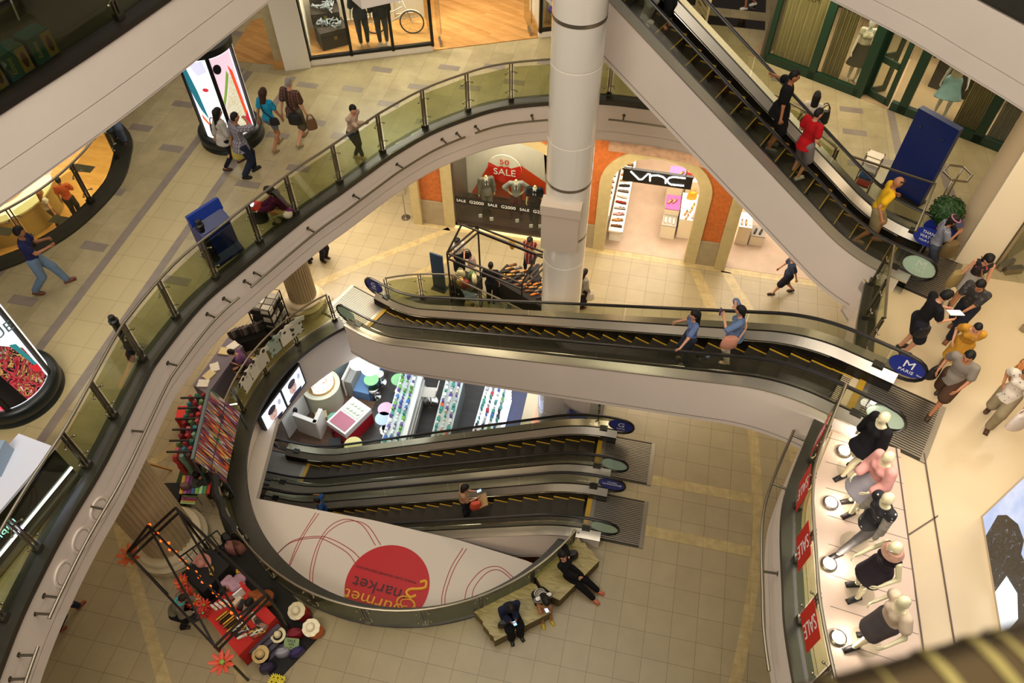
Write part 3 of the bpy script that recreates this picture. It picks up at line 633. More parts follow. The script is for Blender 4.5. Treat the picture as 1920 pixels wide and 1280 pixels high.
edge_rail((1484, 805), (1452, 1258), [(1478, 812), (1446, 905), (1425, 1070)], RCAP, -.28, 'tubular rail on the balcony edge below the mannequins')
# round plaster medallions on the balcony edge
for i, px in enumerate(((198, 955), (163, 1012), (130, 1075))):
    e = project(offset(RING, .03), at(*px, 5.5)); a = RING[e[1]]; c = RING[e[1]+1]; t = Vector((c.x-a.x, c.y-a.y, 0)).normalized(); nn = Vector((-t.y, t.x, 0)); C3 = Vector((e[3].x, e[3].y, 5.45)); b = MB()
    for r0, r1, dp in ((.0, .17, .025), (.19, .23, .03)):
        n = 28; vs = []
        for r, o in ((r0, dp), (r1, dp), (r1, 0), (r0, 0)): vs += [C3+t*(r*math.cos(2*PI*j/n))+Vector((0, 0, r*math.sin(2*PI*j/n)))+nn*o for j in range(n)]
        b.add(vs, [(k*n+j, k*n+(j+1) % n, ((k+1) % 4)*n+(j+1) % n, ((k+1) % 4)*n+j) for k in range(4) for j in range(n)])
    tag(b.build('wall_medallion', WHITE), 'round plaster medallion on the white balcony edge, %s' % ('topmost of the three', 'middle of the three', 'lowest of the three')[i], 'medallion', 'round medallions on the balcony edge')
# ================================================================== small things
def yp(px, py, y):
    d = ray(px, py); return CAM + d*((y-CAM.y)/d.y)
MESH = {}
def put(name, cat, key, maker, mats, loc, rz=0., label=None, group=None, scale=None, rot=None):
    """one object of its own; look-alikes share mesh data"""
    if key not in MESH:
        o = maker().build(name, mats, None, world=False); MESH[key] = o.data
    else:
        o = bpy.data.objects.new(name, MESH[key]); COL.objects.link(o)
    o.location = loc; o.rotation_euler = rot or (0, 0, rz)
    if scale: o.scale = (scale,)*3 if isinstance(scale, (int, float)) else scale
    return tag(o, label, cat, group)
def shoe_mb(flat=1.):
    b = MB(); ys = (-.12, -.1, -.05, 0, .06, .11, .135); rs = (.012, .03, .033, .03, .036, .028, .01); zs = (.04, .045, .045, .04, .03, .025, .02)
    b.tube([(0, y, z*flat+.004) for y, z in zip(ys, zs)], list(rs), 8, 0); b.box((0, .005, .008), (.066, .245, .012), m=1); b.ell((0, -.055, .068*flat+.002), (.024, .05, .012), 8, 1, k=4); return b
SHCOL = {'brown': '7a4a25', 'black': '17130f', 'red': 'a02a1e', 'tan': 'c08a50', 'gold': 'c79a3a', 'white': 'e6dfd2', 'pink': 'd89a9a', 'orange': 'd87a2a', 'grey': '77706a', 'silver': 'b9b6ae'}
def shoe(col, loc, rz, label, group, scale=1.):
    return put('shoe', 'shoe', ('shoe', col), shoe_mb, [mat(SHCOL[col], .5), mat('2a2018' if col != 'white' else 'b9a98c', .7)], loc, rz, label, group, scale)
def bag(loc, rz, w, d, h, col, label, handle='arc', group=None, name='handbag', rough=.5, hh=None):
    r = thing(name, label, 'bag', loc, rz, group); mt = mat(col, rough, name='bag_'+col); b = MB()
    prof = [(.46, 0), (.5, .06*h), (.49, .5*h), (.42, .92*h), (.36, h)]; b.lathe(prof, (0, 0, 0), 20, sx=w, sy=d); b.build('body', mt, r, world=False)
    if handle:
        for o in ((-.3, .3) if handle == 'two' else (0,)):
            b = MB(); hh_ = hh or .45*w; b.tube([(w*.3*math.cos(a), d*o, h*.95+hh_*math.sin(a)) for a in [PI*i/10 for i in range(11)]], .012, 6); b.build('handle', mat(col, .4, name='bag_'+col), r, world=False)
    return r
def hat(loc, rz, br, col, label, band=None, tilt=0., ruffle=0., group=None):
    r = thing('hat', label, 'hat', loc, rz, group); r.rotation_euler = (tilt, 0, rz); n = 36; b = MB(); k = br*.48
    b.lathe([(k, .0), (k*.98, .05), (k*.9, .1), (k*.6, .13), (0.001, .135)], (0, 0, 0), 28); b.build('crown', mat(col, .8, var=.08, vscale=20), r, world=False)
    b = MB(); vs = []
    for q in (0, 1):
        for rr in (k*.9, br*.75, br):
            for j in range(n):
                t = 2*PI*j/n; vs.append((rr*math.cos(t), rr*math.sin(t), .004*q-.012*((rr/br)**2)+ruffle*math.sin(9*t)*(rr/br)**3))
    fs = [(o+i*n+j, o+i*n+(j+1) % n, o+(i+1)*n+(j+1) % n, o+(i+1)*n+j) for o in (0, 3*n) for i in (0, 1) for j in range(n)]; fs += [(2*n+j, 2*n+(j+1) % n, 5*n+(j+1) % n, 5*n+j) for j in range(n)]
    b.add(vs, fs, 0, True); b.build('brim', mat(col, .8, var=.08, vscale=20), r, world=False)
    if band: b = MB(); b.lathe([(k*1.0, .006), (k*1.02, .012), (k*1.0, .035)], (0, 0, 0), 28); b.build('hat_band', mat(band, .6), r, world=False)
    return r
def boxmb(w, d, h): return lambda: MB().box((0, 0, h/2), (w, d, h))
def pbox(nm, cat, loc, rz, dims, col, label, group=None, rough=.5, emit=0.):
    return put(nm, cat, ('bx', nm, dims, col, emit), boxmb(*dims), [mat(col, rough, emit=emit)], loc, rz, label, group)
def table(label, poly, z, th, mt, leg=.05, zf=0., cat='table', name='table', cloth=None, group=None, topname='tabletop'):
    """poly = four floor corners in order"""
    c = sum((Vector((p[0], p[1], 0)) for p in poly), Vector())/len(poly); r = thing(name, label, cat, (c.x, c.y, zf), 0, group)
    b = MB(); b.prism([(p[0], p[1]) for p in poly], zf+z-th, zf+z); b.build(topname, mt, r)
    if cloth:
        b = MB(); b.strip([(c.x+(p[0]-c.x)*1.0, c.y+(p[1]-c.y)*1.0) for p in poly], zf+.03, zf+z-th, 0, True); b.build('cloth_skirt', cloth, r)
    else:
        for p in poly:
            q = Vector((p[0], p[1], 0)).lerp(c, .08); b = MB(); b.bar((q.x, q.y, zf), (q.x, q.y, zf+z-th), leg); b.build('leg', BLACK, r)
    return r
# ================================================================== ground floor: shoe shop
VN = thing('shop_sign', 'black hanging sign with glowing white vnc letters in the arched doorway', 'sign', (-.8, 10.7, 2.58))
b = MB(); b.box((-.81, 10.72, 2.80), (2.06, .1, .46)); b.build('sign_board', mat('141210', .4, name='sign_black'), VN)
for st in (((365, 240), (455, 328), (488, 328), (552, 268), (574, 268), (574, 345)), ((578, 300), (600, 284), (660, 284), (715, 300), (744, 325), (744, 370)), ((962, 316), (830, 300), (785, 310), (762, 335), (775, 366), (805, 384), (945, 397))):
    P = [yp(1120+x*.1719, 280+y*.1719, 10.655) for x, y in st]; b = MB(); b.tube(P, .024, 8, smooth=True); b.build('sign_letter', mat('ffffff', .4, emit=3, name='lit_letter'), VN)
for x in (-1.6, 0.0): b = MB(); b.tube([(x, 10.72, 3.03), (x, 10.72, 3.6)], .012, 6); b.build('hanging_rod', STEEL, VN)
SHW = mat('f2ece0', .4, name='shelf_white')
for z, x0, x1, lab in ((.55, -2.06, -1.6, 'low white shelf full of shoes on the left wall of the shoe shop'), (1.15, -2.56, -2.1, 'upper white shelf full of shoes on the left wall of the shoe shop')):
    r = thing('shoe_shelf', lab, 'shelf', ((x0+x1)/2, 12.9, 0)); b = MB(); b.box(((x0+x1)/2, 12.9, z-.04), (x1-x0, 4.6, .06)); b.build('shelf_board', SHW, r)
    b = MB(); b.box((x1-.02, 12.9, z-.12), (.03, 4.6, .18)); b.build('shelf_edge', SHW, r)
    for y in (10.75, 12.9, 15.05): b = MB(); b.box(((x0+x1)/2, y, (z-.07)/2), (x1-x0-.06, .08, z-.07)); b.build('support', SHW, r)
    cols = list(SHCOL)
    for k in range(15):
        for s in (-1, 1):
            c = cols[(k*3+(1 if z > 1 else 0)) % len(cols)]; shoe(c, ((x0+x1)/2+s*.05, 10.82+k*.29, z-.01), PI/2+.3*math.sin(k), '%s shoe of a pair on the %s left shelf of the bright shoe shop' % (c, 'low' if z < 1 else 'upper'), 'shoes on the left shelves', 1.1)
def plinth(x, y, w, d, h, col, label, top=None):
    r = thing('display_plinth', label, 'plinth', (x, y, 0)); b = MB(); b.box((x, y, h/2), (w, d, h)); b.build('body', mat('efe3c8', .5, name='plinth_cream'), r)
    b = MB(); b.box((x, y, h+.015), (w+.01, d+.01, .03)); b.build('top', mat(col, .45), r); b = MB(); b.box((x, y, .02), (w-.04, d-.04, .04)); b.build('foot', BLACK, r); return r
plinth(-.17, 11.42, .46, .5, .55, '9c9488', 'low grey-topped plinth with three white shoes nearest the shop doorway'); plinth(-.15, 12.05, .46, .7, .8, 'b24f93', 'magenta-topped plinth with sandals behind the grey one')
plinth(-.15, 13.2, .5, .9, 1.0, 'a779c9', 'lilac-topped plinth with a heeled shoe further inside'); plinth(.38, 11.95, .5, 1.3, .8, 'f4f0e6', 'long white plinth with a yellow bag right of the doorway'); plinth(.5, 13.4, .6, 1.1, 1.1, 'f4f0e6', 'white plinth carrying a blue bag at the right inside')
for i, (x, y) in enumerate(((-.3, 11.4), (-.17, 11.4), (-.04, 11.38))): shoe('white', (x, y, .58), PI, 'white shoe on the grey plinth, %s of three in a row' % ('leftmost', 'middle', 'rightmost')[i], 'white shoes on the grey plinth')
for i, (x, y) in enumerate(((-.25, 12.05), (-.1, 12.1))): shoe('tan', (x, y, .83), 2.6, 'tan sandal of the pair on the magenta plinth', 'tan sandals')
shoe('orange', (-.25, 13.1, 1.03), 2.4, 'orange shoe on the lilac plinth', None); shoe('gold', (-.02, 13.3, 1.03), 2.4, 'gold heeled shoe on the lilac plinth', None)
bag((.42, 12.35, .83), .2, .34, .14, .26, 'd9a41c', 'yellow handbag standing on the long white plinth', 'two'); bag((.25, 13.0, 1.13), .1, .32, .14, .22, 'c02a1c', 'red handbag on the white plinth at the back right'); bag((.62, 13.5, 1.13), .1, .36, .15, .24, '2f3590', 'blue handbag on the white plinth at the back right', 'two')
for x, y, c in ((.3, 11.6, 'orange'), (.45, 11.75, 'tan'), (.55, 11.5, 'pink'), (.35, 11.42, 'tan'), (.5, 11.98, 'gold')): shoe(c, (x, y, .83), 2.8, '%s shoe on the long white plinth below the yellow bag' % c, 'shoes on the long white plinth')
bg = thing('bag_shelf', 'white shelf carrying a red handbag deep in the shoe shop', 'shelf', (.2, 15.6, 0)); b = MB(); b.box((.2, 15.8, .9), (1.2, .5, 1.8)); b.build('cabinet', SHW, bg); bag((.2, 15.6, 1.8), 0, .6, .2, .4, 'c0281c', 'large red handbag on the back shelf above the black sign', 'two')
plinth(2.22, 11.75, .4, .7, .75, 'f4f0e6', 'white plinth just right of the orange pier'); plinth(2.7, 11.7, .44, .5, .4, '8a8276', 'low plinth with black shoes right of the orange pier')
for i in range(3): shoe(('pink', 'tan', 'white')[i], (2.1+.13*i, 11.6, .78), PI, '%s shoe on the plinth right of the orange pier' % ('pink', 'tan', 'white')[i], None)
for i in range(2): shoe('black', (2.6+.17*i, 11.65, .43), PI-.3, 'black shoe of the pair on the low plinth right of the pier', 'black pair right of the pier')
# ================================================================== menswear window
r = thing('window_display', 'dark menswear window platform with orange slanted backdrop', 'display', (-5.5, 11, 0)); b = MB(); b.box((-5.45, 11.0, .12), (3.4, 1.5, .24)); b.build('platform', mat('2a1d16', .3, name='dark_platform'), r)
b = MB(); b.box((-5.45, 11.8, 2.2), (3.4, .06, 4.4)); b.build('backdrop', mat('d9d2c6', .6, name='backdrop_white'), r)
A = [yp(868, 372, 11.76), yp(893, 300, 11.76), yp(950, 262, 11.76), yp(1020, 392, 11.76)]; b = MB(); b.slab(A[0], (3.1, 0, 0), (.0, 0, .0), (0, 0, 0)) if 0 else None
zt = yp(890, 296, 11.76).z; b = MB(); b.add([(-6.95, 11.755, .25), (-4.0, 11.755, .25), (-4.0, 11.755, .9), (-5.2, 11.755, 1.7), (-6.2, 11.755, zt)], [(0, 1, 2, 3, 4)]); b.build('orange_panel', mat('d8481c', .5, name='poster_orange'), r)
b = MB(); b.box((-7.1, 11.0, 1.9), (.06, 1.5, 3.8)); b.build('side_panel', mat('4a4038', .3, name='dark_side'), r)
c0 = yp(946, 317, 11.45); dk = thing('sale_disc', 'red and white 50 SALE disc hung above the headless mannequins', 'sign', c0); n = 40; R_ = .56; b = MB()
vs = [(c0.x+R_*math.cos(2*PI*j/n), 11.45+o, c0.z+R_*math.sin(2*PI*j/n)) for o in (0, .03) for j in range(n)]; b.add(vs, [tuple(range(n)), tuple(range(n, 2*n))[::-1]]+[(j, (j+1) % n, n+(j+1) % n, n+j) for j in range(n)]); b.build('disc', mat('e4ded2', .5, name='disc_white'), dk)
b = MB(); pts = [(R_*math.cos(a), R_*math.sin(a)) for a in [math.radians(158+224*i/30) for i in range(31)]]+[(.22, .06), (.1, .12), (0, .08), (-.1, .12), (-.22, .06)]
vs = [(c0.x+x, 11.445, c0.z+y) for x, y in pts]; tr = tessellate_polygon([[Vector((x, y, 0)) for x, y in pts]]); b.add(vs, [tuple(t) for t in tr]); b.build('red_face', mat('d4281a', .5, name='sale_red'), dk)
text('SALE', .36, basis((c0.x, 11.43, c0.z-.13), (1, 0, 0), (0, 0, 1)), SIGNW, dk, depth=.008); text('50', .27, basis((c0.x, 11.43, c0.z+.28), (1, 0, 0), (0, 0, 1)), mat('d4281a', .5, name='sale_red'), dk, depth=.008, sx=1.25)
bd = thing('window_banner', 'black band of SALE lettering across the menswear window glass', 'banner', (-5.5, 10.2, 1.1)); A, B_ = yp(848, 372, 10.28), yp(1030, 398, 10.28); zc = (A.z+B_.z)/2-.05
b = MB(); b.box((-5.45, 10.29, zc), (3.3, .012, .27)); b.build('band', mat('0d0c0b', .5, name='band_black'), bd)
for i in range(4):
    text('SALE', .15, basis((-6.88+1.05*i, 10.28, zc), (1, 0, 0), (0, 0, 1)), SIGNW, bd, depth=.004); text('G2000', .17, basis((-6.36+1.05*i, 10.28, zc), (1, 0, 0), (0, 0, 1)), SIGNW, bd, depth=.004, sx=1.05)
b = MB(); b.box((-5.45, 10.31, 2.0), (3.36, .012, 4.0)); tag(b.build('window_1', CLEAR), kind='structure')
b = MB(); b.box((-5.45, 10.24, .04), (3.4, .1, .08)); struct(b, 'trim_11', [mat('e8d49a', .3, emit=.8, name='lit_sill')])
for x, y in ((-6.35, 10.62), (-5.95, 10.55), (-5.1, 10.65), (-4.6, 10.5), (-4.3, 10.55)): put('price_card', 'card', 'card', lambda: MB().box((0, 0, .07), (.12, .02, .14)), [SIGNW], (x, y, .24), .3, 'small white price card on the dark window platform', 'price cards in the menswear window')
p = at(761, 408, 0); st = thing('sign_stand', 'slim steel sign stand with framed notice beside the orange pier', 'sign stand', p); b = MB(); b.lathe([(.16, 0), (.15, .02), (.02, .03), (.015, 1.0), (0.001, 1.0)], p, 24); b.build('base', STEEL, st)
b = MB(); b.box(p+Vector((-.02, -.02, 1.28)), (.32, .03, .55), .5); b.build('frame', STEEL, st); b = MB(); b.box(p+Vector((-.03, -.04, 1.28)), (.27, .012, .5), .5); b.build('notice', mat('b9b0a0', .6, name='notice_paper'), st)
p = at(822, 318, 2.2); wf = thing('wall_frame', 'framed grey notice high on the orange pier left of the menswear window', 'frame', (-7.75, 10.2, 2.9)); b = MB(); b.box((-7.75, 10.22, 2.9), (.6, .04, .5)); b.build('frame', BLACK, wf); b = MB(); b.box((-7.75, 10.19, 2.9), (.52, .02, .42)); b.build('notice', mat('a59c8a', .6, name='notice_grey'), wf); text('1,900', .11, basis((-7.75, 10.176, 2.88), (1, 0, 0), (0, 0, 1)), BLACK, wf, depth=.003)
# ================================================================== shoe stall with a house-shaped frame
def xyz(px, py, z): return at(px, py, z)
def house(label, corners, z0, z1, zr, ridge, name='stall_frame'):
    r = thing(name, label, 'frame', (corners[0].x, corners[0].y, 0)); b = MB(); t = .022
    for c in corners: b.bar((c.x, c.y, 0), (c.x, c.y, z1), t*2)
    for i in range(4):
        a, c = corners[i], corners[(i+1) % 4]
        for z in (z1, z1-.22): b.bar((a.x, a.y, z), (c.x, c.y, z), t*2)
    e, f = ridge; b.bar((e.x, e.y, zr), (f.x, f.y, zr), t*2)
    for i, q in ((0, e), (3, e), (1, f), (2, f)): b.bar((corners[i].x, corners[i].y, z1), (q.x, q.y, zr), t*2)
    b.build('frame', mat('1b1410', .4, .3, name='frame_iron'), r); return r
f1 = [at(858, 478, 2.1), at(950, 487, 2.1), at(1075, 500, 2.1), at(985, 462, 2.3)]
fc = [Vector((-6.35, 6.95, 0)), Vector((-4.0, 6.25, 0)), Vector((-3.4, 7.5, 0)), Vector((-5.75, 8.2, 0))]
SF = house('black house-shaped tube frame standing over the shoe stall', fc, 0, 2.15, 2.75, ((fc[0]+fc[3])/2, (fc[1]+fc[2])/2))
BCLOTH = mat('15110e', .8, name='black_cloth')
table('black draped table covered with shoes by the white column', [(-4.9, 8.25), (-5.2, 7.55), (-3.2, 6.6), (-2.9, 7.3)], .72, .03, BCLOTH, cloth=BCLOTH)
table('black draped stand of bags at the left of the shoe stall', [(-6.3, 7.9), (-6.5, 7.2), (-5.75, 6.95), (-5.55, 7.7)], .55, .03, BCLOTH, cloth=BCLOTH)
rnd = random.Random(3); cols = ['tan', 'brown', 'black', 'gold', 'white', 'red', 'orange', 'tan', 'grey']
for k in range(11):
    for j in range(4):
        c = cols[rnd.randrange(9)]; o = Vector((-4.95, 7.72, .72))+Vector((2.0, -.95, 0))*(k/10.5)+Vector((.08, .16, 0))*j*1.05
        shoe(c, o, 2.0+rnd.uniform(-.3, .3), '%s shoe in the crowded rows on the black stall table' % c, 'shoes on the black stall table', 1.0)
for k, (x, y, c) in enumerate(((-6.2, 7.6, 'b9b48a'), (-5.95, 7.2, '7f2418'), (-5.75, 7.5, 'd8cfa0'), (-6.1, 7.25, 'c9a05a'), (-5.85, 7.62, '4f6a3a'))):
    bag((x, y, .55), k, .3, .16, .24, c, ('pale bag', 'dark red bag', 'cream bag', 'straw bag', 'green bag')[k]+' on the black stand left of the shoe stall')
for k in range(3): bag((-5.75+.28*k, 6.86-.1*k, 0), k, .34, .2, .3, ('8a7a55', '6f6547', '9a8c6a')[k], ('khaki', 'olive', 'beige')[k]+' sack on the floor in front of the shoe stall', None, name='sack')
b = MB(); b.ell((-4.75, 8.35, 1.5), (.1, .06, .22), 10); tag(b.build('hanging_scarf', mat('b98a2a', .6, name='mustard')), 'mustard cloth hanging from the frame of the shoe stall', 'scarf')
p = at(805, 600, .05); pr = thing('poster_stand', 'dark blue poster stand behind the far glass railing', 'poster stand', (-6.3, 7.35, 0)); b = MB(); b.box((-6.88, 7.45, .75), (.42, .05, 1.5), -.2); b.build('panel', mat('1f3a58', .5, name='poster_blue'), pr); b = MB(); b.box((-6.88, 7.45, .02), (.46, .3, .04), -.2); b.build('foot', BLACK, pr)
# ================================================================== T-shirt stall
GC_ = mat('6f6672', .85, name='grey_cloth')
tt = table('grey draped table with printed shirts under the balcony', [(-12.25, 1.95), (-11.72, 1.75), (-11.5, 3.5), (-12.05, 3.7)], .75, .03, GC_, cloth=GC_)
PAPER = dots_mat('printed_sheet', 'd9d3c6', '2a2724', 16, .2)
for i, (x, y) in enumerate(((-11.98, 2.05), (-11.95, 2.35), (-11.92, 2.62), (-11.9, 3.2), (-11.75, 3.42))): put('folded_shirt', 'shirt', ('fs', i % 2), lambda: MB().box((0, 0, .02), (.3, .24, .04)), [PAPER if i % 2 == 0 else mat('c9b98a', .8)], (x, y, .75), .2+i, ('white printed', 'cream', 'white printed', 'cream', 'white printed')[i]+' folded shirt, %s on the grey table' % ('nearest', 'second', 'third', 'fourth', 'farthest')[i])
rk = thing('shirt_rack', 'black wire rack stacked with folded black and white shirts', 'rack', (-11.2, 4.85, 0)); cs = [(-11.65, 4.45), (-10.95, 4.4), (-10.95, 5.2), (-11.65, 5.25)]; b = MB()
for x, y in cs: b.bar((x, y, 0), (x, y, 1.4), .03)
for z in (.35, .7, 1.05, 1.38):
    for i in range(4): b.bar(cs[i]+(z,), cs[(i+1) % 4]+(z,), .02)
b.build('frame', BLACK, rk)
for k in range(4): b = MB(); b.box((-11.3, 4.82, .02+.35*k), (.7, .8, .02)); b.build('shelf', BLACK, rk)
SH = [mat(c, .85) for c in ('d9d4c8', '23211f', '8f8a80', 'b9b3a6')]
for lv_ in range(4):
    for i in range(4):
        for j in range(3):
            k = rnd.randrange(4); put('folded_shirt', 'shirt', ('fold', k), lambda: MB().box((0, 0, .04), (.3, .2, .08)), [SH[k]], (-11.47+.34*(i % 2), 4.58+.24*(j)+.02*(i // 2), .03+.35*lv_+.085*(i // 2)), .05*rnd.random(), '%s folded shirt in the black wire rack' % ('white', 'black', 'grey', 'stone')[k], 'folded shirts in the wire rack')
for i in range(9):
    c = ('5a4a48', '7d7670', '3a3436')[i % 3]; put('record_sleeve', 'folder', ('fold2', i % 3), lambda: MB().box((0, 0, .16), (.3, .02, .32)), [mat(c, .7)], (-12.05+.09*i, 3.95+.06*i, .45), 1.0, 'upright folder in the row behind the seated stall keeper', 'upright folders'); 
b = MB(); b.box((-11.7, 4.15, .22), (1.0, .5, .44), .6); tag(b.build('black_crate', BLACK), 'low black crate behind the seated stall keeper', 'crate')
ch = thing('stool', 'round wooden stool under the stall keeper in purple', 'stool', (-11.2, 3.2, 0)); b = MB(); b.lathe([(.19, .42), (.2, .44), (.19, .47)], (-11.2, 3.2, 0), 24); b.build('seat', mat('c79a3a', .5, name='stool_yellow'), ch)
for k in range(4): a = k*PI/2+.4; b = MB(); b.bar((-11.2+.12*math.cos(a), 3.2+.12*math.sin(a), .42), (-11.2+.18*math.cos(a), 3.2+.18*math.sin(a), 0), .03); b.build('leg', BLACK, ch)
rail_in = [gc(a, 4.98) for a in range(-180, -260, -2)]; SHD = [dots_mat('shirt_print_%d' % k, c, d, 5, .3, seed=k*3.1) for k, (c, d) in enumerate((('cfc9b8', '1d1b1a'), ('c4bfae', '25221f'), ('9aa89a', '5a6a60'), ('d6d0c2', '2a2623'), ('b9b8a6', '3a3833')))]
def shirt_mb():
    b = MB(); o = [(-.1, 0), (-.34, -.1), (-.3, -.26), (-.2, -.22), (-.21, -.66), (.21, -.66), (.2, -.22), (.3, -.26), (.34, -.1), (.1, 0), (0, -.06)]; tr = tessellate_polygon([[Vector((x, y, 0)) for x, y in o]]); n = len(o)
    vs = [(x, .012*math.sin(x*14), y) for x, y in o]+[(x, .012*math.sin(x*14)+.02, y) for x, y in o]; b.add(vs, [tuple(t) for t in tr]+[tuple(i+n for i in t) for t in tr]+[(i, (i+1) % n, n+(i+1) % n, n+i) for i in range(n)]); return b
for i, (px, py) in enumerate(((478, 690), (495, 672), (520, 650), (538, 628), (556, 612), (462, 712))):
    q = project([Vector((p.x, p.y, 0)) for p in rail_in], at(px, py, .85)); c = rail_in[q[1]]; e = rail_in[q[1]+1]; t = (e-c).normalized(); put('hanging_shirt', 'shirt', ('hs', i % 5), shirt_mb, [SHD[i % 5]], (q[3].x, q[3].y, 1.12), math.atan2(-t.y, -t.x), 'printed T-shirt hung on the curved railing, %s from the bottom' % ('second', 'third', 'fourth', 'fifth', 'topmost', 'first')[i], 'shirts hung on the railing')
b = MB(); b.box((-11.3, 1.55, .6), (.9, .02, .03), .4); tag(b.build('strip_light', mat('ffffff', .4, emit=4, name='tube_light')), 'small bright strip light beside the grey table', 'light')
# ================================================================== scarf stall
p0, p1, p2, p3 = Vector((-11.1, 1.1, 0)), Vector((-10.55, -.65, 0)), Vector((-10.05, -.5, 0)), Vector((-10.4, 1.0, 0)); sr = thing('scarf_rack', 'tall slanting rack of striped scarves along the curved railing', 'rack', (-10.6, .2, 0))
STR = check_mat('scarf_stripes', '6a2430', [('Y', .21, .05, 'c9a33a'), ('Y', .17, .03, '2f6a4a'), ('Y', .29, .05, 'b9b0a0'), ('Y', .33, .04, '7a3a6a'), ('Y', .13, .02, '3a2a24'), ('Y', .41, .05, 'c4562a')])
A, B_, C_, D_ = Vector((-11.02, 1.25, 1.9)), Vector((-10.48, -.72, 1.9)), Vector((-10.05, -.6, .75)), Vector((-10.6, 1.36, .75))
nrm = (B_-A).cross(D_-A).normalized()
M = basis((A+B_+C_+D_)/4, (B_-A), (D_-A)); b = MB()
for k in range(2):
    a = A+(D_-A)*(.5*k+.02); b.slab(a, B_-A, (D_-A)*.46, nrm*.03)
b.build('striped_panel', mix_noise_mat('scarf_stripe_cloth', [(0, '8a2a30'), (.12, 'c9a33a'), (.2, '3a5a3a'), (.3, 'b9b0a0'), (.4, '7a3a6a'), (.5, '3a2420'), (.58, 'b8502a'), (.68, 'd0b060'), (.76, '2a4a5a'), (.86, 'a02a3a')], 9, 0, 0, .85, 'noise', (.12, 1.4, .12)), sr)
b = MB(); b.bar(A+Vector((0, 0, .03)), B_+Vector((0, 0, .03)), .07); b.bar((A+D_)/2, (B_+C_)/2, .035); b.build('frame_bar', mat('5a6468', .4, .5, name='rack_steel'), sr)
for q in (A, B_, C_, D_): b = MB(); b.bar((q.x, q.y, 0), q, .04); b.build('post', mat('5a6468', .4, .5, name='rack_steel'), sr)
b = MB(); b.prism([(-12.0, .95), (-11.6, -1.0), (-11.0, -.95), (-11.25, 1.0)], 0, .04); tag(b.build('green_mat', mat('2a3c18', .9, name='mat_green')), 'dark green mat on the floor under the hanging scarves', 'mat')
SC_ = ['8a2430', '2f6a60', 'b04a50', '6a8a5a', 'a0303a', '3a7a8a', 'c86a80', '55302a', '7a9a80', 'b83a3a']
for i in range(30):
    k = i % 10; a = A.lerp(B_, (i // 3+.5)/10.5)+Vector((-.18-.22*(i % 3), -.03, -.3-.12*(i % 3))); put('scarf', 'scarf', ('sc', k), lambda: MB().tube([(0, 0, .22), (.03, .02, .1), (-.02, 0, -.1), (.02, -.02, -.32), (0, 0, -.6)], [.05, .07, .085, .08, .06], 9), [mat(SC_[k], .9, var=.25, vscale=12)], a, i, '%s scarf hanging on the rail of the striped rack' % ('dark red', 'teal', 'rose', 'sage', 'crimson', 'blue green', 'pink', 'brown', 'pale green', 'red')[k], 'scarves hanging on the rack')
for k in range(6): a = A.lerp(B_, (k+.5)/6.5); b = MB(); b.bar(a+Vector((0, 0, -.12)), a+Vector((-.75, -.15, -.18)), .04); b.build('hanging_rail', BLACK, sr)
rs = thing('stool', 'red cube stool at the top end of the scarf stall', 'stool', (-12.2, 1.2, 0)); b = MB(); b.box((-12.2, 1.2, .25), (.4, .42, .5), .3); b.build('body', mat('b8231a', .6, name='stool_red'), rs); b = MB(); b.box((-12.2, 1.2, .515), (.41, .43, .03), .3); b.build('cushion', mat('cf2a1e', .6, name='cushion_red'), rs)
def slats(label, poly, z, cols, nm='slatted_table', cat='table'):
    c = sum((Vector((p[0], p[1], 0)) for p in poly), Vector())/4; r = thing(nm, label, cat, c); a, bb, cc, dd = [Vector((p[0], p[1], z)) for p in poly]
    for i, k in enumerate(cols): b = MB(); t0, t1 = (i+.08)/len(cols), (i+.92)/len(cols); b.slab(a.lerp(bb, t0), a.lerp(bb, t1)-a.lerp(bb, t0), dd-a, (0, 0, .02)); b.build('slat', mat(k, .5), r)
    for q in (a, bb, cc, dd): w = q.lerp(Vector((c.x, c.y, z)), .1); o = c*2-w; b = MB(); b.tube([w, (o.x*.5+w.x*.5, o.y*.5+w.y*.5, z*.5), (w.x, w.y, 0)] if 0 else [w, (w.x, w.y, 0)], .012, 6); b.build('leg', STEEL, r)
    return r
slats('folding table of coloured slats with notebooks on it', [(-11.2, -.66), (-10.45, -.5), (-10.4, -1.0), (-11.05, -1.14)], .75, ['d9a83a', 'b05a9a', '6a3a6a', '3a5a9a', '7ab03a', '9ad0a0', '4a8a4a', 'c0281e'])
slats('small folding chair seat of coloured slats below the slatted table', [(-11.05, -1.27), (-11.11, -1.04), (-10.75, -.98), (-10.68, -1.22)], .47, ['a0c88a', 'd0a03a', '8a3a5a', 'b04a8a', '6a9a3a'], 'folding_chair', 'chair')
pbox('notebook', 'notebook', (-10.75, -.78, .77), .2, (.2, .26, .03), '2a3424', 'dark green notebook on the slatted table'); bag((-10.95, -.95, .77), .3, .26, .18, .16, '6a4a4a', 'brown patterned pouch on the slatted table', None, name='pouch')
table('black draped box beside the slatted table', [(-11.75, -.85), (-11.2, -.72), (-11.12, -1.3), (-11.65, -1.42)], .5, .03, BCLOTH, cloth=BCLOTH)
WD = mat('b9813a', .5, var=.15, vscale=6, name='oak'); af = thing('ladder_shelf', 'leaning wooden ladder shelf with orange flowers beside the fluted column', 'shelf', (-12.1, -.85, 0)); a, bb = Vector((-12.35, -.55, 0)), Vector((-11.75, -1.15, 0)); up_ = Vector((-.15, -.12, 1.15)); b = MB()
for q in (a, bb): b.bar(q, q+up_, .05)
for k in (.05, .35, .65, .97): b.bar(a+up_*k, bb+up_*k, .05)
b.build('ladder_frame', WD, af); b = MB()
for q in (a, bb): b.bar(q+Vector((.35, .3, 0)), q+up_, .04)
b.build('back_frame', WD, af)
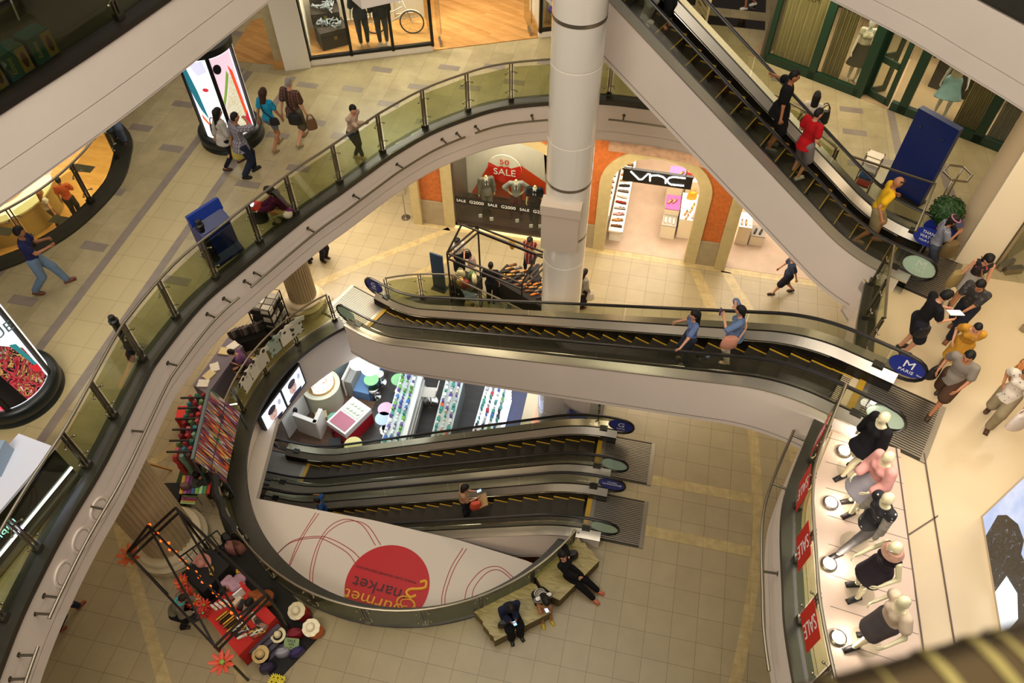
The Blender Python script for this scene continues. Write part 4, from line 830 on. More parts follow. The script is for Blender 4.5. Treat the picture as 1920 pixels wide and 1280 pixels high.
def flower(loc, col, label, group, sc=1., mid='7aa03a'):
    key = ('fl', col)
    def mk():
        b = MB()
        for k in range(9):
            a = 2*PI*k/9; b.ell((.07*math.cos(a), .07*math.sin(a), .01+.015*(k % 2)), (.06, .022, .012), 8, 0, Matrix.Rotation(a, 3, 'Z')@Matrix.Rotation(-.35, 3, 'Y'), 5)
        b.ell((0, 0, .02), (.025, .025, .02), 8, 1, k=5); b.tube([(0, 0, 0), (.01, 0, -.16)], .005, 5, 2); return b
    return put('flower', 'flower', key, mk, [mat(col, .6), mat(mid, .6), mat('3f5a2a', .7)], loc, 0, label, group, sc)
for i in range(5): flower((-12.4+.05*i, -.62-.06*(i % 3), 1.05+.06*(i % 2)), ('d8541e', 'c23a1a')[i % 2], '%s flower in the bunch above the wooden ladder shelf' % ('orange', 'red')[i % 2], 'bunch above the ladder shelf')
# ================================================================== flower, hat and bag stall
fc = [Vector((-10.5, -3.3, 0)), Vector((-10.0, -2.12, 0)), Vector((-7.25, -3.5, 0)), Vector((-7.82, -4.68, 0))]
fr = house('black tube frame with a string of red lamps over the flower stall', fc, 0, 2.4, 2.62, ((fc[0]+fc[1])/2, (fc[2]+fc[3])/2))
a, c = fc[1].lerp(fc[0], .5), fc[2].lerp(fc[3], .5)
for i in range(20):
    k = i/19; q = a.lerp(c, k)+Vector((.03*math.sin(i*2), .03*math.cos(i*3), 2.58)); put('fairy_light', 'light', 'fairy', lambda: MB().ell((0, 0, 0), .035, 8, k=6), [mat('ff5a1a', .4, emit=2.2, name='lamp_amber')], q, 0, 'small amber lamp of the string along the frame ridge', 'string of amber lamps')
b = MB(); b.prism([(-10.4, -2.75), (-9.55, -1.55), (-6.55, -3.3), (-7.2, -4.6)], 0, .05); tag(b.build('floor_mat', BCLOTH), 'black mat under the flower stall', 'mat')
RED = mat('b81f16', .75, name='red_cloth')
table('red draped table crowded with bracelets, clutches and shoes', [(-9.15, -3.7), (-8.6, -2.85), (-7.5, -3.45), (-7.95, -4.4)], .75, .04, RED, cloth=RED)
table('black draped stand at the column end of the flower stall', [(-10.1, -2.95), (-9.75, -2.2), (-9.1, -2.5), (-9.4, -3.25)], .6, .04, BCLOTH, cloth=BCLOTH)
def mix(k, n0): return Vector((-9.0, -3.6, .76)).lerp(Vector((-7.85, -4.2, .76)), k)+Vector((.38, .62, 0))*n0
for i in range(9):
    q = mix(.25+.05*i, .1+.06*(i % 2)); put('bracelet_roll', 'jewellery', ('br', i % 3), lambda: MB().tube([(-.14, 0, .03), (.14, 0, .03)], .03, 10), [mat(('c9a03a', '8a6a3a', '3a2a24')[i % 3], .25, .8)], q, 1.0, '%s bangle roll in the row on the red table' % ('gold', 'bronze', 'dark')[i % 3], 'bangle rolls on the red table')
for i in range(8):
    q = mix(.12+.11*i, .7); put('clutch', 'bag', ('cl', i % 4), lambda: MB().box((0, 0, .04), (.26, .12, .08), taper=.8), [mat(('7a4a3a', 'c9b79a', '1c1a1a', '8a6a5a')[i % 4], .4)], q, .9+.3*i, '%s clutch bag lying at the back of the red table' % ('brown', 'cream', 'black', 'tan')[i % 4], 'clutch bags on the red table')
for i in range(14): c = ('silver', 'white', 'red', 'gold', 'black')[i % 5]; shoe(c, mix(.62+.06*(i // 2), .12+.12*(i % 2)+(.3 if i > 7 else 0)), 2.2, '%s shoe at the near end of the red table' % c, 'shoes on the red table', .9)
for i in range(4): shoe('white', mix(.03+.03*i, .1+.12*i), 1.2, 'white shoe at the far corner of the red table', 'white shoes on the red table', .9)
for i in range(6): q = mix(.45+.07*i, .38); put('silver_tube', 'jewellery', ('tb', i % 2), lambda: MB().tube([(0, -.1, .03), (0, .1, .03)], .025, 8), [mat(('d0c8b0', '5a5560')[i % 2], .25, .9)], q, .9, '%s tube of bangles in the middle of the red table' % ('silver', 'grey')[i % 2], 'bangle tubes on the red table')
mr = thing('table_mirror', 'small white-framed mirror standing on the red table', 'mirror', mix(.2, .85)); b = MB(); b.box(mix(.2, .85)+Vector((0, 0, .16)), (.24, .03, .32), 1.0); b.build('frame', SIGNW, mr); b = MB(); b.box(mix(.2, .85)+Vector((-.016, -.01, .16)), (.2, .02, .28), 1.0); b.build('glass', mat('6a7a72', .08, .9, name='mirror'), mr)
b = MB(); u_, v_ = Vector((-7.92, -4.2, 0)), Vector((-7.5, -3.5, 0)); 
for k in range(4): b.slab(u_+Vector((.09*k, -.05*k, .0)), v_-u_, (.085, -.045, 0), (0, 0, .5-.1*k))
tag(b.build('step_stand', mat('4a4450', .5, name='step_grey')), 'low grey stepped stand at the near end of the flower stall', 'stand')
hat((-7.2, -3.15, .5), 0, .2, 'dcd0ae', 'cream straw hat on the red bag nearest the railing', None, .2, .02); hat((-6.75, -3.42, .46), 0, .2, 'ece3c4', 'white ruffled hat on the orange bag at the mat edge', None, .15, .03); hat((-7.42, -3.72, .42), 0, .17, 'd9cca4', 'cream hat with a brown band left of the sale sign', '7a4a2a', .1); hat((-7.62, -4.2, .46), 0, .19, 'c9ae74', 'tan straw hat with a bow beside the grey steps', 'd9c9a0', .15, .01); hat((-9.75, -2.62, .62), 0, .23, 'b4796a', 'dusty pink wide hat on the black stand by the fluted column', None, .35)
bag((-7.15, -3.1, .05), .3, .42, .3, .42, '8a1c18', 'dark red bag under the cream straw hat', None); bag((-6.72, -3.4, .05), .3, .4, .3, .38, 'c2622a', 'orange bag under the white ruffled hat', None); bag((-7.15, -3.55, .05), .4, .42, .24, .24, '7a1420', 'crimson handbag in the middle of the black mat'); bag((-7.25, -4.0, .05), .5, .34, .18, .26, '9a98a4', 'lilac grey handbag beside the sale sign'); bag((-6.95, -3.92, .05), .8, .36, .18, .24, '2e2158', 'purple handbag right of the sale sign'); bag((-7.45, -4.38, .05), .6, .36, .2, .28, '2a2040', 'dark purple handbag by the tan hat')
b = MB(); b.lathe([(.14, 0), (.16, .3), (.1, .38)], (-7.42, -3.72, .05), 20); tag(b.build('hat_block', BLACK), 'black block under the cream hat with a brown band', 'hat stand'); b = MB(); b.lathe([(.14, 0), (.16, .34), (.1, .42)], (-7.62, -4.2, .05), 20); tag(b.build('hat_block', BLACK), 'black block under the tan straw hat', 'hat stand')
ss = thing('sale_sign', 'small green sign reading SALE 50% standing on the black mat', 'sign', (-7.1, -3.78, .05)); M = basis((-7.1, -3.8, .27), (1, .12, 0), (-.1, .75, .66)); b = MB(); q = M.to_3x3(); b.box((-7.1, -3.8, .27), (.34, .26, .02), M=q); b.build('board', mat('8aa070', .6, name='sign_green'), ss)
for s_, sz, dy in (('SALE', .09, .07), ('50%', .08, -.01), ('ALL', .05, -.08)): text(s_, sz, M@Matrix.Translation((0, dy, .014)), BLACK, ss, depth=.003)
b = MB(); b.box((-7.1, -3.72, .15), (.03, .03, .22)); b.build('prop', BLACK, ss)
for i in range(9): flower((-7.25+.1*(i % 3), -4.72+.1*(i // 3), .12+.03*(i % 2)), 'd8c832', 'yellow flower of the cluster at the near corner of the black mat', 'yellow flower cluster', .7, '3a2a1a')
flower((-10.62, -3.25, 2.05), 'c25a2a', 'large orange flower on the frame corner beside the fluted column', None, 2.2); flower((-7.7, -4.85, 2.0), 'c24a32', 'large red flower on the near corner of the stall frame', None, 2.2)
for i in range(12): q = Vector((-9.95, -3.2, .75)).lerp(Vector((-9.0, -3.75, .75)), i/11)+Vector((.06*math.sin(i*5), .07*math.cos(i*7), .12*math.sin(i*3))); c = ('c8321e', 'd8602a', '9a1c1c')[i % 3]; flower(q, c, '%s artificial flower along the side of the flower stall' % ('red', 'orange', 'dark red')[i % 3], 'flowers along the stall side', 1.3)
for i in range(6): shoe('gold', (-9.45+.2*(i // 2)+.06*(i % 2), -2.75+.12*(i // 2), .62 if i < 2 else .07), .6, 'gold flat shoe on the black part of the flower stall', 'gold flats on the black mat')
bag((-9.35, -1.95, .05), .2, .5, .3, .34, 'a06a62', 'dusty pink bag at the railing side of the flower stall'); bag((-9.1, -3.55, .05), .2, .3, .25, .3, 'd0ccc4', 'white carrier bag on the floor below the flowers', None, name='carrier_bag'); bag((-9.6, -1.75, .05), .5, .4, .3, .3, '2a2626', 'black bag at the railing side of the flower stall')
rk2 = thing('wire_rack', 'black wire rack on the stall beside the column base', 'rack', (-9.95, -2.35, 0)); b = MB()
for k in range(7): q = Vector((-10.15, -2.7, 0)).lerp(Vector((-9.6, -1.9, 0)), k/6); b.bar((q.x, q.y, .1), (q.x, q.y, .95), .018)
for z in (.1, .95): b.bar((-10.15, -2.7, z), (-9.6, -1.9, z), .03)
b.build('frame', BLACK, rk2)
dr = offset([gc(a, 5.12) for a in range(-196, -228+0, -2)], 0); cl = [gc(a, 5.14) for a in range(-158, -128, 2)] if 0 else [gc(a, 5.16) for a in range(-136, -152, -2)]
dq = [gc(a, 5.17) for a in range(-128, -160, -2)]; b = MB(); n = len(dq); vs = []
for z, o in ((1.2, -.12), (1.23, 0), (1.18, .07), (.7, .12), (.1, .2)):
    for i, p in enumerate(offset(dq, 0)): d = (p-GC).normalized(); vs.append(p+d*(o+.03*math.sin(i*1.7+z*2))+Vector((0, 0, z)))
b.add(vs, [(k*n+i, k*n+i+1, (k+1)*n+i+1, (k+1)*n+i) for k in range(4) for i in range(n-1)], 0, True); tag(b.build('black_drape', BCLOTH), 'long black cloth draped over the railing beside the flower stall', 'cloth')
# ================================================================== benches
BSTONE = mix_noise_mat('banded_stone', [(0, '6a5a30'), (.38, '8f7f4c'), (.46, 'a89a62'), (.52, '7d6c3a'), (.58, 'a0925a'), (.7, '8a7a48')], 3.2, 5, 0, .35, 'noise', (1, 1, 1), .3, False); mpn = [n for n in BSTONE.node_tree.nodes if n.type == 'MAPPING'][0]; mpn.inputs['Rotation'].default_value = (0, 0, -.62); mpn.inputs['Scale'].default_value = (.35, 3.2, 1)
def bench(px, label):
    P = ats(px, .44); c = sum(P, Vector())/4; r = thing('stone_bench', label, 'bench', (c.x, c.y, 0)); N = 12; rr = random.Random(len(px)+int(px[0][0])); b = MB()
    a, bb, cc, dd = P; L = []
    ed0 = [a.lerp(dd, i/7)+Vector((rr.uniform(-.05, .05), rr.uniform(-.05, .05), 0)) for i in range(8)]; ed1 = [bb.lerp(cc, i/7)+Vector((rr.uniform(-.04, .04), rr.uniform(-.04, .04), 0)) for i in range(8)]
    poly = [(p.x, p.y) for p in ed0]+[(p.x, p.y) for p in ed1[::-1]]
    b.prism(poly, .05, .44, 0, ms=1); tp = b.build('stone_block', [BSTONE, mat('6d5f3a', .8, var=.25, vscale=12, bump=.6, bscale=25, name='rough_stone')], r)
    b = MB(); b.prism([(c.x+(x-c.x)*.88, c.y+(y-c.y)*.88) for x, y in poly], 0, .05); b.build('plinth', mat('3a3326', .7), r)
bench([(893, 1144), (1000, 1090), (1031, 1148), (930, 1204)], 'banded stone bench on the left, two people sitting on it'); bench([(1002, 1080), (1083, 1008), (1124, 1050), (1051, 1129)], 'banded stone bench beside the landing plate, one person sitting on it')
# ================================================================== basement lid with the market emblem
zl = -1.12; L_ = [at(480, 934, zl), at(700, 975, zl), at(860, 1012, zl), at(985, 1050, zl), at(1010, 1060, zl)]; b = MB()
ed = [(p.x, p.y) for p in L_]; cir = [gc(a, GR-.03) for a in range(-38, -196, -3)]; 
poly = ed+[(p.x, p.y) for p in cir if True]
gm = thing('market_canopy', 'white curved canopy with red gourmet market emblem inside the round opening', 'canopy', (GC.x, GC.y-2, zl)); b.prism(poly, zl-.25, zl); b.build('panel', mat('c9bfb2', .5, name='canopy_white'), gm)
ec = at(726, 1097, zl+.004); er = (at(805, 1097, zl)-at(646, 1097, zl)).length/2; vs = [(ec.x+er*math.cos(2*PI*j/64), ec.y+er*math.sin(2*PI*j/64)) for j in range(64)]
inside = [p for p in vs if (Vector((p[0], p[1], 0))-GC).length < GR-.03]
b = MB(); b.prism(inside, zl, zl+.006); em = b.build('emblem', mat('b0141c', .45, name='emblem_red'), gm)
GOLD, DKR = mat('d9a02a', .5, name='emblem_gold'), mat('3a1216', .5, name='emblem_dark'); xd, yd = Vector((-1, .06, 0)), Vector((-.06, -1, 0)); k = er
def em_text(s, size, x, y, mt, sx=1.): 
    M = basis(ec+xd*x*k+yd*y*k+Vector((0, 0, .012)), xd, yd); text(s, size*k, M, mt, em, depth=.006, sx=sx)
em_text('ourmet', .39, .16, .45, GOLD, 1.25); em_text('market', .41, .14, .12, DKR, 1.15); em_text('WORLD CLASS GOURMET DESTINATION', .075, .12, -.24, DKR, 1.1)
def curve3(pts, r, mt, nm='emblem_stroke'):
    b = MB(); b.tube(spline([ec+xd*x*k+yd*(y-.06)*k+Vector((0, 0, .012)) for x, y in pts], 6), r*k, 6); b.build(nm, mt, em)
curve3([(-.72, -.22), (-.84, -.28), (-.88, -.14), (-.74, -.06), (-.56, .0), (-.5, .1), (-.62, .18), (-.74, .1)], .035, GOLD); curve3([(-.62, .18), (-.42, .22), (-.36, .36), (-.5, .5), (-.72, .46), (-.78, .3), (-.6, .2)], .02, GOLD); curve3([(-.5, .5), (-.4, .66), (-.62, .74), (-.84, .62), (-.84, .4), (-.66, .24), (-.46, .3), (-.5, .42), (-.64, .4)], .014, GOLD)
b = MB(); q = ec+xd*.1*k+yd*.62*k; M = basis(q+Vector((0, 0, .01)), xd, yd); b.box(q+Vector((0, 0, .008)), (.42*k, .1*k, .008), M=M.to_3x3()); b.build('paper_label', SIGNW, em); text('Dining Grocery', .07*k, basis(q+Vector((0, 0, .016)), xd, yd), BLACK, em, depth=.003)
LINE = mat('9a2a30', .5, name='line_red')
for pts in (((512, 1046), (545, 1017), (590, 1008), (612, 1013), (650, 1035), (668, 1058)), ((514, 1043), (550, 1013), (598, 1005), (630, 1014), (660, 1032), (676, 1048)), ((598, 962), (572, 1000), (548, 1050), (536, 1080)), ((592, 961), (562, 1010), (549, 1040), (536, 1076)), ((704, 1022), (680, 985), (650, 973), (620, 985), (598, 1015), (583, 1060), (580, 1105)), ((714, 1021), (690, 986), (660, 976), (630, 986), (604, 1012), (588, 1065), (586, 1108)), ((868, 1027), (845, 1065), (830, 1110), (828, 1140)), ((875, 1028), (852, 1065), (836, 1110), (834, 1139)), ((870, 1130), (878, 1098), (905, 1068), (935, 1062), (960, 1080), (968, 1090)), ((884, 1125), (890, 1100), (912, 1074), (934, 1068), (955, 1082), (963, 1094))):
    P = [p for p in spline(ats(pts, zl+.003), 5) if (Vector((p.x, p.y, 0))-GC).length < GR-.06]; b = MB(); b.ribbon(P, zl, -.01, .01, 0, .004); b.build('line', LINE, gm)
# ================================================================== basement
def atb(px, py, h=0.): return at(px, py, ZB+h)
b = MB(); b.prism([(-24, -6), (10, -6), (10, 16), (-24, 16)], -2.0, -1.96) if 0 else None
# counter units
def counter(label, pa, pb, w, h, mt, top, nm='display_counter'):
    a, c = atb(*pa, h), atb(*pb, h); a.z = c.z = ZB; d = (c-a).normalized(); nn = Vector((d.y, -d.x, 0)); r = thing(nm, label, 'counter', a); M = basis(a, d, (0, 0, 1)).to_3x3()
    b = MB(); L = (c-a).length; m3 = Matrix((d, Vector((-d.y, d.x, 0)), Vector((0, 0, 1)))).transposed(); b.box(a+d*L/2+nn*w/2+Vector((0, 0, h/2-.02)), (L, w, h-.04), M=m3); b.build('body', mt, r)
    b = MB(); b.box(a+d*L/2+nn*w/2+Vector((0, 0, h-.015)), (L+.02, w+.02, .03), M=m3); b.build('top', top, r)
    b = MB(); b.box(a+d*L/2+nn*w/2+Vector((0, 0, .04)), (L-.04, w-.04, .08), M=m3); b.build('plinth', BLACK, r); return r, a, d, nn, L
GW = mat('d8dcd8', .3, name='counter_white'); PROD = {'white': 'e4e4e0', 'teal': '3f9a8a', 'purple': '6a4a9a', 'green': '6aa84a', 'orange': 'd8582a', 'blue': '3a6ab0', 'black': '24242a', 'silver': 'b0b4b8', 'red': 'b82a2a', 'cream': 'd8d0b0'}
def fill(a, d, nn, L, w, h, n, m, cols, place, rr):
    for i in range(n):
        for j in range(m):
            c = cols[rr.randrange(len(cols))]; s = rr.choice(((.1, .07, .16), (.07, .07, .22), (.14, .1, .1), (.06, .06, .12)))
            p = a+d*(L*(i+.5)/n)+nn*(w*(j+.5)/m)+Vector((0, 0, h)); pbox('product_box', 'product', p, math.atan2(d.y, d.x)+rr.uniform(-.2, .2), s, PROD[c], '%s product among the crowded goods on the %s' % (c, place), 'goods on the '+place)
rr = random.Random(5)
r1 = counter('left long glass counter of cosmetics in the basement, brown front', (712, 838), (752, 700), .62, 1.0, mat('5a4652', .4, name='counter_brown'), mat('cfe0dc', .15, name='counter_glass')); fill(*r1[1:], .62, 1.0, 22, 3, ['white', 'teal', 'purple', 'white', 'silver', 'green', 'blue', 'white'], 'left basement counter', rr)
b = MB(); b.box(r1[1]+r1[2]*(r1[4]*.45)-r1[3]*.02+Vector((0, 0, .75)), (.9, .04, .3), math.atan2(r1[2].y, r1[2].x)); b.build('orange_front', mat('c0501e', .5), r1[0])
q = r1[1]+r1[3]*.72; r1b = thing('shelf_unit', 'white shelf strip along the right side of the left basement counter', 'shelf', q); b = MB(); b.box(q+r1[2]*r1[4]/2+Vector((0, 0, .55)), (r1[4], .16, 1.1), math.atan2(r1[2].y, r1[2].x)); b.build('body', GW, r1b)
for z in (.4, .75): b = MB(); b.box(q+r1[2]*r1[4]/2+r1[3]*.09+Vector((0, 0, z)), (r1[4], .03, .03), math.atan2(r1[2].y, r1[2].x)); b.build('shelf_edge', SHW, r1b)
r2 = counter('middle glass counter of cosmetics in the basement', (803, 838), (838, 706), .6, 1.0, mat('7d8580', .3, name='counter_grey'), mat('d8e4de', .15, name='counter_glass2')); fill(*r2[1:], .6, 1.0, 20, 3, ['white', 'silver', 'teal', 'white', 'cream', 'orange', 'white', 'purple'], 'middle basement counter', rr)
r3 = counter('right brightly lit white counter in the basement', (885, 812), (912, 718), .85, 1.0, mat('e8f0ff', .3, name='lit_white'), mat('f2f6ff', .2, emit=.5, name='lit_top')); fill(*r3[1:], .8, 1.0, 12, 4, ['white', 'blue', 'red', 'teal', 'black', 'silver', 'green'], 'lit basement counter', rr)
for z in (.2, .4, .6, .8): b = MB(); b.box(r3[1]+r3[2]*r3[4]/2+r3[3]*.87+Vector((0, 0, z)), (r3[4], .03, .05), math.atan2(r3[2].y, r3[2].x)); b.build('light_strip', mat('cfdcff', .4, emit=3, name='strip_blue_white'), r3[0])
r4 = counter('cream counter edge with a pink neon line at the right of the basement', (975, 800), (990, 735), .5, 1.1, mat('d8c8a0', .5, name='counter_cream'), mat('e0d0a8', .4, name='cream_top')); b = MB(); b.tube([r4[1]+r4[3]*.42+Vector((0, 0, 1.13)), r4[1]+r4[3]*.42+r4[2]*r4[4]+Vector((0, 0, 1.13))], .015, 6); b.build('neon_line', mat('ff6a5a', .4, emit=3, name='neon_pink'), r4[0])
# ice cream kiosk
def cyl(nm, lab, cat, c, prof, mts): r = thing(nm, lab, cat, c); b = MB(); b.lathe(prof, c, 32); b.build('body', mts, r); return r
p = atb(612, 752); ks = thing('juice_kiosk', 'round cream kiosk with a glowing white menu drum', 'kiosk', p); b = MB(); b.lathe([(.62, 0), (.62, .95), (.66, 1.0), (.66, 1.04)], p, 40); b.build('counter', mat('d8d8c0', .4, name='kiosk_cream'), ks)
b = MB(); b.lathe([(.46, 1.1), (.5, 2.3), (.5, 2.45)], p, 40); b.build('menu_drum', mix_noise_mat('lit_menu', [(0, 'ffffff'), (.55, 'f2f6d8'), (.6, 'd86a5a'), (.62, 'ffffff')], 5, 2, 1.15), ks); b = MB(); b.box((p.x-.12, p.y-.47, p.z+1.75), (.12, .03, 1.2)); b.build('gold_band', mat('b98a3a', .4, name='drum_gold'), ks); b = MB(); b.lathe([(.49, 1.05), (.49, 1.11), (.3, 1.11), (.3, .9)], p, 40); b.build('drum_base', mat('b98a3a', .4, name='drum_gold'), ks)
p = atb(660, 802); fz = thing('ice_cream_freezer', 'red and white ice cream freezer with a glass lid', 'freezer', p); ang = .42; b = MB(); c = atb(658, 790, .45); c.z = ZB
b.box(c+Vector((0, 0, .3)), (.85, 1.25, .6), -ang); b.build('lower_body', mat('c01c2e', .4, name='freezer_red'), fz); b = MB(); b.box(c+Vector((0, 0, .72)), (.86, 1.26, .25), -ang); b.build('upper_body', mat('e8e4e0', .35, name='freezer_white'), fz)
M = Matrix.Rotation(-ang, 3, 'Z')
for s, col in ((-1, 'b06a7a'), (1, 'd0d8c8')): b = MB(); b.box(c+M@Vector((0, s*.3, .86)), (.7, .52, .02), -ang); b.build('glass_lid', mat(col, .12, name='lid_'+col), fz)
for i in range(8): q = c+M@Vector((-.22+.15*(i % 4), .2+.22*(i // 4), .875)); put('ice_cream_tub', 'tub', 'tub', lambda: MB().lathe([(.05, 0), (.06, .05)], (0, 0, 0), 14), [mat('dfe8d8', .4)], q, 0, 'small ice cream tub on the freezer lid', 'tubs on the freezer')
cb = thing('kiosk_counter', 'low white L-shaped counter left of the red freezer', 'counter', atb(585, 800)); 
P_ = [atb(552, 776, 1.0), atb(590, 790, 1.0), atb(600, 768, 1.0)]
for a, c in zip(P_, P_[1:]):
    d = c-a; b = MB(); b.box((a.x+d.x/2, a.y+d.y/2, ZB+.5), (d.length+.1, .14, 1.0), math.atan2(d.y, d.x)); b.build('counter_wall', mat('e0dcd4', .4, name='laminate_white'), cb)
w = thing('white_partition', 'white partition with a round porthole at the edge of the kiosk', 'partition', atb(535, 780)); a, c = atb(525, 785, 1.2), atb(565, 735, 1.2); d = c-a; b = MB(); b.box((a.x+d.x/2, a.y+d.y/2, ZB+.6), (d.length, .08, 1.2), math.atan2(d.y, d.x)); b.build('panel', mat('dfe0dc', .4, name='laminate_white2'), w); q = a+d*.55; b = MB(); b.ell((q.x+.05, q.y-.04, ZB+.9), (.09, .09, .12), 14); b.build('porthole', BLACK, w)
sf = thing('blue_sofa', 'long blue upholstered bench with a grey back behind the kiosk', 'sofa', atb(690, 720)); a, c = atb(676, 735, .45), atb(712, 660, .45); a.z = c.z = ZB; d = c-a; rz = math.atan2(d.y, d.x); nn = Vector((d.y, -d.x, 0)).normalized()
b = MB(); b.box(a+d/2+Vector((0, 0, .22)), (d.length, .6, .44), rz); b.build('seat', mat('5f86b0', .7, name='sofa_blue'), sf); b = MB(); b.box(a+d/2-nn*.4+Vector((0, 0, .45)), (d.length, .24, .9), rz); b.build('back', mat('8a8a84', .6, name='sofa_grey'), sf); b = MB(); b.box(a+d/2-nn*.6+Vector((0, 0, .5)), (d.length, .06, 1.0), rz); b.build('trim_rail', SHW, sf)
for i, px in enumerate(((672, 680), (694, 690))): p = at(*px, ZB+2.3); l = thing('pendant_lamp', 'glowing white pendant lamp, %s of the pair over the kiosk' % ('left' if i == 0 else 'right'), 'lamp', p); b = MB(); b.ell(p, (.3, .3, .14), 24); b.build('lamp_shade', mat('ffffff', .4, emit=9, name='lamp_white'), l); b = MB(); b.tube([p, p+Vector((0, 0, .5))], .01, 6); b.build('cord', SIGNW, l)
def round_table(px, h, r, col, lab): p = atb(*px, h); t = thing('cafe_table', lab, 'table', (p.x, p.y, ZB)); b = MB(); b.lathe([(r, h-.03), (r, h)], (p.x, p.y, ZB), 28); b.build('tabletop', mat(col, .4), t); b = MB(); b.lathe([(.22, 0), (.22, .02), (.03, .04), (.03, h-.03)], (p.x, p.y, ZB), 20); b.build('pedestal', CHROME, t)
round_table((696, 711), .74, .26, '8ac88a', 'round green cafe table between two chrome stools'); round_table((747, 711), .74, .26, '8ac88a', 'round green cafe table against the left counter'); round_table((723, 766), .74, .27, 'e0a8c0', 'round pink cafe table beside the left counter'); round_table((718, 784), .74, .27, 'a8c4e8', 'round pale blue cafe table beside the left counter'); round_table((662, 833), .74, .3, 'd8d08a', 'round yellow cafe table behind the far escalator')
round_table((625, 782), .6, .2, '6fa890', 'small green stool table beside the freezer')
for px, lab in (((711, 702), 'chrome swivel stool above the green table'), ((700, 729), 'chrome swivel stool below the green table')): p = atb(*px, .5); t = thing('bar_stool', lab, 'stool', (p.x, p.y, ZB)); b = MB(); b.lathe([(.18, .46), (.2, .5), (.17, .54), (.001, .55)], (p.x, p.y, ZB), 24); b.build('seat', CHROME, t); b = MB(); b.lathe([(.2, 0), (.2, .02), (.03, .04), (.03, .46)], (p.x, p.y, ZB), 20); b.build('pedestal', CHROME, t)
p = atb(806, 752); t = thing('swivel_chair', 'white shell swivel chair on a chrome foot between the counters', 'chair', p); b = MB(); q = atb(806, 738, .5)
b.slab((q.x-.24, q.y-.2, ZB+.5), (.48, .06, 0), (-.05, .42, 0), (0, 0, .03)); b.build('seat', SHW, t); b = MB(); b.slab((q.x+.2, q.y-.16, ZB+.5), (-.03, .44, .0), (.12, 0, .5), (.03, 0, 0)); b.build('backrest', SHW, t); b = MB(); b.lathe([(.25, 0), (.25, .03), (.03, .05), (.03, .5)], (q.x, q.y, ZB), 24); b.build('pedestal', CHROME, t)
for px, lab in (((727, 795), 'black stool under the pale blue table'), ((735, 745), 'dark stool beside the left counter'), ((628, 830), 'black chair beside the yellow table'), ((633, 800), 'black stool beside the freezer')): p = atb(*px, .45); t = thing('low_stool', lab, 'stool', (p.x, p.y, ZB)); b = MB(); b.box((p.x, p.y, ZB+.43), (.4, .4, .05), .4); b.build('seat', BLACK, t); [MB().bar((p.x+x, p.y+y, ZB), (p.x+x, p.y+y, ZB+.42), .03).build('leg', BLACK, t) for x in (-.15, .15) for y in (-.15, .15)]
pbox('cardboard_box', 'box', atb(607, 792), .5, (.4, .3, .5), 'b9a878', 'brown box between the white counter and the freezer'); pbox('grey_shelf', 'cabinet', atb(650, 690), 1.1, (1.2, .3, 1.6), 'a9bcc0', 'shelf of pale bottles behind the glowing drum')
# twin screens hung inside the opening
def tv(px, label):
    P = [at(px[i][0], px[i][1], px[i][2]) for i in range(4)]; return P
e0, e1 = gc(-199, 4.86), gc(-183, 4.86); sc = thing('video_screen', 'pair of advertising screens in one black frame on the curved white edge', 'screen', (e0.x, e0.y, -1.3)); d = (e1-e0); nn = Vector((-d.y, d.x, 0)).normalized()
if nn.dot(GC-e0) < 0: nn = -nn
dn = d.normalized(); mid = (e0+e1)/2+nn*.1+Vector((0, 0, -.85)); tilt = Matrix.Rotation(0, 3, 'Z'); M = Matrix((dn, nn, Vector((0, 0, 1)))).transposed(); b = MB(); b.box(mid, (2.05, .14, 1.0), M=M); b.build('frame', BLACK, sc)
for s in (-1, 1):
    b = MB(); c = mid+dn*s*.5+nn*.075; b.box(c, (.9, .02, .8), M=M); o = b.build('screen_panel', mat('dfe6f6', .3, emit=1.4, name='screen_white'), sc); right = dn if dn.cross(Vector((0, 0, 1))).dot(nn) > 0 else -dn
    for (x, z, rx, rz_, cc) in ((-.05, 0, .17, .26, 'c9a9a0'), (-.05, .2, .18, .14, '2a2430'), (-.1, .03, .03, .015, '1a1418'), (.03, .03, .03, .015, '1a1418'), (-.05, -.13, .05, .02, 'b03a4a'), (-.05, -.34, .34, .09, '20203a'), (.3, .15, .07, .12, 'b0b8d0')):
        b = MB(); n = 20; vs = [c+right*(x+rx*math.cos(2*PI*j/n))+Vector((0, 0, z+rz_*math.sin(2*PI*j/n)))+nn*(.012+.001*(cc != 'c9a9a0')) for j in range(n)]; b.add(vs, [tuple(range(n))]); b.build('picture_shape', mat(cc, .5, emit=.8, name='screen_'+cc), o)
pbox('red_poster_box', 'box', atb(1065, 760), .3, (.5, .3, .9), 'a8221a', 'red patterned box at the foot of the white column'); pbox('goods_bin', 'bin', at(978, 1045, ZB), .2, (1.2, .6, .8), 'a0602a', 'bin of bright goods seen below the canopy edge')
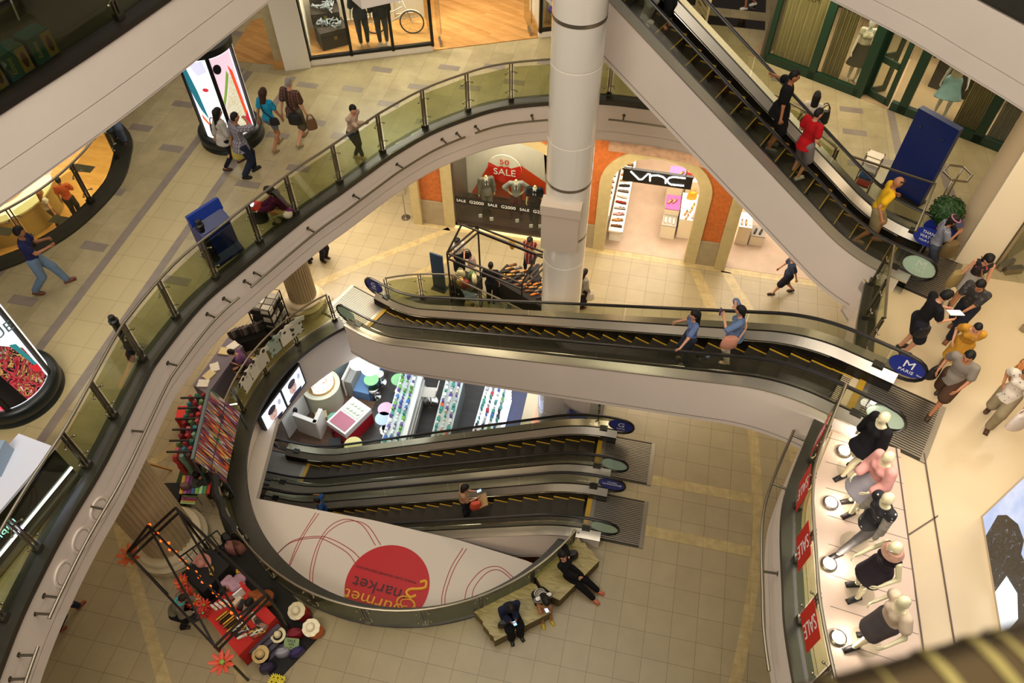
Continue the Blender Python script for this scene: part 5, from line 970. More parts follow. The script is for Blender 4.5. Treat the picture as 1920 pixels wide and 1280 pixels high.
# ================================================================== figures
def pj(P):
    d = Vector(P)-CAM; q = d.dot(FWD); return 960+F*d.dot(RGT)/q, 640-F*d.dot(UPV)/q
def snet(f, lo, hi, h):
    """one closed smooth surface where f = 0"""
    n = [int(math.ceil((hi[i]-lo[i])/h))+2 for i in range(3)]
    ax = [lo[i]-h*.5+h*np.arange(n[i], dtype=np.float32) for i in range(3)]
    X, Y, Z = np.meshgrid(*ax, indexing='ij'); D = f(X, Y, Z).astype(np.float32); I = D < 0
    c = [(i, j, k) for i in (0, 1) for j in (0, 1) for k in (0, 1)]
    sl = lambda A, o: A[o[0]:n[0]-1+o[0], o[1]:n[1]-1+o[1], o[2]:n[2]-1+o[2]]
    s = sum(sl(I, o).astype(np.int8) for o in c); act = (s > 0) & (s < 8); acc = np.zeros(act.shape+(3,), np.float32); cnt = np.zeros(act.shape, np.float32)
    for a in c:
        for k in range(3):
            if a[k] == 0:
                b = list(a); b[k] = 1; da, db = sl(D, a), sl(D, b); m = (sl(I, a) != sl(I, b)); t = np.where(m, da/np.where(m, da-db, 1), 0)
                for q in range(3): acc[..., q] += np.where(m, a[q]+(t if q == k else 0), 0)
                cnt += m
    idx = -np.ones(act.shape, np.int64); idx[act] = np.arange(act.sum()); w = np.argwhere(act); V = (w+acc[act]/cnt[act][:, None])*h+np.array([a[0] for a in ax])
    F_ = []
    for k in range(3):
        u, v = (k+1) % 3, (k+2) % 3; A = [slice(None)]*3; B = [slice(None)]*3; A[k] = slice(0, -1); B[k] = slice(1, None); m = I[tuple(A)] != I[tuple(B)]; fl = I[tuple(A)]
        e = np.argwhere(m); e = e[(e[:, u] > 0) & (e[:, v] > 0) & (e[:, u] < n[u]-1) & (e[:, v] < n[v]-1)]
        if not len(e): continue
        du = np.zeros(3, int); dv = np.zeros(3, int); du[u] = 1; dv[v] = 1; g = lambda p: idx[p[:, 0], p[:, 1], p[:, 2]]
        q = np.stack([g(e-du-dv), g(e-dv), g(e), g(e-du)], 1); r = fl[e[:, 0], e[:, 1], e[:, 2]]; q[~r] = q[~r][:, ::-1]; F_.append(q[(q >= 0).all(1)])
    Q = np.concatenate(F_); deg = np.zeros(len(V)); S_ = np.zeros_like(V)
    for i in range(4):
        for j in (1, 3): np.add.at(S_, Q[:, i], V[Q[:, (i+j) % 4]]); np.add.at(deg, Q[:, i], 1)
    V = .45*V+.55*S_/np.maximum(deg, 1)[:, None]; return V, Q
def smin(a, b, k): h = np.clip(.5+.5*(b-a)/k, 0, 1); return b+(a-b)*h-k*h*(1-h)
def cap(a, b, ra, rb):
    a, b = np.array(a, np.float32), np.array(b, np.float32); ba = b-a; L = max(float(ba@ba), 1e-9)
    def f(X, Y, Z):
        x, y, z = X-a[0], Y-a[1], Z-a[2]; t = np.clip((x*ba[0]+y*ba[1]+z*ba[2])/L, 0, 1); return np.sqrt((x-t*ba[0])**2+(y-t*ba[1])**2+(z-t*ba[2])**2)-(ra+(rb-ra)*t)
    f.pts = ((a, ra), (b, rb)); return f
def ello(c, r, R=None):
    c = np.array(c, np.float32); R = np.array(R if R is not None else Matrix.Identity(3), np.float32)
    def f(X, Y, Z):
        x, y, z = X-c[0], Y-c[1], Z-c[2]; u = R[0, 0]*x+R[1, 0]*y+R[2, 0]*z; v = R[0, 1]*x+R[1, 1]*y+R[2, 1]*z; w = R[0, 2]*x+R[1, 2]*y+R[2, 2]*z
        k = np.sqrt((u/r[0])**2+(v/r[1])**2+(w/r[2])**2); return (k-1)*min(r)
    m = max(r); f.pts = ((c, m),); return f
def solid(prims, k=.04, grow=0., cut=None, extra=()):
    def f(X, Y, Z):
        d = prims[0](X, Y, Z)
        for p in prims[1:]: d = smin(d, p(X, Y, Z), k)
        d = d-grow
        if cut is not None: d = np.maximum(d, cut(X, Y, Z))
        return d
    pts = [q for p in prims for q in p.pts]; lo = np.min([np.array(c)-r for c, r in pts], 0)-grow-.02; hi = np.max([np.array(c)+r for c, r in pts], 0)+grow+.02; return f, lo, hi
def mesh_of(name, sdf, h, mt, parent, lo=None, hi=None, extra=None, **kw):
    f, l, u = sdf; V, Q = snet(f, l, u, h); b = MB(); b.v = [tuple(v) for v in V.tolist()]; b.f = [tuple(q) for q in Q.tolist()]; b.m = [0]*len(b.f); b.sm = [True]*len(b.f)
    if extra:
        for vs, fs in extra: b.add(vs, fs, 0, True)
    return b.build(name, mt, parent, world=False, fix=False, **kw)
def ik(a, c, l1, l2, pole):
    a, c, pole = Vector(a), Vector(c), Vector(pole); d = c-a; L = min(d.length, (l1+l2)*.999); d.normalize(); c = a+d*L; x = (l1*l1-l2*l2+L*L)/(2*L); h = math.sqrt(max(l1*l1-x*x, 0)); p = pole-d*pole.dot(d); p = p.normalized() if p.length > 1e-5 else Vector((0, 0, 1)); return a+d*x+p*h, c
SKIN = {'light': mat('c99070', .5, name='skin_light'), 'tan': mat('a86f4a', .5, name='skin_tan'), 'brown': mat('8a5636', .5, name='skin_brown'), 'pale': mat('d6a68a', .5, name='skin_pale')}
MANN = mat('d8cfa6', .22, coat=.4, name='mannequin_cream'); EYE = mat('1a120e', .3, name='eye_dark'); LIP = mat('8a3a34', .5, name='lip')
HAIRM = mat('15100d', .4, name='hair_black'); STATS = []
def figure(label, loc, h, H=1.66, sex='m', pose={}, skin='tan', top=('c0c0c0', .55, 0.), bottom=('30343c', 1., 0.), hair=('short', '15100d'), shoes='2a1c14', name='person', cat='person', extra=None, res=.019, neck=True, group=None, dress=None, face=True, rzw=None, headless=False, tilt=None):
    """top = (cloth, sleeve length 0..2, looseness, hem below waist); bottom = (cloth, leg length 0..2, looseness) or ('skirt', cloth, length)"""
    s = H/1.72; root = thing(name, label, cat, loc, lv(h) if rzw is None else rzw, group)
    g = pose.get; px, py, pz = g('pelvis', (0, 0, .93)); pel = Vector((px, py, pz))*s; ln = math.radians(g('lean', 2)); sd = math.radians(g('side', 0)); tw = math.radians(g('twist', 0))
    T = Matrix.Rotation(tw, 3, 'Z')@Matrix.Rotation(sd, 3, 'Y')@Matrix.Rotation(-ln, 3, 'X'); up = T@Vector((0, 0, 1)); rt = T@Vector((1, 0, 0)); fw = T@Vector((0, 1, 0))
    shw = (.185 if sex == 'm' else .16)*s; chest = pel+up*.34*s; nb = pel+up*.52*s+fw*.0; sh = {'L': pel+up*.475*s-rt*shw, 'R': pel+up*.475*s+rt*shw}
    pr = Matrix.Rotation(math.radians(g('pturn', 0)), 3, 'Z')@Vector((1, 0, 0)); hip = {'L': pel-pr*.09*s-Vector((0, 0, .03*s)), 'R': pel+pr*.09*s-Vector((0, 0, .03*s))}
    HR = Matrix.Rotation(math.radians(g('hyaw', 0)), 3, 'Z')@T@Matrix.Rotation(-math.radians(g('hpitch', 12))+ln*.6, 3, 'X'); hup, hf, hr = HR@Vector((0, 0, 1)), HR@Vector((0, 1, 0)), HR@Vector((1, 0, 0)); hc = nb+up*.06*s+hup*.115*s+hf*.015*s
    an, kn, el, wr = {}, {}, {}, {}
    for k, sg in (('L', -1), ('R', 1)):
        a = g('foot'+k, (sg*.09, 0, .085)); kn[k], an[k] = ik(hip[k], Vector(a)*s, .43*s, .42*s, Vector(g('knee'+k, (sg*.08, 1, 0))))
        a = g('hand'+k, (sg*.27, .04, .78)); a = Vector(a)*s; el[k], wr[k] = ik(sh[k], a, .29*s, .255*s, Vector(g('elbow'+k, (sg*.35, -1, -.3))))
    m = s; w = 1. if sex == 'm' else .9; torso = [ello(pel+up*.02*s, (.142*m, .1*m, .12*m), T), ello(pel+up*.19*s, (.125*m*w, .09*m, .15*m), T), ello(pel+up*.35*s, (.142*m*w, .1*m, .165*m), T), cap(sh['L']+rt*.035*s, sh['R']-rt*.035*s, .046*m, .046*m)]
    if sex == 'f': torso += [ello(pel+up*.36*s+fw*.085*s+rt*.065*q*s, (.05*m, .045*m, .052*m), T) for q in (-1, 1)]
    ft = {}
    for k in 'LR':
        d = (Matrix.Rotation(math.radians(g('toe'+k, 8 if k == 'R' else -8)*-1), 3, 'Z')@Vector((0, 1, 0))); d = (d+Vector((0, 0, g('tilt'+k, 0)))).normalized(); ft[k] = d
    legs = {k: [cap(hip[k], kn[k], .085*m, .056*m), cap(kn[k], an[k], .054*m, .037*m), ello(kn[k].lerp(an[k], .3)-ft[k]*.012*s, (.05*m, .05*m, .1*m))] for k in 'LR'}
    arms = {k: [cap(sh[k], el[k], .045*m, .036*m), cap(el[k], wr[k], .037*m, .025*m)] for k in 'LR'}
    feet = [cap(an[k]-ft[k]*.03*s-Vector((0, 0, .045*s)), an[k]+ft[k]*.13*s-Vector((0, 0, .055*s))+Vector((0, 0, .0)), .036*m, .026*m) for k in 'LR']
    headp = [] if headless else [ello(hc, (.077*m, .096*m, .118*m), HR), ello(hc+hf*.03*s-hup*.06*s, (.05*m, .055*m, .055*m), HR), cap(hc+hf*.088*s+hup*.005*s, hc+hf*.108*s-hup*.022*s, .01*m, .014*m)]+[ello(hc+hr*.077*q*s-hup*.01*s, (.014*m, .028*m, .034*m), HR) for q in (-1, 1)]
    neckp = [cap(nb-up*.05*s, hc-hup*.05*s if not headless else nb+up*.045*s, .052*m, .047*m)]
    fing = []; palms = []
    for k, sg in (('L', -1), ('R', 1)):
        d = (wr[k]-el[k]).normalized(); ref = Vector(g('palm'+k, (-sg, 0, 0))); pn = ref-d*ref.dot(d); pn = pn.normalized() if pn.length > .1 else d.orthogonal().normalized(); sv = d.cross(pn).normalized(); palms.append(ello(wr[k]+d*.045*s, (.038*m, .017*m, .052*m), Matrix((sv, pn, d)).transposed())); cu = g('curl', 22)
        for i, (o, L) in enumerate(((-.027, .062), (-.009, .074), (.009, .07), (.026, .055))):
            p = wr[k]+d*.08*s+sv*o*s; pts = [wr[k]+d*.05*s+sv*o*.8*s, p]; a = 0
            for q in (.45, .32, .23): a += math.radians(cu); p = p+(d*math.cos(a)+pn*math.sin(a))*L*q*s; pts.append(p)
            b = MB(); b.tube(pts, [.009*s, .0088*s, .0082*s, .0074*s, .006*s], 6); fing.append((b.v, b.f))
        q = -sg*0+1; tb_ = wr[k]+d*.03*s; fd = fw-d*fw.dot(d); tv = sv if sv.dot(fw) > 0 else -sv; b = MB(); b.tube([tb_+tv*.015*s, tb_+tv*.042*s+d*.025*s+pn*.01*s, tb_+tv*.05*s+d*.055*s+pn*.025*s, tb_+tv*.046*s+d*.078*s+pn*.035*s], [.012*s, .0115*s, .01*s, .007*s], 6); fing.append((b.v, b.f))
    mt = SKIN[skin] if isinstance(skin, str) else skin
    mesh_of('body', solid(torso+legs['L']+legs['R']+arms['L']+arms['R']+feet+palms+neckp+headp, .022), res, mt, root, extra=fing)
    def half(o, n_): n_ = Vector(n_).normalized(); c = n_.dot(Vector(o)); return lambda X, Y, Z: n_.x*X+n_.y*Y+n_.z*Z-c     # negative side kept
    C_ = lambda c, r=.9: c if not isinstance(c, str) else mat(c, r, spec=.25, var=.1, vscale=7)
    if bottom:
        if bottom[0] == 'skirt':
            c, L = bottom[1:3]; mid = (kn['L']+kn['R'])/2; e = pel.lerp(mid, L) if L <= 1 else mid.lerp((an['L']+an['R'])/2, L-1); spread = (kn['L']-kn['R']).length/2; fl = bottom[3] if len(bottom) > 3 else .07
            P = torso[:1]+[cap(pel, e, .13*m, (.1+fl)*m+spread*.45)]+[cap(hip[k], hip[k].lerp(kn[k], min(L, 1)), .1*m, .085*m) for k in 'LR']; n_ = (e-pel).normalized(); mesh_of('skirt', solid(P, .05, .012*s, lambda X, Y, Z, a=half(e, n_), b=half(pel+up*.14*s, up): np.maximum(a(X, Y, Z), b(X, Y, Z))), res, C_(c), root)
        else:
            c, L, lo = bottom[:3]; P = torso[:1]
            for k in 'LR':
                P.append(cap(hip[k], hip[k].lerp(kn[k], min(L, 1)), .09*m+lo*.6, .06*m+lo))
                if L > 1: P.append(cap(kn[k], kn[k].lerp(an[k], L-1), .058*m+lo, .042*m+lo))
            mesh_of('trousers' if L > 1.2 else 'shorts', solid(P, .02, .01*s, half(pel+up*.13*s, up)), res, C_(c), root)
    if top:
        c, sl, lo = top[:3]; hem = top[3] if len(top) > 3 else .06; P = torso+[]
        for k in 'LR':
            if sl > 0: P.append(cap(sh[k], sh[k].lerp(el[k], min(sl, 1)), .046*m+lo*.35, .042*m+lo*.6))
            if sl > 1: P.append(cap(el[k], el[k].lerp(wr[k], sl-1), .041*m+lo*.6, .03*m+lo*.5))
        if hem > .12: P.append(cap(pel, pel-up*hem*s, .15*m, .15*m+lo)); 
        nk = np.array(nb+up*.02*s+fw*.03*s); nr = top[4] if len(top) > 4 else .075
        cutf = lambda X, Y, Z, a=half(pel-up*hem*s, -up): np.maximum(a(X, Y, Z), nr*s-np.sqrt((X-nk[0])**2+(Y-nk[1])**2+(Z-nk[2])**2))
        mesh_of('shirt' if not dress else 'dress', solid(P, .022, .011*s+lo*.3, cutf), res, C_(c), root)
    if shoes:
        for k in 'LR':
            d = ft[k]; a = an[k]; up2 = Vector((0, 0, 1))-d*d.z; up2.normalize(); b = MB(); o = a-Vector((0, 0, .062*s)); b.tube([o-d*.075*s, o-d*.06*s, o-d*.01*s, o+d*.06*s, o+d*.13*s, o+d*.165*s], [.02*s, .042*s, .046*s, .045*s, .04*s, .018*s], 10); sl_ = o-up2*.02*s; x = d.cross(up2); M = Matrix((x, d, up2)).transposed(); b.box(sl_+d*.045*s, (.085*s, .245*s, .02*s), M=M); b.build('shoe', mat(shoes, .5), root, world=False)
    if hair and not headless:
        st, hcm = hair[:2]; hm = mat(hcm, .62, spec=.3, name='hair_'+hcm) if isinstance(hcm, str) else hcm; R_ = np.array(HR); c0 = np.array(hc)
        def keep(X, Y, Z, y0=.035, z0=.06):
            x, y, z = X-c0[0], Y-c0[1], Z-c0[2]; v = R_[0, 1]*x+R_[1, 1]*y+R_[2, 1]*z; q = R_[0, 2]*x+R_[1, 2]*y+R_[2, 2]*z; return np.minimum(np.maximum(v-y0*s, -.07*s-q if st in ('short', 'crop') else q-9), z0*s-q)
        P = [ello(hc+hup*.012*s-hf*.008*s, (.09*m, .108*m, .128*m), HR)]
        if st == 'crop': P = [ello(hc+hup*.008*s-hf*.006*s, (.082*m, .101*m, .122*m), HR)]
        if st in ('long', 'mid', 'tail'):
            L = {'long': .42, 'mid': .22, 'tail': .36}[st]; bk = hc-hf*.07*s; dn = (bk-up*L*s-fw*.03*s) if g('lean', 2) < 40 else bk-Vector((0, 0, L*.6*s))-hf*.05*s; P += [cap(bk, dn, .075*m if st != 'tail' else .045*m, .06*m if st != 'tail' else .025*m)]
            if st != 'tail': P += [cap(bk+hr*.05*q*s, dn+hr*.05*q*s, .05*m, .04*m) for q in (-1, 1)]
        mesh_of('hair', solid(P, .03, 0, keep), res*.8, hm, root)
    if face and not headless and name == 'person':
        for q in (-1, 1): b = MB(); e = hc+hf*.088*s+hr*.03*q*s+hup*.012*s; b.ell(e, (.013*s, .008*s, .008*s), 8, 0, HR, 5); b.build('eye', EYE, root, world=False, fix=False)
        b = MB(); b.ell(hc+hf*.09*s-hup*.052*s, (.022*s, .01*s, .007*s), 8, 0, HR, 5); b.build('mouth', LIP, root, world=False, fix=False)
    J = dict(root=root, pel=pel, chest=chest, nb=nb, hc=hc, hf=hf, hup=hup, hr=hr, fw=fw, rt=rt, up=up, wr=wr, el=el, sh=sh, an=an, s=s, HR=HR, T=T); J['W'] = lambda v: root.matrix_basis@Vector(v)
    if extra: extra(J)
    return J
def strap(J, a, c, col, r=.014, nm='bag_strap', bulge=.16):
    """a strap over the body from a to c by way of the chest"""
    b = MB(); m_ = (Vector(a)+Vector(c))/2+J['fw']*bulge; b.tube(spline([a, m_, c], 6), r, 5); b.build(nm, mat(col, .6), J['root'], world=False)
def held(nm, cat, label, p, dims, col, rot=0., tilt=0., emit=0., screen=None):
    b = MB(); b.box((0, 0, 0), dims)
    r = thing(nm, label, cat, p, rot); r.rotation_euler = (tilt, 0, rot); b.build('case', mat(col, .4), r, world=False)
    if screen: b = MB(); b.box((0, 0, dims[2]/2+.002), (dims[0]*.88, dims[1]*.88, .004)); b.build('screen', mat(screen, .3, emit=emit, name='lit_'+screen), r, world=False)
    return r
def WALK(k=1., arms=True):
    p = {'pelvis': (0, 0, .905), 'lean': 4, 'footL': (-.085, .27*k, .085), 'footR': (.085, -.27*k, .13), 'tiltR': -.45, 'tiltL': .1}
    if arms: p.update({'handL': (-.25, -.18*k, .82), 'handR': (.25, .24*k, .86)})
    return p
def STAND(**k): d = {}; d.update(k); return d
def SIT(h=.45, fwd=.42, **k): d = {'pelvis': (0, 0, h+.1), 'footL': (-.11, fwd, .085), 'footR': (.11, fwd, .085), 'lean': 12, 'handL': (-.12, .36, h+.3), 'handR': (.12, .36, h+.3)}; d.update(k); return d
PLAID = check_mat('brown_plaid', '5a3a28', [('X', .07, .012, '9a7a5a'), ('Z', .07, .012, '9a7a5a'), ('X', .07, .05, '4a2c20')]); GPLAID = check_mat('grey_plaid', '6f6a74', [('X', .045, .01, 'b0acb4'), ('Z', .09, .01, '4a4650')])
BWST = check_mat('navy_white_stripe', '1a1c24', [('Z', .055, .026, 'd8d4cc')]); RSTR = check_mat('red_stripe', '7a1c1c', [('X', .06, .02, '1a1616'), ('X', .12, .015, 'c9a0a0')]); GST = check_mat('grey_stripe', '8a8a94', [('Z', .03, .01, '5a5a66')])
YDOT = dots_mat('mustard_dots', 'b8821c', 'd8c07a', 22, .16); FLOR = dots_mat('white_floral', 'cfc4b4', '4a5048', 16, .2); BDOT = dots_mat('black_dots', '1c1a1c', 'd8d4cc', 9, .13); PATT = dots_mat('tank_pattern', '1e1618', 'b04a44', 14, .3, seed=2)
ZM_ = ZM
# --- ring balcony
figure('person in a navy polo and pale jeans striding along the left balcony', at(100, 540, ZM), 70, 1.72, 'm', dict(WALK(1.1), handL=(-.1, .4, 1.2), handR=(.12, .42, 1.16)), 'tan', ('23264f', .55, .02), ('6a7f96', 1.95, .02), ('short', '15100d'), '6a3a28')
figure('person in blue jeans and brown shoes, upper body hidden by the upper floor edge', at(228, 264, ZM), 160, 1.7, 'm', WALK(.5), 'tan', ('8a8f98', 1, .02), ('5a6578', 1.95, .03), ('short', '15100d'), '5a2f1e')
J = figure('person with long black hair and pale cardigan passing the lit drum', at(438, 312, ZM), 55, 1.62, 'f', dict(WALK(.8), handR=(.14, .3, 1.2)), 'light', ('b9b4aa', 1.7, .03, .16), ('1a1a20', 1.95, .0), ('long', '120e0c'), '4a3020')
bag(J['W']((-.27, -.05, .75)), 0, .28, .14, .3, '14110f', 'black shoulder bag of the person in the pale cardigan', hh=.22)
J = figure('person in a grey checked shirt walking beside the long-haired companion', at(470, 328, ZM), 50, 1.72, 'm', dict(WALK(.6), handR=(.1, .26, 1.5), elbowR=(1, .2, -.3)), 'tan', (GPLAID, .9, .03, .16), ('1c2233', 1.95, .02), ('crop', '15100d'), '15120f')
bag(at(455, 315, ZM)+Vector((0, 0, .3)), .4, .3, .14, .32, 'c9b85a', 'yellow and black carrier bag between the walking couple', 'two', name='shopping_bag')
J = figure('person in a bright blue T-shirt and denim shorts seen from behind', at(520, 277, ZM), 25, 1.64, 'f', WALK(.75), 'tan', ('1f8ab0', .6, .02, .12), ('6f7880', .55, .01), ('mid', '3a2216'), '8a7450', extra=lambda J: strap(J, (-.12, .02, 1.42), (.17, -.04, .92), '15120f', bulge=-.13))
bag(J['W']((.21, -.06, .78)), .3, .24, .1, .18, '17171c', 'dark crossbody bag at the hip of the person in bright blue', None)
J = figure('older person in a brown checked shirt and olive shorts carrying bags', at(566, 266, ZM), 25, 1.76, 'm', dict(WALK(.85), handR=(.28, .1, .72)), 'light', (PLAID, .7, .035, .16), ('5c5440', 1.0, .045), ('crop', '8a857e'), '8a7a5a', extra=lambda J: strap(J, (-.08, .0, 1.5), (.18, -.12, .95), '15120f', .02, bulge=-.14))
bag(J['W']((.16, -.2, .72)), .2, .34, .16, .28, '1a1816', 'black shoulder bag of the person in the brown checked shirt', None); bag(J['W']((.36, .1, .42)), .6, .26, .1, .3, '6a4a30', 'brown paper bag in the hand of the person in the checked shirt', 'two', name='paper_bag')
figure('slim person with crossed arms leaning on the balcony railing', at(668, 298, ZM), 120, 1.62, 'm', dict(pelvis=(0, .05, .92), lean=14, footL=(-.06, -.05, .085), footR=(-.12, .12, .085), handL=(.12, .34, 1.2), handR=(-.12, .36, 1.16), hyaw=-20, kneeR=(.3, 1, 0)), 'light', ('b59a82', 1.9, .015), ('2e3a48', 1.95, .0), ('short', '120d0a'), 'b9a98a')
J = figure('crouching person in a purple top and black headscarf reading a red book', at(536, 412, ZM), 268, 1.6, 'f', dict(pelvis=(0, -.12, .3), lean=24, footL=(-.12, .14, .085), footR=(.12, .1, .085), kneeL=(-.3, 1, .8), kneeR=(.3, 1, .8), handL=(-.1, .48, .42), handR=(.1, .48, .4), hpitch=22), 'light', ('5a1c4e', 1.9, .035, .1), ('b0a48a', 1.95, .03), ('mid', '17140f'), '3a2a20')
held('book', 'book', 'open red book in the hands of the crouching person in purple', J['W']((0, .56, .44)), (.3, .22, .025), 'b8241c', lv(268), .3); held('phone', 'phone', 'phone with lit screen above the red book', J['W']((-.05, .62, .52)), (.14, .09, .012), 'd8d8dc', lv(268), .2, 1.2, 'c8d8f0'); bag(J['W']((0, .55, 0)), .5, .36, .26, .4, '16161a', 'black backpack on the floor before the crouching person', None, name='backpack')
# --- people on the tall escalator
def onesc(Pf, zf, px, n=0.):
    best = None
    for i in range(-1300, 950):
        t = i*.01; q = Pf(t, n, zf(t)); x, y = pj(q); e = (x-px[0])**2+(y-px[1])**2
        if best is None or e < best[0]: best = (e, t)
    t = best[1]; return Pf(t, n, zf(t)+.01)
E1 = lambda px, n: onesc(M1P, M1Z, px, n)
figure('rider in pale jeans and white trainers at the top of the tall escalator', E1((1203, 48), -.2), 127, 1.75, 'm', STAND(), 'tan', ('20222a', .6, .03), ('9a9a94', 1.95, .03), ('short', '15100d'), 'c9c4b8')
figure('rider in black with bare hands at the far side of the tall escalator top', E1((1238, 52), .2), 127, 1.65, 'f', STAND(), 'tan', ('0f0e10', .6, .02), ('141316', 1.95, .02), ('mid', '15100d'), 'b9734f')
figure('tall rider in black T-shirt and shorts stretching one hand back to the handrail', E1((1446, 272), .0), 110, 1.84, 'm', dict(handL=(-.62, -.32, 1.2), handR=(.28, .05, .8), hyaw=10, elbowL=(-.2, -1, -.6)), 'tan', ('0d0c0d', .6, .04, .16), ('0e0d0f', 1.0, .05), ('crop', '120e0c'), '5a5650')
figure('rider in a red T-shirt and grey shorts seen from behind on the tall escalator', E1((1478, 342), -.05), 60, 1.68, 'm', dict(hyaw=-10, handL=(-.2, .22, 1.0), handR=(.24, .14, .95)), 'light', ('b01218', .6, .03, .14), ('77706e', 1.0, .045), ('crop', '1a1410'), 'b9b4a8')
J = figure('bald rider in a yellow T-shirt and sunglasses near the escalator foot', E1((1608, 464), .05), 105, 1.78, 'm', dict(handR=(.42, .02, .98), handL=(-.42, .3, 1.0), footL=(-.09, .22, .085), footR=(.09, -.16, .1), pelvis=(0, 0, .91), lean=8), 'tan', ('d8a818', .55, .03, .1), ('8a7a58', .95, .04), None, '7a5a3a')
b = MB(); W = J; b.tube([J['hc']+J['hr']*.085*math.cos(a)*J['s']+J['hf']*.1*math.sin(a)*J['s']+J['hup']*.07*J['s'] for a in [PI*i/8 for i in range(9)]], .013, 6); b.build('sunglasses', BLACK, J['root'], world=False); c = J['chest']+J['fw']*.142*J['s']; b = MB(); n = 24; b.add([c+J['rt']*(.07*math.cos(2*PI*j/n))*k+J['up']*(.07*math.sin(2*PI*j/n))*k for k in (1, .82) for j in range(n)], [(j, (j+1) % n, n+(j+1) % n, n+j) for j in range(n)]); b.build('shirt_print', mat('3a2a18', .8), J['root'], world=False)
J = figure('person with dark hair carrying a black tote beyond the tall escalator', at(1496, 284, ZM), 20, 1.62, 'f', STAND(), 'light', ('cfc6b8', .8, .02), ('skirt', '1b1a1e', 1.0), ('mid', '15100d'), '2a2018'); bag(J['W']((.28, .05, .85)), .2, .32, .14, .34, '121114', 'black tote bag on the arm of the person beyond the tall escalator', 'two', hh=.2)
# --- crowd at the right landing
def visor(J):
    b = MB(); n = 16; s = J['s']; c = J['hc']+J['hup']*.06*s; vs = []
    for k, (r0, z) in enumerate(((.1, .0), (.21, -.03), (.21, -.04), (.1, -.01))): vs += [c+J['hr']*(r0*math.cos(PI*i/n))*s+J['hf']*(r0*(.98 if k in (0, 3) else 1.12)*math.sin(PI*i/n))*s+J['hup']*z*s for i in range(n+1)]
    m = n+1; b.add(vs, [(k*m+i, k*m+i+1, ((k+1) % 4)*m+i+1, ((k+1) % 4)*m+i) for k in range(4) for i in range(n)], 0, True); b.build('visor', mat('262a4c', .6), J['root'], world=False); b = MB(); b.tube([c+J['hr']*(.1*math.cos(2*PI*i/20))*s+J['hf']*(.108*math.sin(2*PI*i/20))*s for i in range(20)], .012, 6, closed=True); b.build('visor_band', mat('b06a8a', .6), J['root'], world=False)
J = figure('person in a navy sun visor and grey striped top stepping off the escalator', at(1722, 512, ZM), 105, 1.62, 'f', dict(handR=(.1, .24, 1.36), handL=(-.22, .2, 1.0), hpitch=22), 'tan', (GST, .6, .02, .1), ('3a3f4c', 1.95, .02), ('tail', '1a120e'), '3a2a20', extra=visor); bag(J['W']((.18, .22, .78)), .4, .36, .24, .34, '5c4a2a', 'olive bag hugged by the person in the sun visor', None, name='shoulder_bag')
J = figure('person with long black hair and patterned tank top looking down', at(1790, 572, ZM), 205, 1.62, 'f', dict(lean=12, handL=(-.2, .3, .9), handR=(.3, .12, .8), hpitch=32), 'light', (PATT, 0, .01, .05), ('skirt', 'a09a90', .8), ('long', '120d0b'), '6a4a30', extra=lambda J: strap(J, (.1, .04, 1.42), (-.2, .14, .85), '8a6a3a', bulge=.12)); bag(J['W']((.3, .1, .6)), .6, .36, .18, .34, '8a7648', 'woven tan bag of the person with long black hair', None, name='shoulder_bag')
J = figure('person in a dark patterned shirt walking with a phone behind the tablet holder', at(1782, 624, ZM), 235, 1.7, 'm', dict(WALK(.8), lean=14, handL=(-.05, .42, .95), handR=(.2, .3, .8), hpitch=28), 'tan', (dots_mat('dark_print', '2a2624', '4a443e', 9, .3), .7, .03, .1), ('20232c', 1.95, .02), ('short', '0f0c0a'), '7a4a30')
J = figure('person in black T-shirt and dark shorts holding a glowing tablet', at(1690, 657, ZM), 92, 1.74, 'm', dict(lean=10, handL=(-.14, .4, 1.12), handR=(.14, .42, 1.1), hpitch=30), 'light', ('131214', .65, .03, .1), ('1a1c24', 1.0, .05), ('short', '0f0c0a'), '2a2420')
held('tablet', 'tablet', 'white tablet with lit screen in the hands of the person in black', J['W']((.02, .52, 1.17)), (.26, .19, .012), 'e8e8e8', lv(92)+PI/2, -.35, 1.6, 'dfe8f0'); bag(J['W']((.2, .02, .72)), .4, .28, .14, .24, '17171c', 'black pouch at the waist of the tablet holder', None, name='waist_bag')
figure('person in a mustard dotted dress with a hand raised to the mouth', at(1772, 692, ZM), 215, 1.6, 'f', dict(WALK(.7), lean=14, handL=(-.08, .22, 1.3), handR=(.22, .2, 1.0), hpitch=26), 'light', (YDOT, .45, .03, .12, .1), ('skirt', YDOT, .95), ('crop', '15100d'), '6a4a34', dress=True)
J = figure('person in a grey shirt and brown shorts striding towards the landing plate', at(1752, 757, ZM), 230, 1.72, 'm', dict(WALK(1.2), lean=10, handL=(-.2, .36, .98), handR=(.26, .16, .95), hpitch=14), 'tan', (check_mat('grey_weave', '746a5e', [('X', .02, .006, '8a8074')]), .7, .03, .14), ('4a3222', 1.0, .05), ('short', '0f0c0a'), '3a2818'); bag(J['W']((.3, .12, .62)), .4, .24, .12, .3, '17120f', 'dark case carried by the person in the grey shirt', 'arc')
J = figure('person in a white floral blouse and beige trousers with shopping bag at the right edge', at(1852, 786, ZM), 225, 1.66, 'f', dict(WALK(.8), handL=(-.3, .26, .98), handR=(.2, .1, 1.1)), 'tan', (FLOR, .5, .035, .14), ('8a7c60', 1.95, .03), ('long', '22140e'), '4a2c1c')
bag(J['W']((-.36, .34, .5)), .3, .34, .16, .4, 'd0c4bc', 'red and white shopping bag carried by the person in the floral blouse', 'two', name='shopping_bag'); bag(J['W']((.1, -.22, .98)), 1.2, .42, .2, .28, 'a8662a', 'tan leather bag on the shoulder of the person in the floral blouse', 'two')
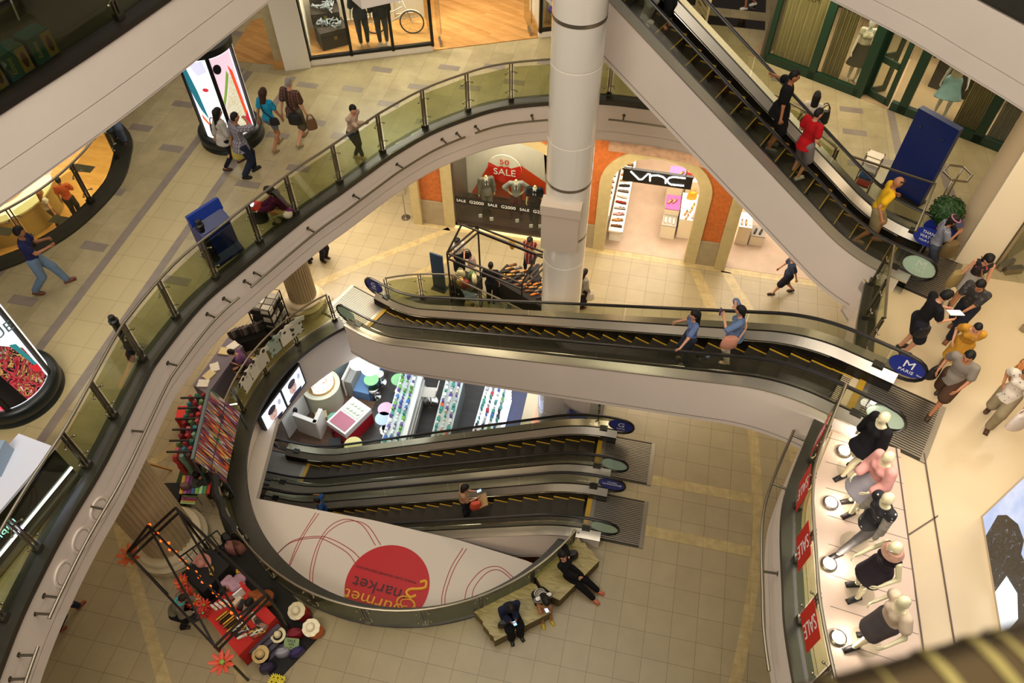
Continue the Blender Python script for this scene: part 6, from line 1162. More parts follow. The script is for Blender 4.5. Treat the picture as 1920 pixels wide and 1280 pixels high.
# --- riders on the long escalator
E2 = lambda px, n: onesc(GMP, GMZ, px, n)
figure('rider with waist-long black hair and a blue top resting a hand on the near handrail', E2((1282, 682), -.1), 268, 1.62, 'f', dict(handL=(-.42, .34, 1.02), handR=(.22, .3, 1.15), hyaw=10), 'light', ('5f6f96', .7, .015, .12), ('2a2f3c', 1.95, .02), ('long', '0e0b0a'), '6a5a48')
J = figure('rider in a denim shirt with a ponytail and pink shoulder bag raising a phone', E2((1362, 668), .05), 285, 1.64, 'f', dict(handL=(-.12, .34, 1.45), handR=(.18, .16, 1.55), elbowR=(1, .1, -.3)), 'light', ('5d7090', .9, .02, .16), ('cbb9a4', 1.95, .01), ('tail', '120d0b'), 'b99a70', extra=lambda J: strap(J, (.1, .03, 1.42), (-.18, -.06, .95), 'd0987a', .016, bulge=-.12))
bag(J['W']((-.24, .1, .72)), .3, .34, .16, .28, 'c98a72', 'pink shoulder bag of the rider in denim', None); held('phone', 'phone', 'phone raised by the rider in denim', J['W']((-.1, .42, 1.52)), (.08, .03, .14), '4a3a5a', lv(285))
# --- twin escalators
E3 = lambda px, n: onesc(B2P, B2Z, px, n)
J = figure('rider in a blue top with a white bag reaching for the handrail, lower left', E3((617, 972), .0), 262, 1.68, 'm', dict(handR=(.5, .18, 1.08), handL=(-.2, .3, 1.1)), 'tan', ('22477a', .6, .03), ('1d1f28', 1.95, .02), ('crop', '120e0c'), '1a1714'); bag(J['W']((-.12, .2, .85)), .5, .3, .14, .36, 'd8cf9a', 'pale bag held by the rider in blue', None, name='shopping_bag')
J = figure('rider with dark hair looking at a phone beside an orange bag', E3((872, 966), .05), 80, 1.6, 'f', dict(handL=(-.08, .36, 1.15), handR=(.14, .36, 1.12), hpitch=32), 'light', ('a8805e', .8, .03), ('1d1b20', 1.95, .02), ('mid', '120d0b'), '1a1714'); held('phone', 'phone', 'phone with lit screen held by the rider with an orange bag', J['W']((0, .44, 1.18)), (.08, .14, .01), '22222a', lv(80), .4, 1.5, '9ab8e8'); bag(J['W']((.3, .3, .85)), .4, .34, .16, .3, 'c0482a', 'orange bag on the arm of the rider with a phone', None); held('folder', 'folder', 'tan folder carried by the rider with an orange bag', J['W']((.2, .5, 1.0)), (.36, .26, .04), 'a8885a', lv(80), .5)
# --- ground floor visitors
J = figure('person in a white blouse and long black skirt reading at the shoe stall', at(862, 514, 0), 165, 1.64, 'f', dict(handL=(-.14, .3, 1.05), handR=(.2, .2, 1.0), hpitch=34), 'light', ('d8d2c6', .6, .025), ('skirt', '131215', 1.45, .04), ('long', '100c0a'), '2a2018'); bag(J['W']((-.28, .05, .72)), .2, .28, .14, .26, '17151a', 'black bag on the arm of the person in the white blouse', 'arc'); bag(J['W']((-.4, .12, .35)), .4, .28, .12, .36, 'c9a8a0', 'pale pink carrier bag of the person in the white blouse', 'two', name='carrier_bag')
figure('person in a red striped dress and black leggings eating by the shoe stall', at(993, 511, 0), 195, 1.6, 'f', dict(handL=(-.06, .24, 1.34), handR=(.06, .24, 1.32), hpitch=30, footL=(-.15, 0, .085), footR=(.15, 0, .085)), 'tan', (RSTR, .5, .03, .34), ('131215', 1.9, .0), ('mid', '130e0c'), '4a3420', dress=True)
figure('stall keeper in dark clothes standing among the shoes', at(922, 566, 0), 10, 1.66, 'm', dict(handL=(-.2, .28, 1.0)), 'tan', ('16171c', .9, .03, .12), ('17161a', 1.95, .02), ('crop', '0f0c0a'), '17130f')
figure('short person in grey bending over the shoes beside the white column', at(1006, 556, 0), 330, 1.45, 'f', dict(lean=28, handL=(-.1, .4, .8), handR=(.15, .4, .8)), 'tan', ('3a3a40', .9, .03, .12), ('24242a', 1.95, .02), ('short', '130f0d'), '2a2018')
J = figure('person in grey half hidden behind the white column with a small bag', at(1088, 575, 0), 60, 1.6, 'f', dict(handR=(.25, .12, .9)), 'light', ('8a8474', 1.6, .03, .14), ('26222a', 1.95, .02), ('mid', '15100d'), '6a2420'); bag(J['W']((.26, .14, .5)), .3, .24, .1, .26, 'd8cfc4', 'small white bag of the person behind the column', 'two')
figure('person in a blue shirt and dark shorts striding past the shoe shop', at(1466, 549, 0), 275, 1.66, 'm', WALK(1.15), 'light', ('35425a', .6, .03, .12), ('1c1c26', 1.0, .045), ('short', '15100d'), '3a2a22')
figure('person in black trousers below the balcony edge, nearer the fluted column', at(582, 489, 0), 270, 1.62, 'f', STAND(handL=(-.3, .1, .75)), 'tan', ('24242a', 1, .03), ('18181e', 1.95, .02), ('long', '120e0c'), '1a1714'); figure('person in a black jacket below the balcony edge, beyond the fluted column', at(608, 486, 0), 120, 1.66, 'm', STAND(handR=(.3, .12, .9)), 'tan', ('2a2422', 1.9, .04, .16), ('1c1a20', 1.95, .03), ('short', '120e0c'), '1a1714')
figure('walking person in dark jeans mostly hidden under the balcony at the bottom left', at(132, 1160, 0), 40, 1.7, 'm', WALK(1.1), 'tan', ('3a3a44', 1, .02), ('1e2636', 1.95, .02), ('short', '120e0c'), '8a3a1e')
J = figure('stall keeper in purple sitting at the grey shirt table', (-11.2, 3.1, 0), 265, 1.6, 'f', SIT(.47, .4, lean=26, hpitch=34), 'light', ('6a4870', .5, .02), ('141318', .9, .02), ('short', '120d0b'), '2a2018')
figure('person in a dark dotted top and brown skirt bending beside the slatted table', (-10.35, -.75, 0), 300, 1.58, 'f', dict(pelvis=(0, -.1, .62), lean=62, handL=(-.15, .45, .45), handR=(.15, .45, .45), hpitch=50), 'tan', (dots_mat('dark_dot_top', '1c1814', '4a3a24', 22, .18), .9, .03, .1), ('skirt', '3a2c16', 1.3), ('mid', '17110d'), '5a3420')
figure('seated stall keeper in a pink blouse bending over the flower stall', (-8.75, -2.72, 0), 205, 1.6, 'f', SIT(.42, .36, lean=48, hpitch=30), 'tan', ('b08a9a', .9, .035, .1), ('2a2028', .9, .02), ('short', '130e0c'), '2a2018')
J = figure('seated person in an orange brown top with a bright tablet by the hats', (-7.95, -2.95, 0), 215, 1.64, 'm', SIT(.42, .38, lean=36, hpitch=34), 'tan', ('8a4a24', 1.6, .03), ('1e2030', 1.95, .02), ('short', '130e0c'), '2a2018'); held('tablet', 'tablet', 'tablet with colourful lit screen on the lap of the seated person', J['W']((.0, .46, .72)), (.24, .18, .012), '22222a', lv(215), .3, 1.3, '6a8ad8')
J = figure('shopper in a grey jacket and teal scarf bending over the flower stall', at(352, 1168, 0), 75, 1.62, 'f', dict(lean=34, pelvis=(0, -.05, .88), handL=(-.12, .5, .95), handR=(.16, .42, .9), hpitch=26, footL=(-.1, .16, .085), footR=(.1, -.1, .085)), 'light', ('6a6250', 1.7, .035, .1), ('141318', 1.95, .02), ('short', '2a1a12'), '2a1e16')
b = MB(); b.tube([J['nb']+J['rt']*(.085*math.cos(2*PI*i/16))+J['fw']*(.085*math.sin(2*PI*i/16))+J['up']*.0 for i in range(16)], .035, 8, closed=True); b.build('scarf', mat('3a9aa0', .85), J['root'], world=False); bag(J['W']((.2, .34, .55)), .5, .26, .14, .22, '15141a', 'black handbag of the shopper in the teal scarf', 'arc')
# --- benches
J = figure('person in a navy jacket sitting on the left bench with a phone', at(950, 1165, .0)+Vector((0, .1, 0)), 158, 1.7, 'm', SIT(.45, .5, lean=14, hpitch=32, handL=(-.06, .36, .82), handR=(.08, .36, .82)), 'tan', ('1a2036', 1.85, .04, .06), ('0e0e12', 1.95, .04), ('short', '17110d'), '0f0e10'); held('phone', 'phone', 'phone with lit screen held by the person in the navy jacket', J['W']((.01, .46, .86)), (.08, .15, .01), '1a1a20', lv(158), .5, 1.8, '8ab8f0'); bag(J['W']((.2, .3, .5)), .5, .3, .14, .26, '121216', 'black bag on the lap of the person in the navy jacket', None)
J = figure('person in a striped T-shirt on the left bench with a yellow shoe and phone', at(1008, 1136, .0)+Vector((.0, .12, 0)), 160, 1.6, 'f', SIT(.45, .55, lean=34, hpitch=42, handL=(-.04, .42, .78), handR=(.1, .4, .78)), 'tan', (BWST, .55, .02, .06), ('23201e', .5, .02), ('mid', '17110d'), 'b9a02a'); held('phone', 'phone', 'phone with lit screen held by the person in stripes', J['W']((.03, .52, .8)), (.08, .15, .01), '1a1a20', lv(160), .5, 2.0, 'c0d8ff')
J = figure('person all in black reclining on the right bench with legs stretched out', at(1062, 1085, .0), 122, 1.68, 'f', dict(pelvis=(0, .05, .54), lean=-22, footL=(-.1, .88, .085), footR=(.14, .92, .085), handL=(-.2, -.12, .95), handR=(.08, .3, .7), hyaw=-30, hpitch=5), 'light', ('0f0e10', 1.9, .03, .06), ('0d0c0e', 1.9, .02), ('mid', '100d0b'), 'b9603f'); bag(J['W']((-.35, -.1, .45)), .4, .36, .2, .26, '121014', 'black bag beside the reclining person in black', None)
# --- small opening at far left, and far shoppers
figure('person with fair hair and a white top in the lit shop at far left', Vector((-20.1, 7.35, .02)), 40, 1.6, 'f', STAND(), 'light', ('cfc4b8', .3, .02), ('5a4a44', 1.95, .02), ('long', '8a5a30'), '3a2a20'); figure('person in an orange shirt with a dark strap in the lit shop at far left', Vector((-19.75, 7.95, .02)), 340, 1.68, 'm', dict(handR=(.2, .34, 1.1)), 'tan', ('b0502a', .7, .03), ('2a2a30', 1.95, .02), ('short', '15100d'), '2a2018'); figure('person in dark trousers farther inside the lit shop at far left', Vector((-21.4, 9.0, .02)), 200, 1.68, 'm', STAND(), 'tan', ('3a3430', .7, .03), ('24242a', 1.95, .02), ('short', '15100d'), '2a2018')
figure('shopper in white shoes on the dark striped floor beyond the tall escalator', at(1405, 14, ZM), 265, 1.66, 'f', WALK(.6), 'tan', ('b0a89a', .6, .02), ('4a4038', 1.0, .02), ('mid', '15100d'), 'd8d4cc')
# ================================================================== mannequins
def mann(label, loc, h, pose, top, bottom, shoes, H=1.8, sex='f', **k):
    return figure(label, loc, h, H, sex, pose, MANN, top, bottom, None, shoes, name='mannequin', cat='mannequin', **k)
zp = ZM+.02
def foot_disc(p, label): b = MB(); b.lathe([(.23, 0), (.23, .012)], (p.x, p.y, zp-.012), 32); tag(b.build('base_disc', CLEAR), label, 'base', 'glass discs under the mannequins')
MPS = [(3.22, -.32), (3.26, -1.02), (3.22, -1.72), (3.26, -2.5), (3.30, -3.28)]
MPS = [Vector((x, y, zp)) for x, y in MPS]
for p, w_ in zip(MPS, ('in the black jacket', 'in the pink top', 'in the dotted top', 'in the scarf', 'in the grey pencil skirt')): foot_disc(p, 'clear glass disc under the mannequin '+w_)
LG = mat('5f5a58', .6, name='grey_tights')
mann('mannequin in a black jacket and skirt, farthest of the five at the railing', MPS[0], 255, dict(footL=(-.08, .2, .085), footR=(.08, -.14, .11), tiltR=-.4, handL=(-.26, .05, .82), handR=(.27, .0, .82), lean=0), ('141214', 1.85, .04, .2, .11), ('skirt', '17151a', .55), '15120f'); 
mann('mannequin in a pink top and pale grey skirt, second of the five', MPS[1], 255, dict(footL=(-.1, .14, .085), footR=(.1, .02, .085), handL=(-.2, .26, .98), handR=(.12, .3, 1.0), lean=3), ('d89a90', 1.7, .04, .08, .1), ('skirt', '9a959a', .85, .11), '2a1e1a', extra=None)
mann('mannequin in a dotted black top and open grey cardigan, mid-stride', MPS[2], 255, dict(WALK(1.25), handL=(-.25, .14, .85), handR=(.25, .06, .84)), (BDOT, .2, .03, .2, .1), (LG, 1.95, .0), '17120f', extra=lambda J: [mesh_of('cardigan_side', solid([cap(J['sh'][q]-J['up']*.02, J['pel']+J['rt']*(.17 if q == 'R' else -.17)-J['up']*.16-J['fw']*.03, .075, .07), cap(J['sh'][q], J['el'][q], .068, .056), cap(J['el'][q], J['wr'][q], .056, .042)], .04), .02, mat('8d8678', .9, var=.2, vscale=14, name='cardigan_grey'), J['root']) for q in 'LR'])
def cowl(J):
    b = MB()
    for k in range(3): b.tube([J['nb']+J['up']*(.0+.035*k)+J['rt']*((.12-.015*k)*math.cos(2*PI*i/18))+J['fw']*((.115-.015*k)*math.sin(2*PI*i/18)+.02) for i in range(18)], .042, 8, closed=True)
    b.build('scarf', mat('b48a74', .9, var=.2, vscale=20), J['root'], world=False)
mann('mannequin in a black dress and beige looped scarf, arm bent', MPS[3], 260, dict(footL=(-.1, .1, .085), footR=(.1, .0, .085), handL=(-.28, .2, 1.0), handR=(.2, .3, 1.02), lean=4), ('231c22', 0, .02, .1, .09), ('skirt', '2a2228', .75, .05), '15120f', extra=cowl)
mann('mannequin in a cream blouse and grey pencil skirt, nearest the camera rail', MPS[4], 262, dict(footL=(-.06, .2, .085), footR=(.08, -.08, .085), handL=(-.36, .26, 1.05), handR=(.24, .12, 1.0), lean=4), ('c9b49a', .5, .04, .08, .11), ('skirt', '4f4848', .95, .02), '17120f')
for i, (x, y, h_, tp, bt, lab, ps) in enumerate(((-6.2, 10.95, 170, ('6a665e', 1.9, .03, .14), ('5f5b54', 1.95, .02), 'headless mannequin in a grey suit and dark tie below the sale disc', STAND()), (-5.2, 10.95, 180, ('8a8884', 1.5, .03, .12), ('4a1218', 1.95, .01), 'headless mannequin in a grey sweater and dark red trousers, hands on hips', dict(handL=(-.2, .02, 1.0), handR=(.2, .02, 1.0), elbowL=(-1, -.3, 0), elbowR=(1, -.3, 0), footL=(-.16, 0, .085), footR=(.16, 0, .085))), (-4.55, 10.8, 190, ('20222e', .9, .03, .12), ('17161c', 1.95, .02), 'headless mannequin in a navy waistcoat with white sleeves beside the column', STAND()))):
    J = mann(lab, (x, y, .25), h_, ps, tp, bt, '17120f', 1.74, 'm', headless=True); b = MB(); c = J['nb']+J['fw']*.07; b.tube([c+J['up']*-.02, c-J['up']*.22+J['fw']*.06], [.02, .03], 6); b.build('tie', mat('17151c', .6), J['root'], world=False)
    b = MB(); b.slab(c-J['rt']*.05-J['up']*.22+J['fw']*.055, J['rt']*.1, J['up']*.24-J['fw']*.05, J['fw']*.006); b.build('shirt_front', SIGNW, J['root'], world=False)
# ================================================================== mezzanine furniture and shops
def drum(c, label, pics, r=.66, R=.78, H=2.5, mull=()):
    t = thing('advertising_drum', label, 'advertising drum', c); b = MB(); b.lathe([(R, 0), (R, .05), (R-.03, .1), (R, .15), (R, .3), (R-.05, .36), (r, .38)], c, 64, 0); b.build('drum_base', mat('11191a', .35, var=.2, vscale=18, name='drum_black'), t)
    b = MB(); b.lathe([(r-.02, .38), (r-.02, H)], c, 64, 0); b.build('lit_panel', mat('f2f4fa', .3, emit=1.25, name='drum_white'), t)
    b = MB(); b.lathe([(r+.03, H), (r+.03, H+.16), (r-.1, H+.2)], c, 48, 0); b.build('drum_cap', mat('11191a', .35, name='drum_black2'), t)
    for a in mull: a = math.radians(a); q = Vector((c.x+r*math.cos(a), c.y+r*math.sin(a), 0)); b = MB(); b.box((q.x, q.y, ZM+.38+(H-.38)/2), (.05, .09, H-.38), a); b.build('mullion', BLACK, t)
    for i, (col, poly, em) in enumerate(pics):
        b = MB(); P = [(math.radians(a), z) for a, z in poly]; rr = r+.002+.0015*i
        tr = tessellate_polygon([[Vector((a*r, z, 0)) for a, z in P]]); pts = [(a*r, z) for a, z in P]; q = bmesh.new(); vs = [q.verts.new((x, z, 0)) for x, z in pts]; q.faces.new(vs); bmesh.ops.triangulate(q, faces=q.faces[:]); bmesh.ops.subdivide_edges(q, edges=[e for e in q.edges if abs(e.verts[0].co.x-e.verts[1].co.x) > .12], cuts=4, use_grid_fill=True); bmesh.ops.triangulate(q, faces=q.faces[:])
        q.verts.index_update(); b.add([(c.x+rr*math.cos(v.co.x/r), c.y+rr*math.sin(v.co.x/r), c.z+v.co.y) for v in q.verts], [tuple(v.index for v in f.verts) for f in q.faces]); q.free(); b.build('poster_shape', mat(col, .4, emit=em, name='poster_'+col) if isinstance(col, str) else col, t)
    return t
def ob(a0, z0, ra, rz_, n=18): return [(a0+ra*math.cos(2*PI*i/n), z0+rz_*math.sin(2*PI*i/n)) for i in range(n)]
LACE = mix_noise_mat('lace_print', [(0, 'd8c890'), (.4, 'f2ecd0'), (.55, 'c9a860'), (.65, 'f4f0dc')], 22, 3, 1.0, .4, 'noise', distort=2.5); PAIS = mix_noise_mat('paisley_print', [(0, 'a01828'), (.38, 'd84a50'), (.46, '2a1420'), (.52, 'e0b060'), (.58, 'c02438'), (.66, 'f0e0d0'), (.72, '8a1424')], 3.2, 2, .75, .4, 'noise', distort=2.6)
c1 = Vector((-11.40, 6.15, ZM)); cA = math.degrees(math.atan2(CAM.y-c1.y, CAM.x-c1.x))
drum(c1, 'tall lit advertising drum with a pale face and lace pictures at the upper left', [('2a8296', [(cA-62, 2.1), (cA-50, 2.4), (cA-40, 1.7), (cA-36, .95), (cA-48, 1.2), (cA-60, 1.7)], .5), ('d8d8f0', [(cA-40, 2.4), (cA-10, 2.48), (cA-8, 2.2), (cA-28, 2.1)], .9), ('c82a3c', ob(cA-22, 1.75, 6, .05), .9), ('e86a3c', [(cA-52, .95), (cA-38, .72), (cA-37, .82), (cA-50, 1.08)], .8), ('15151c', [(cA-40, .42), (cA-34, .75), (cA-31, .42)], .05), ('15151c', [(cA-26, .42), (cA-18, .8), (cA-20, .42)], .05), ('d8507a', ob(cA-26, .62, 4, .04), .8),
    ('f0d0e0', [(cA+3, 2.48), (cA+50, 2.48), (cA+50, 1.2), (cA+3, .42)], .9), (LACE, [(cA+5, .42), (cA+5, 1.2), (cA+30, 1.9), (cA+40, 1.9), (cA+44, .42)], 0), ('86b048', [(cA+4, 1.25), (cA+4, 1.4), (cA+28, 2.1), (cA+31, 1.98)], .7), ('e2502a', [(cA+42, .42), (cA+34, 2.2), (cA+42, 2.0), (cA+50, .42)], .9), ('101018', ob(cA+12, 2.2, 8, .12), .03), ('c8203a', [(cA+30, .42), (cA+48, .42), (cA+48, .9), (cA+38, .8)], .8)], mull=(cA, cA+62, cA-66, cA+180))
c2 = Vector((-11.95, -1.95, ZM)); cA = math.degrees(math.atan2(CAM.y-c2.y, CAM.x-c2.x))
t2 = drum(c2, 'tall lit advertising drum with VOGUE poster at the left edge', [(PAIS, [(cA-18+18, .42), (cA-6, 1.5), (cA+20, 1.75), (cA+46, 1.3), (cA+48, .42)], 0), ('101018', [(cA-24, .42), (cA-22, 1.3), (cA-6, 1.5), (cA+2, .42)], .03), ('e83a5a', [(cA-56, .5), (cA-56, 1.25), (cA-24, 1.25), (cA-26, .42)], 1.0), ('2a8a90', [(cA+30, 1.62), (cA+40, 1.5), (cA+48, .8), (cA+42, .8)], .6), ('c81c2c', [(cA+34, .95), (cA+48, .8), (cA+48, .62), (cA+36, .75)], .8), ('c8203a', [(cA-56, .42), (cA-56, .46), (cA-30, .44), (cA-30, .42)], .4)], r=.7, R=.82, mull=(cA-27, cA+58, cA-90))
a = math.radians(cA+8); nn = Vector((math.cos(a), math.sin(a), 0)); tx = Vector((-nn.y, nn.x, 0))
for s_, sz, z in (('VOGUE', .3, 1.98), ('Dieu', .1, 1.74), ('Alhilende', .09, 1.64), ('fashion', .07, 1.55)):
    text(s_, sz, basis(c2+nn*.715+Vector((0, 0, z)), tx, (0, 0, 1)), mat('6a8a96', .5, name='vogue_grey'), t2, depth=.004)
def bollard(px, label):
    p = at(*px, ZM); b = MB(); r = thing('bollard', label, 'bollard', p); b.lathe([(.15, 0), (.16, .04), (.14, .1), (.15, .14), (.11, .2), (.085, .3)], p, 24); b.build('base', BLACK, r); b = MB(); b.lathe([(.085, .3), (.1, .33), (.1, .38), (.075, .42), (.072, 1.02), (.09, 1.05), (.09, 1.1), (.06, 1.13), (.062, 1.19), (.05, 1.21), (.001, 1.22)], p, 24); b.build('shaft', BLACK, r)
bollard((255, 668), 'black cast bollard behind the balcony glass, nearer the bottom left'); bollard((404, 492), 'black cast bollard right beside the blue sloped stand')
bs = thing('reading_stand', 'deep blue sloped directory stand behind the balcony glass', 'stand', (-9.85, 2.45, ZM)); BL2 = mat('10246a', .4, name='stand_blue'); u = Vector((.45, .89, 0)).normalized(); v = Vector((u.y, -u.x, 0)); o = Vector((-9.83, 2.28, ZM)); b = MB(); W_ = u*.72
prof = [(-.3, 0), (.3, 0), (.3, .08), (.17, .2), (.14, .75), (.24, .86), (-.02, 1.05), (-.2, 1.0), (-.2, .15)]; n = len(prof); vs = [o+v*x-W_/2+Vector((0, 0, z)) for x, z in prof]+[o+v*x+W_/2+Vector((0, 0, z)) for x, z in prof]; tr = tessellate_polygon([[Vector((x, z, 0)) for x, z in prof]]); b.add(vs, [tuple(t) for t in tr]+[tuple(i+n for i in t) for t in tr]+[(i, (i+1) % n, n+(i+1) % n, n+i) for i in range(n)]); b.build('body', BL2, bs)
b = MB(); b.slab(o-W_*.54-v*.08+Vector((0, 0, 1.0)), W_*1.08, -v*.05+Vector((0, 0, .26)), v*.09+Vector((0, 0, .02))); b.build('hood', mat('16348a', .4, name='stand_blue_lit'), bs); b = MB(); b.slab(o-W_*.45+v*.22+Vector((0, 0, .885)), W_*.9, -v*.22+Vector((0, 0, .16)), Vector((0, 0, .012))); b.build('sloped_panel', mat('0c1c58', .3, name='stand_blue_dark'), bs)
B0, B1 = Vector((4.32, 7.66, ZM)), Vector((5.06, 7.01, ZM)); bp = thing('display_board', 'tall plain blue display panel standing behind the glass railing', 'panel', (B0+B1)/2); d = B1-B0; n_ = Vector((-d.y, d.x, 0)).normalized(); b = MB(); b.slab(B0+Vector((0, 0, .06)), d, (0, 0, 2.02), n_*.16); b.build('board', mat('0d2360', .35, name='panel_blue'), bp); b = MB(); b.slab(B0-n_*.1, d, (0, 0, .06), n_*.36); b.build('foot', BLACK, bp)
for k in (.22, .78): b = MB(); q = B0+d*k+Vector((0, 0, 1.72))-n_*.005; b.ell(q, (.035, .035, .035), 12); b.build('screw_cap', mat('0a1a48', .4, name='cap_blue'), bp)
p = Vector((5.12, 5.75, ZM)); pl = thing('topiary', 'clipped round green topiary in a pale pot beside the cream column', 'plant', p); b = MB(); rr2 = random.Random(9)
for i in range(650):
    z = rr2.uniform(-1, 1); a = rr2.uniform(0, 2*PI); r = math.sqrt(1-z*z); nq = Vector((r*math.cos(a), r*math.sin(a), z)); c = p+Vector((0, 0, .98))+nq*(.33+rr2.uniform(-.03, .02)); x = nq.orthogonal().normalized(); y = nq.cross(x); k = rr2.uniform(0, 6); X = x*math.cos(k)+y*math.sin(k)+nq*.4; Y = nq.cross(X).normalized(); X = X.normalized(); b.add([c-X*.05, c+Y*.022, c+X*.05, c-Y*.022], [(0, 1, 2, 3)])
b.ell(p+Vector((0, 0, .98)), .3, 16); b.build('foliage', mat('1f4214', .6, var=.35, vscale=14, name='leaf_green'), pl, fix=False); b = MB(); b.tube([p+Vector((0, 0, .4)), p+Vector((0, 0, .8))], .03, 8); b.build('stem', mat('4a3a22', .7), pl); b = MB(); b.lathe([(.2, 0), (.24, .45), (.22, .45), (.2, .38), (.001, .38)], p, 24); b.build('pot', mat('a89c82', .5), pl)
e = M1P(-2.0, .95, ZM); ws = thing('notice_sign', 'blue oval notice reading WATCH beside the topiary', 'sign', (4.78, 5.35, ZM)); c = Vector((4.85, 5.3, ZM+.62)); nf = (CAM-c); nf.z = nf.z*.4; nf.normalize(); xr = Vector((0, 0, 1)).cross(nf).normalized(); yu = nf.cross(xr); b = MB(); vs = [c+xr*.3*math.cos(2*PI*j/28)+yu*.2*math.sin(2*PI*j/28)+nf*o for o in (0, .02) for j in range(28)]; b.add(vs, [tuple(range(28))[::-1], tuple(range(28, 56))]+[(j, (j+1) % 28, 28+(j+1) % 28, 28+j) for j in range(28)]); b.build('oval_board', BLUE, ws); b = MB(); b.tube([c-Vector((0, 0, .1))-nf*.02, Vector((c.x, c.y, ZM))], .02, 8); b.build('post', STEEL, ws)
for s_, dy in (('THANK', .09), ('WATCH', 0), ('YOUR STEP', -.09)): text(s_, .09 if dy != -.09 else .06, basis(c+nf*.024+yu*dy, xr, yu), SIGNW, ws, depth=.003)
hx = thing('steel_hoop', 'six-sided steel hoop rail between the blue panel and cream column', 'barrier', (5.5, 7.25, ZM)); b = MB(); c = Vector((5.55, 7.2, ZM+.9)); b.tube([c+Vector((.3*math.cos(a), .3*math.sin(a), 0)) for a in [PI*k/3 for k in range(6)]], .025, 8, closed=True, smooth=False); b.build('hoop', STEEL, hx)
for k in (1, 4): b = MB(); a = PI*k/3; q = c+Vector((.3*math.cos(a), .3*math.sin(a), 0)); b.tube([q, Vector((q.x, q.y, ZM))], .02, 8); b.build('leg', STEEL, hx)
ct = thing('wire_stand', 'small wire stand with leaflets behind the escalator glass', 'stand', (3.75, 7.2, ZM)); b = MB()
for k in range(5): b.box((3.75, 7.2, ZM+.3+.2*k), (.36, .24, .015), -.4)
for x, y in ((-.17, -.1), (.17, -.1), (.17, .1), (-.17, .1)): q = Matrix.Rotation(-.4, 3, 'Z')@Vector((x, y, 0)); b.bar((3.75+q.x, 7.2+q.y, ZM), (3.75+q.x, 7.2+q.y, ZM+1.15), .02)
b.build('frame', STEEL, ct)
for k, c in enumerate(('c04a3a', '3a5a9a', 'c8c0b0')): b = MB(); b.box((3.75, 7.2, ZM+.35+.2*k), (.28, .2, .07), -.4); b.build('leaflet_stack', mat(c, .6), ct)
# glass door and fittings at the right edge
u = (w2-w1).normalized(); GD = thing('glass_door', 'frameless glass door with a steel floor block at the right edge', 'door', w2+Vector((.3, .0, 0))); a = w2+Vector((.05, -.02, 0)); dq = Vector((.62, .62, 0)); b = MB(); b.slab(a+Vector((0, 0, .06)), dq*1.6, (0, 0, 2.6), Vector((.008, -.008, 0))); b.build('glass_leaf', CLEAR, GD); b = MB(); b.slab(a+Vector((.02, -.06, 0)), dq*.5, (0, 0, .14), Vector((.06, -.06, 0))); b.build('patch_fitting', STEEL, GD); b = MB(); b.bar(a+Vector((0, 0, .02)), a+Vector((0, 0, 2.7)), .06); b.build('edge_rail', STEEL, GD)
fb = at(1885, 506, ZM); b = MB(); b.box(fb+Vector((.12, -.05, .08)), (.36, .12, .16), .35); tag(b.build('floor_block', STEEL), 'brushed steel floor block of the second glass door leaf', 'fitting'); fb = at(1912, 615, ZM); b = MB(); b.box(fb+Vector((.12, 0, .08)), (.3, .1, .16), .6); tag(b.build('floor_block', STEEL), 'small steel floor block at the right edge of the cream floor', 'fitting')
# video wall
sx = 5.28; vw = thing('video_wall', 'big lit picture wall showing dark hair against pale sky', 'screen', (sx, -2.3, ZM)); b = MB(); b.box((sx+.12, -2.35, ZM+1.4), (.2, 3.2, 2.8)); b.build('frame', mat('b5a58a', .5, name='video_frame'), vw); b = MB(); b.box((sx+.015, -2.35, ZM+1.45), (.02, 3.08, 2.7)); o = b.build('screen_panel', mix_noise_mat('sky_picture', [(0, '9ab4e8'), (.45, 'c4d4f8'), (.6, 'e0e8ff'), (.8, 'b0c4f0')], 1.6, 4, .95, .3, const=False), vw)
HAIRP = mix_noise_mat('hair_picture', [(0, '050608'), (.42, '0c0e12'), (.5, '2a3038'), (.56, '0a0b0e'), (.66, '8a98a8'), (.7, '101216'), (.8, '04050a')], 5, 3, .8, .3, 'noise', (1, 1.6, 1), 2.4)
b = MB(); pts = [(-1.15, .1), (-1.0, .55), (-1.12, .8), (-1.4, 1.05), (-1.7, 1.12), (-1.85, .98), (-2.3, 1.15), (-2.9, 1.0), (-3.6, .8), (-3.8, .1)]; vs = [(sx+.002, y, ZM+z) for y, z in pts]; b.add(vs, [tuple(t) for t in tessellate_polygon([[Vector((y, z, 0)) for y, z in pts]])]); b.build('picture_hair', HAIRP, o)
b = MB(); pts = [(-2.1, .1), (-2.0, .5), (-2.35, .7), (-2.7, .6), (-2.8, .1)]; vs = [(sx-.001, y, ZM+z) for y, z in pts]; b.add(vs, [tuple(t) for t in tessellate_polygon([[Vector((y, z, 0)) for y, z in pts]])]); b.build('picture_face', mat('c0ccd8', .4, emit=.8, name='picture_pale'), o)
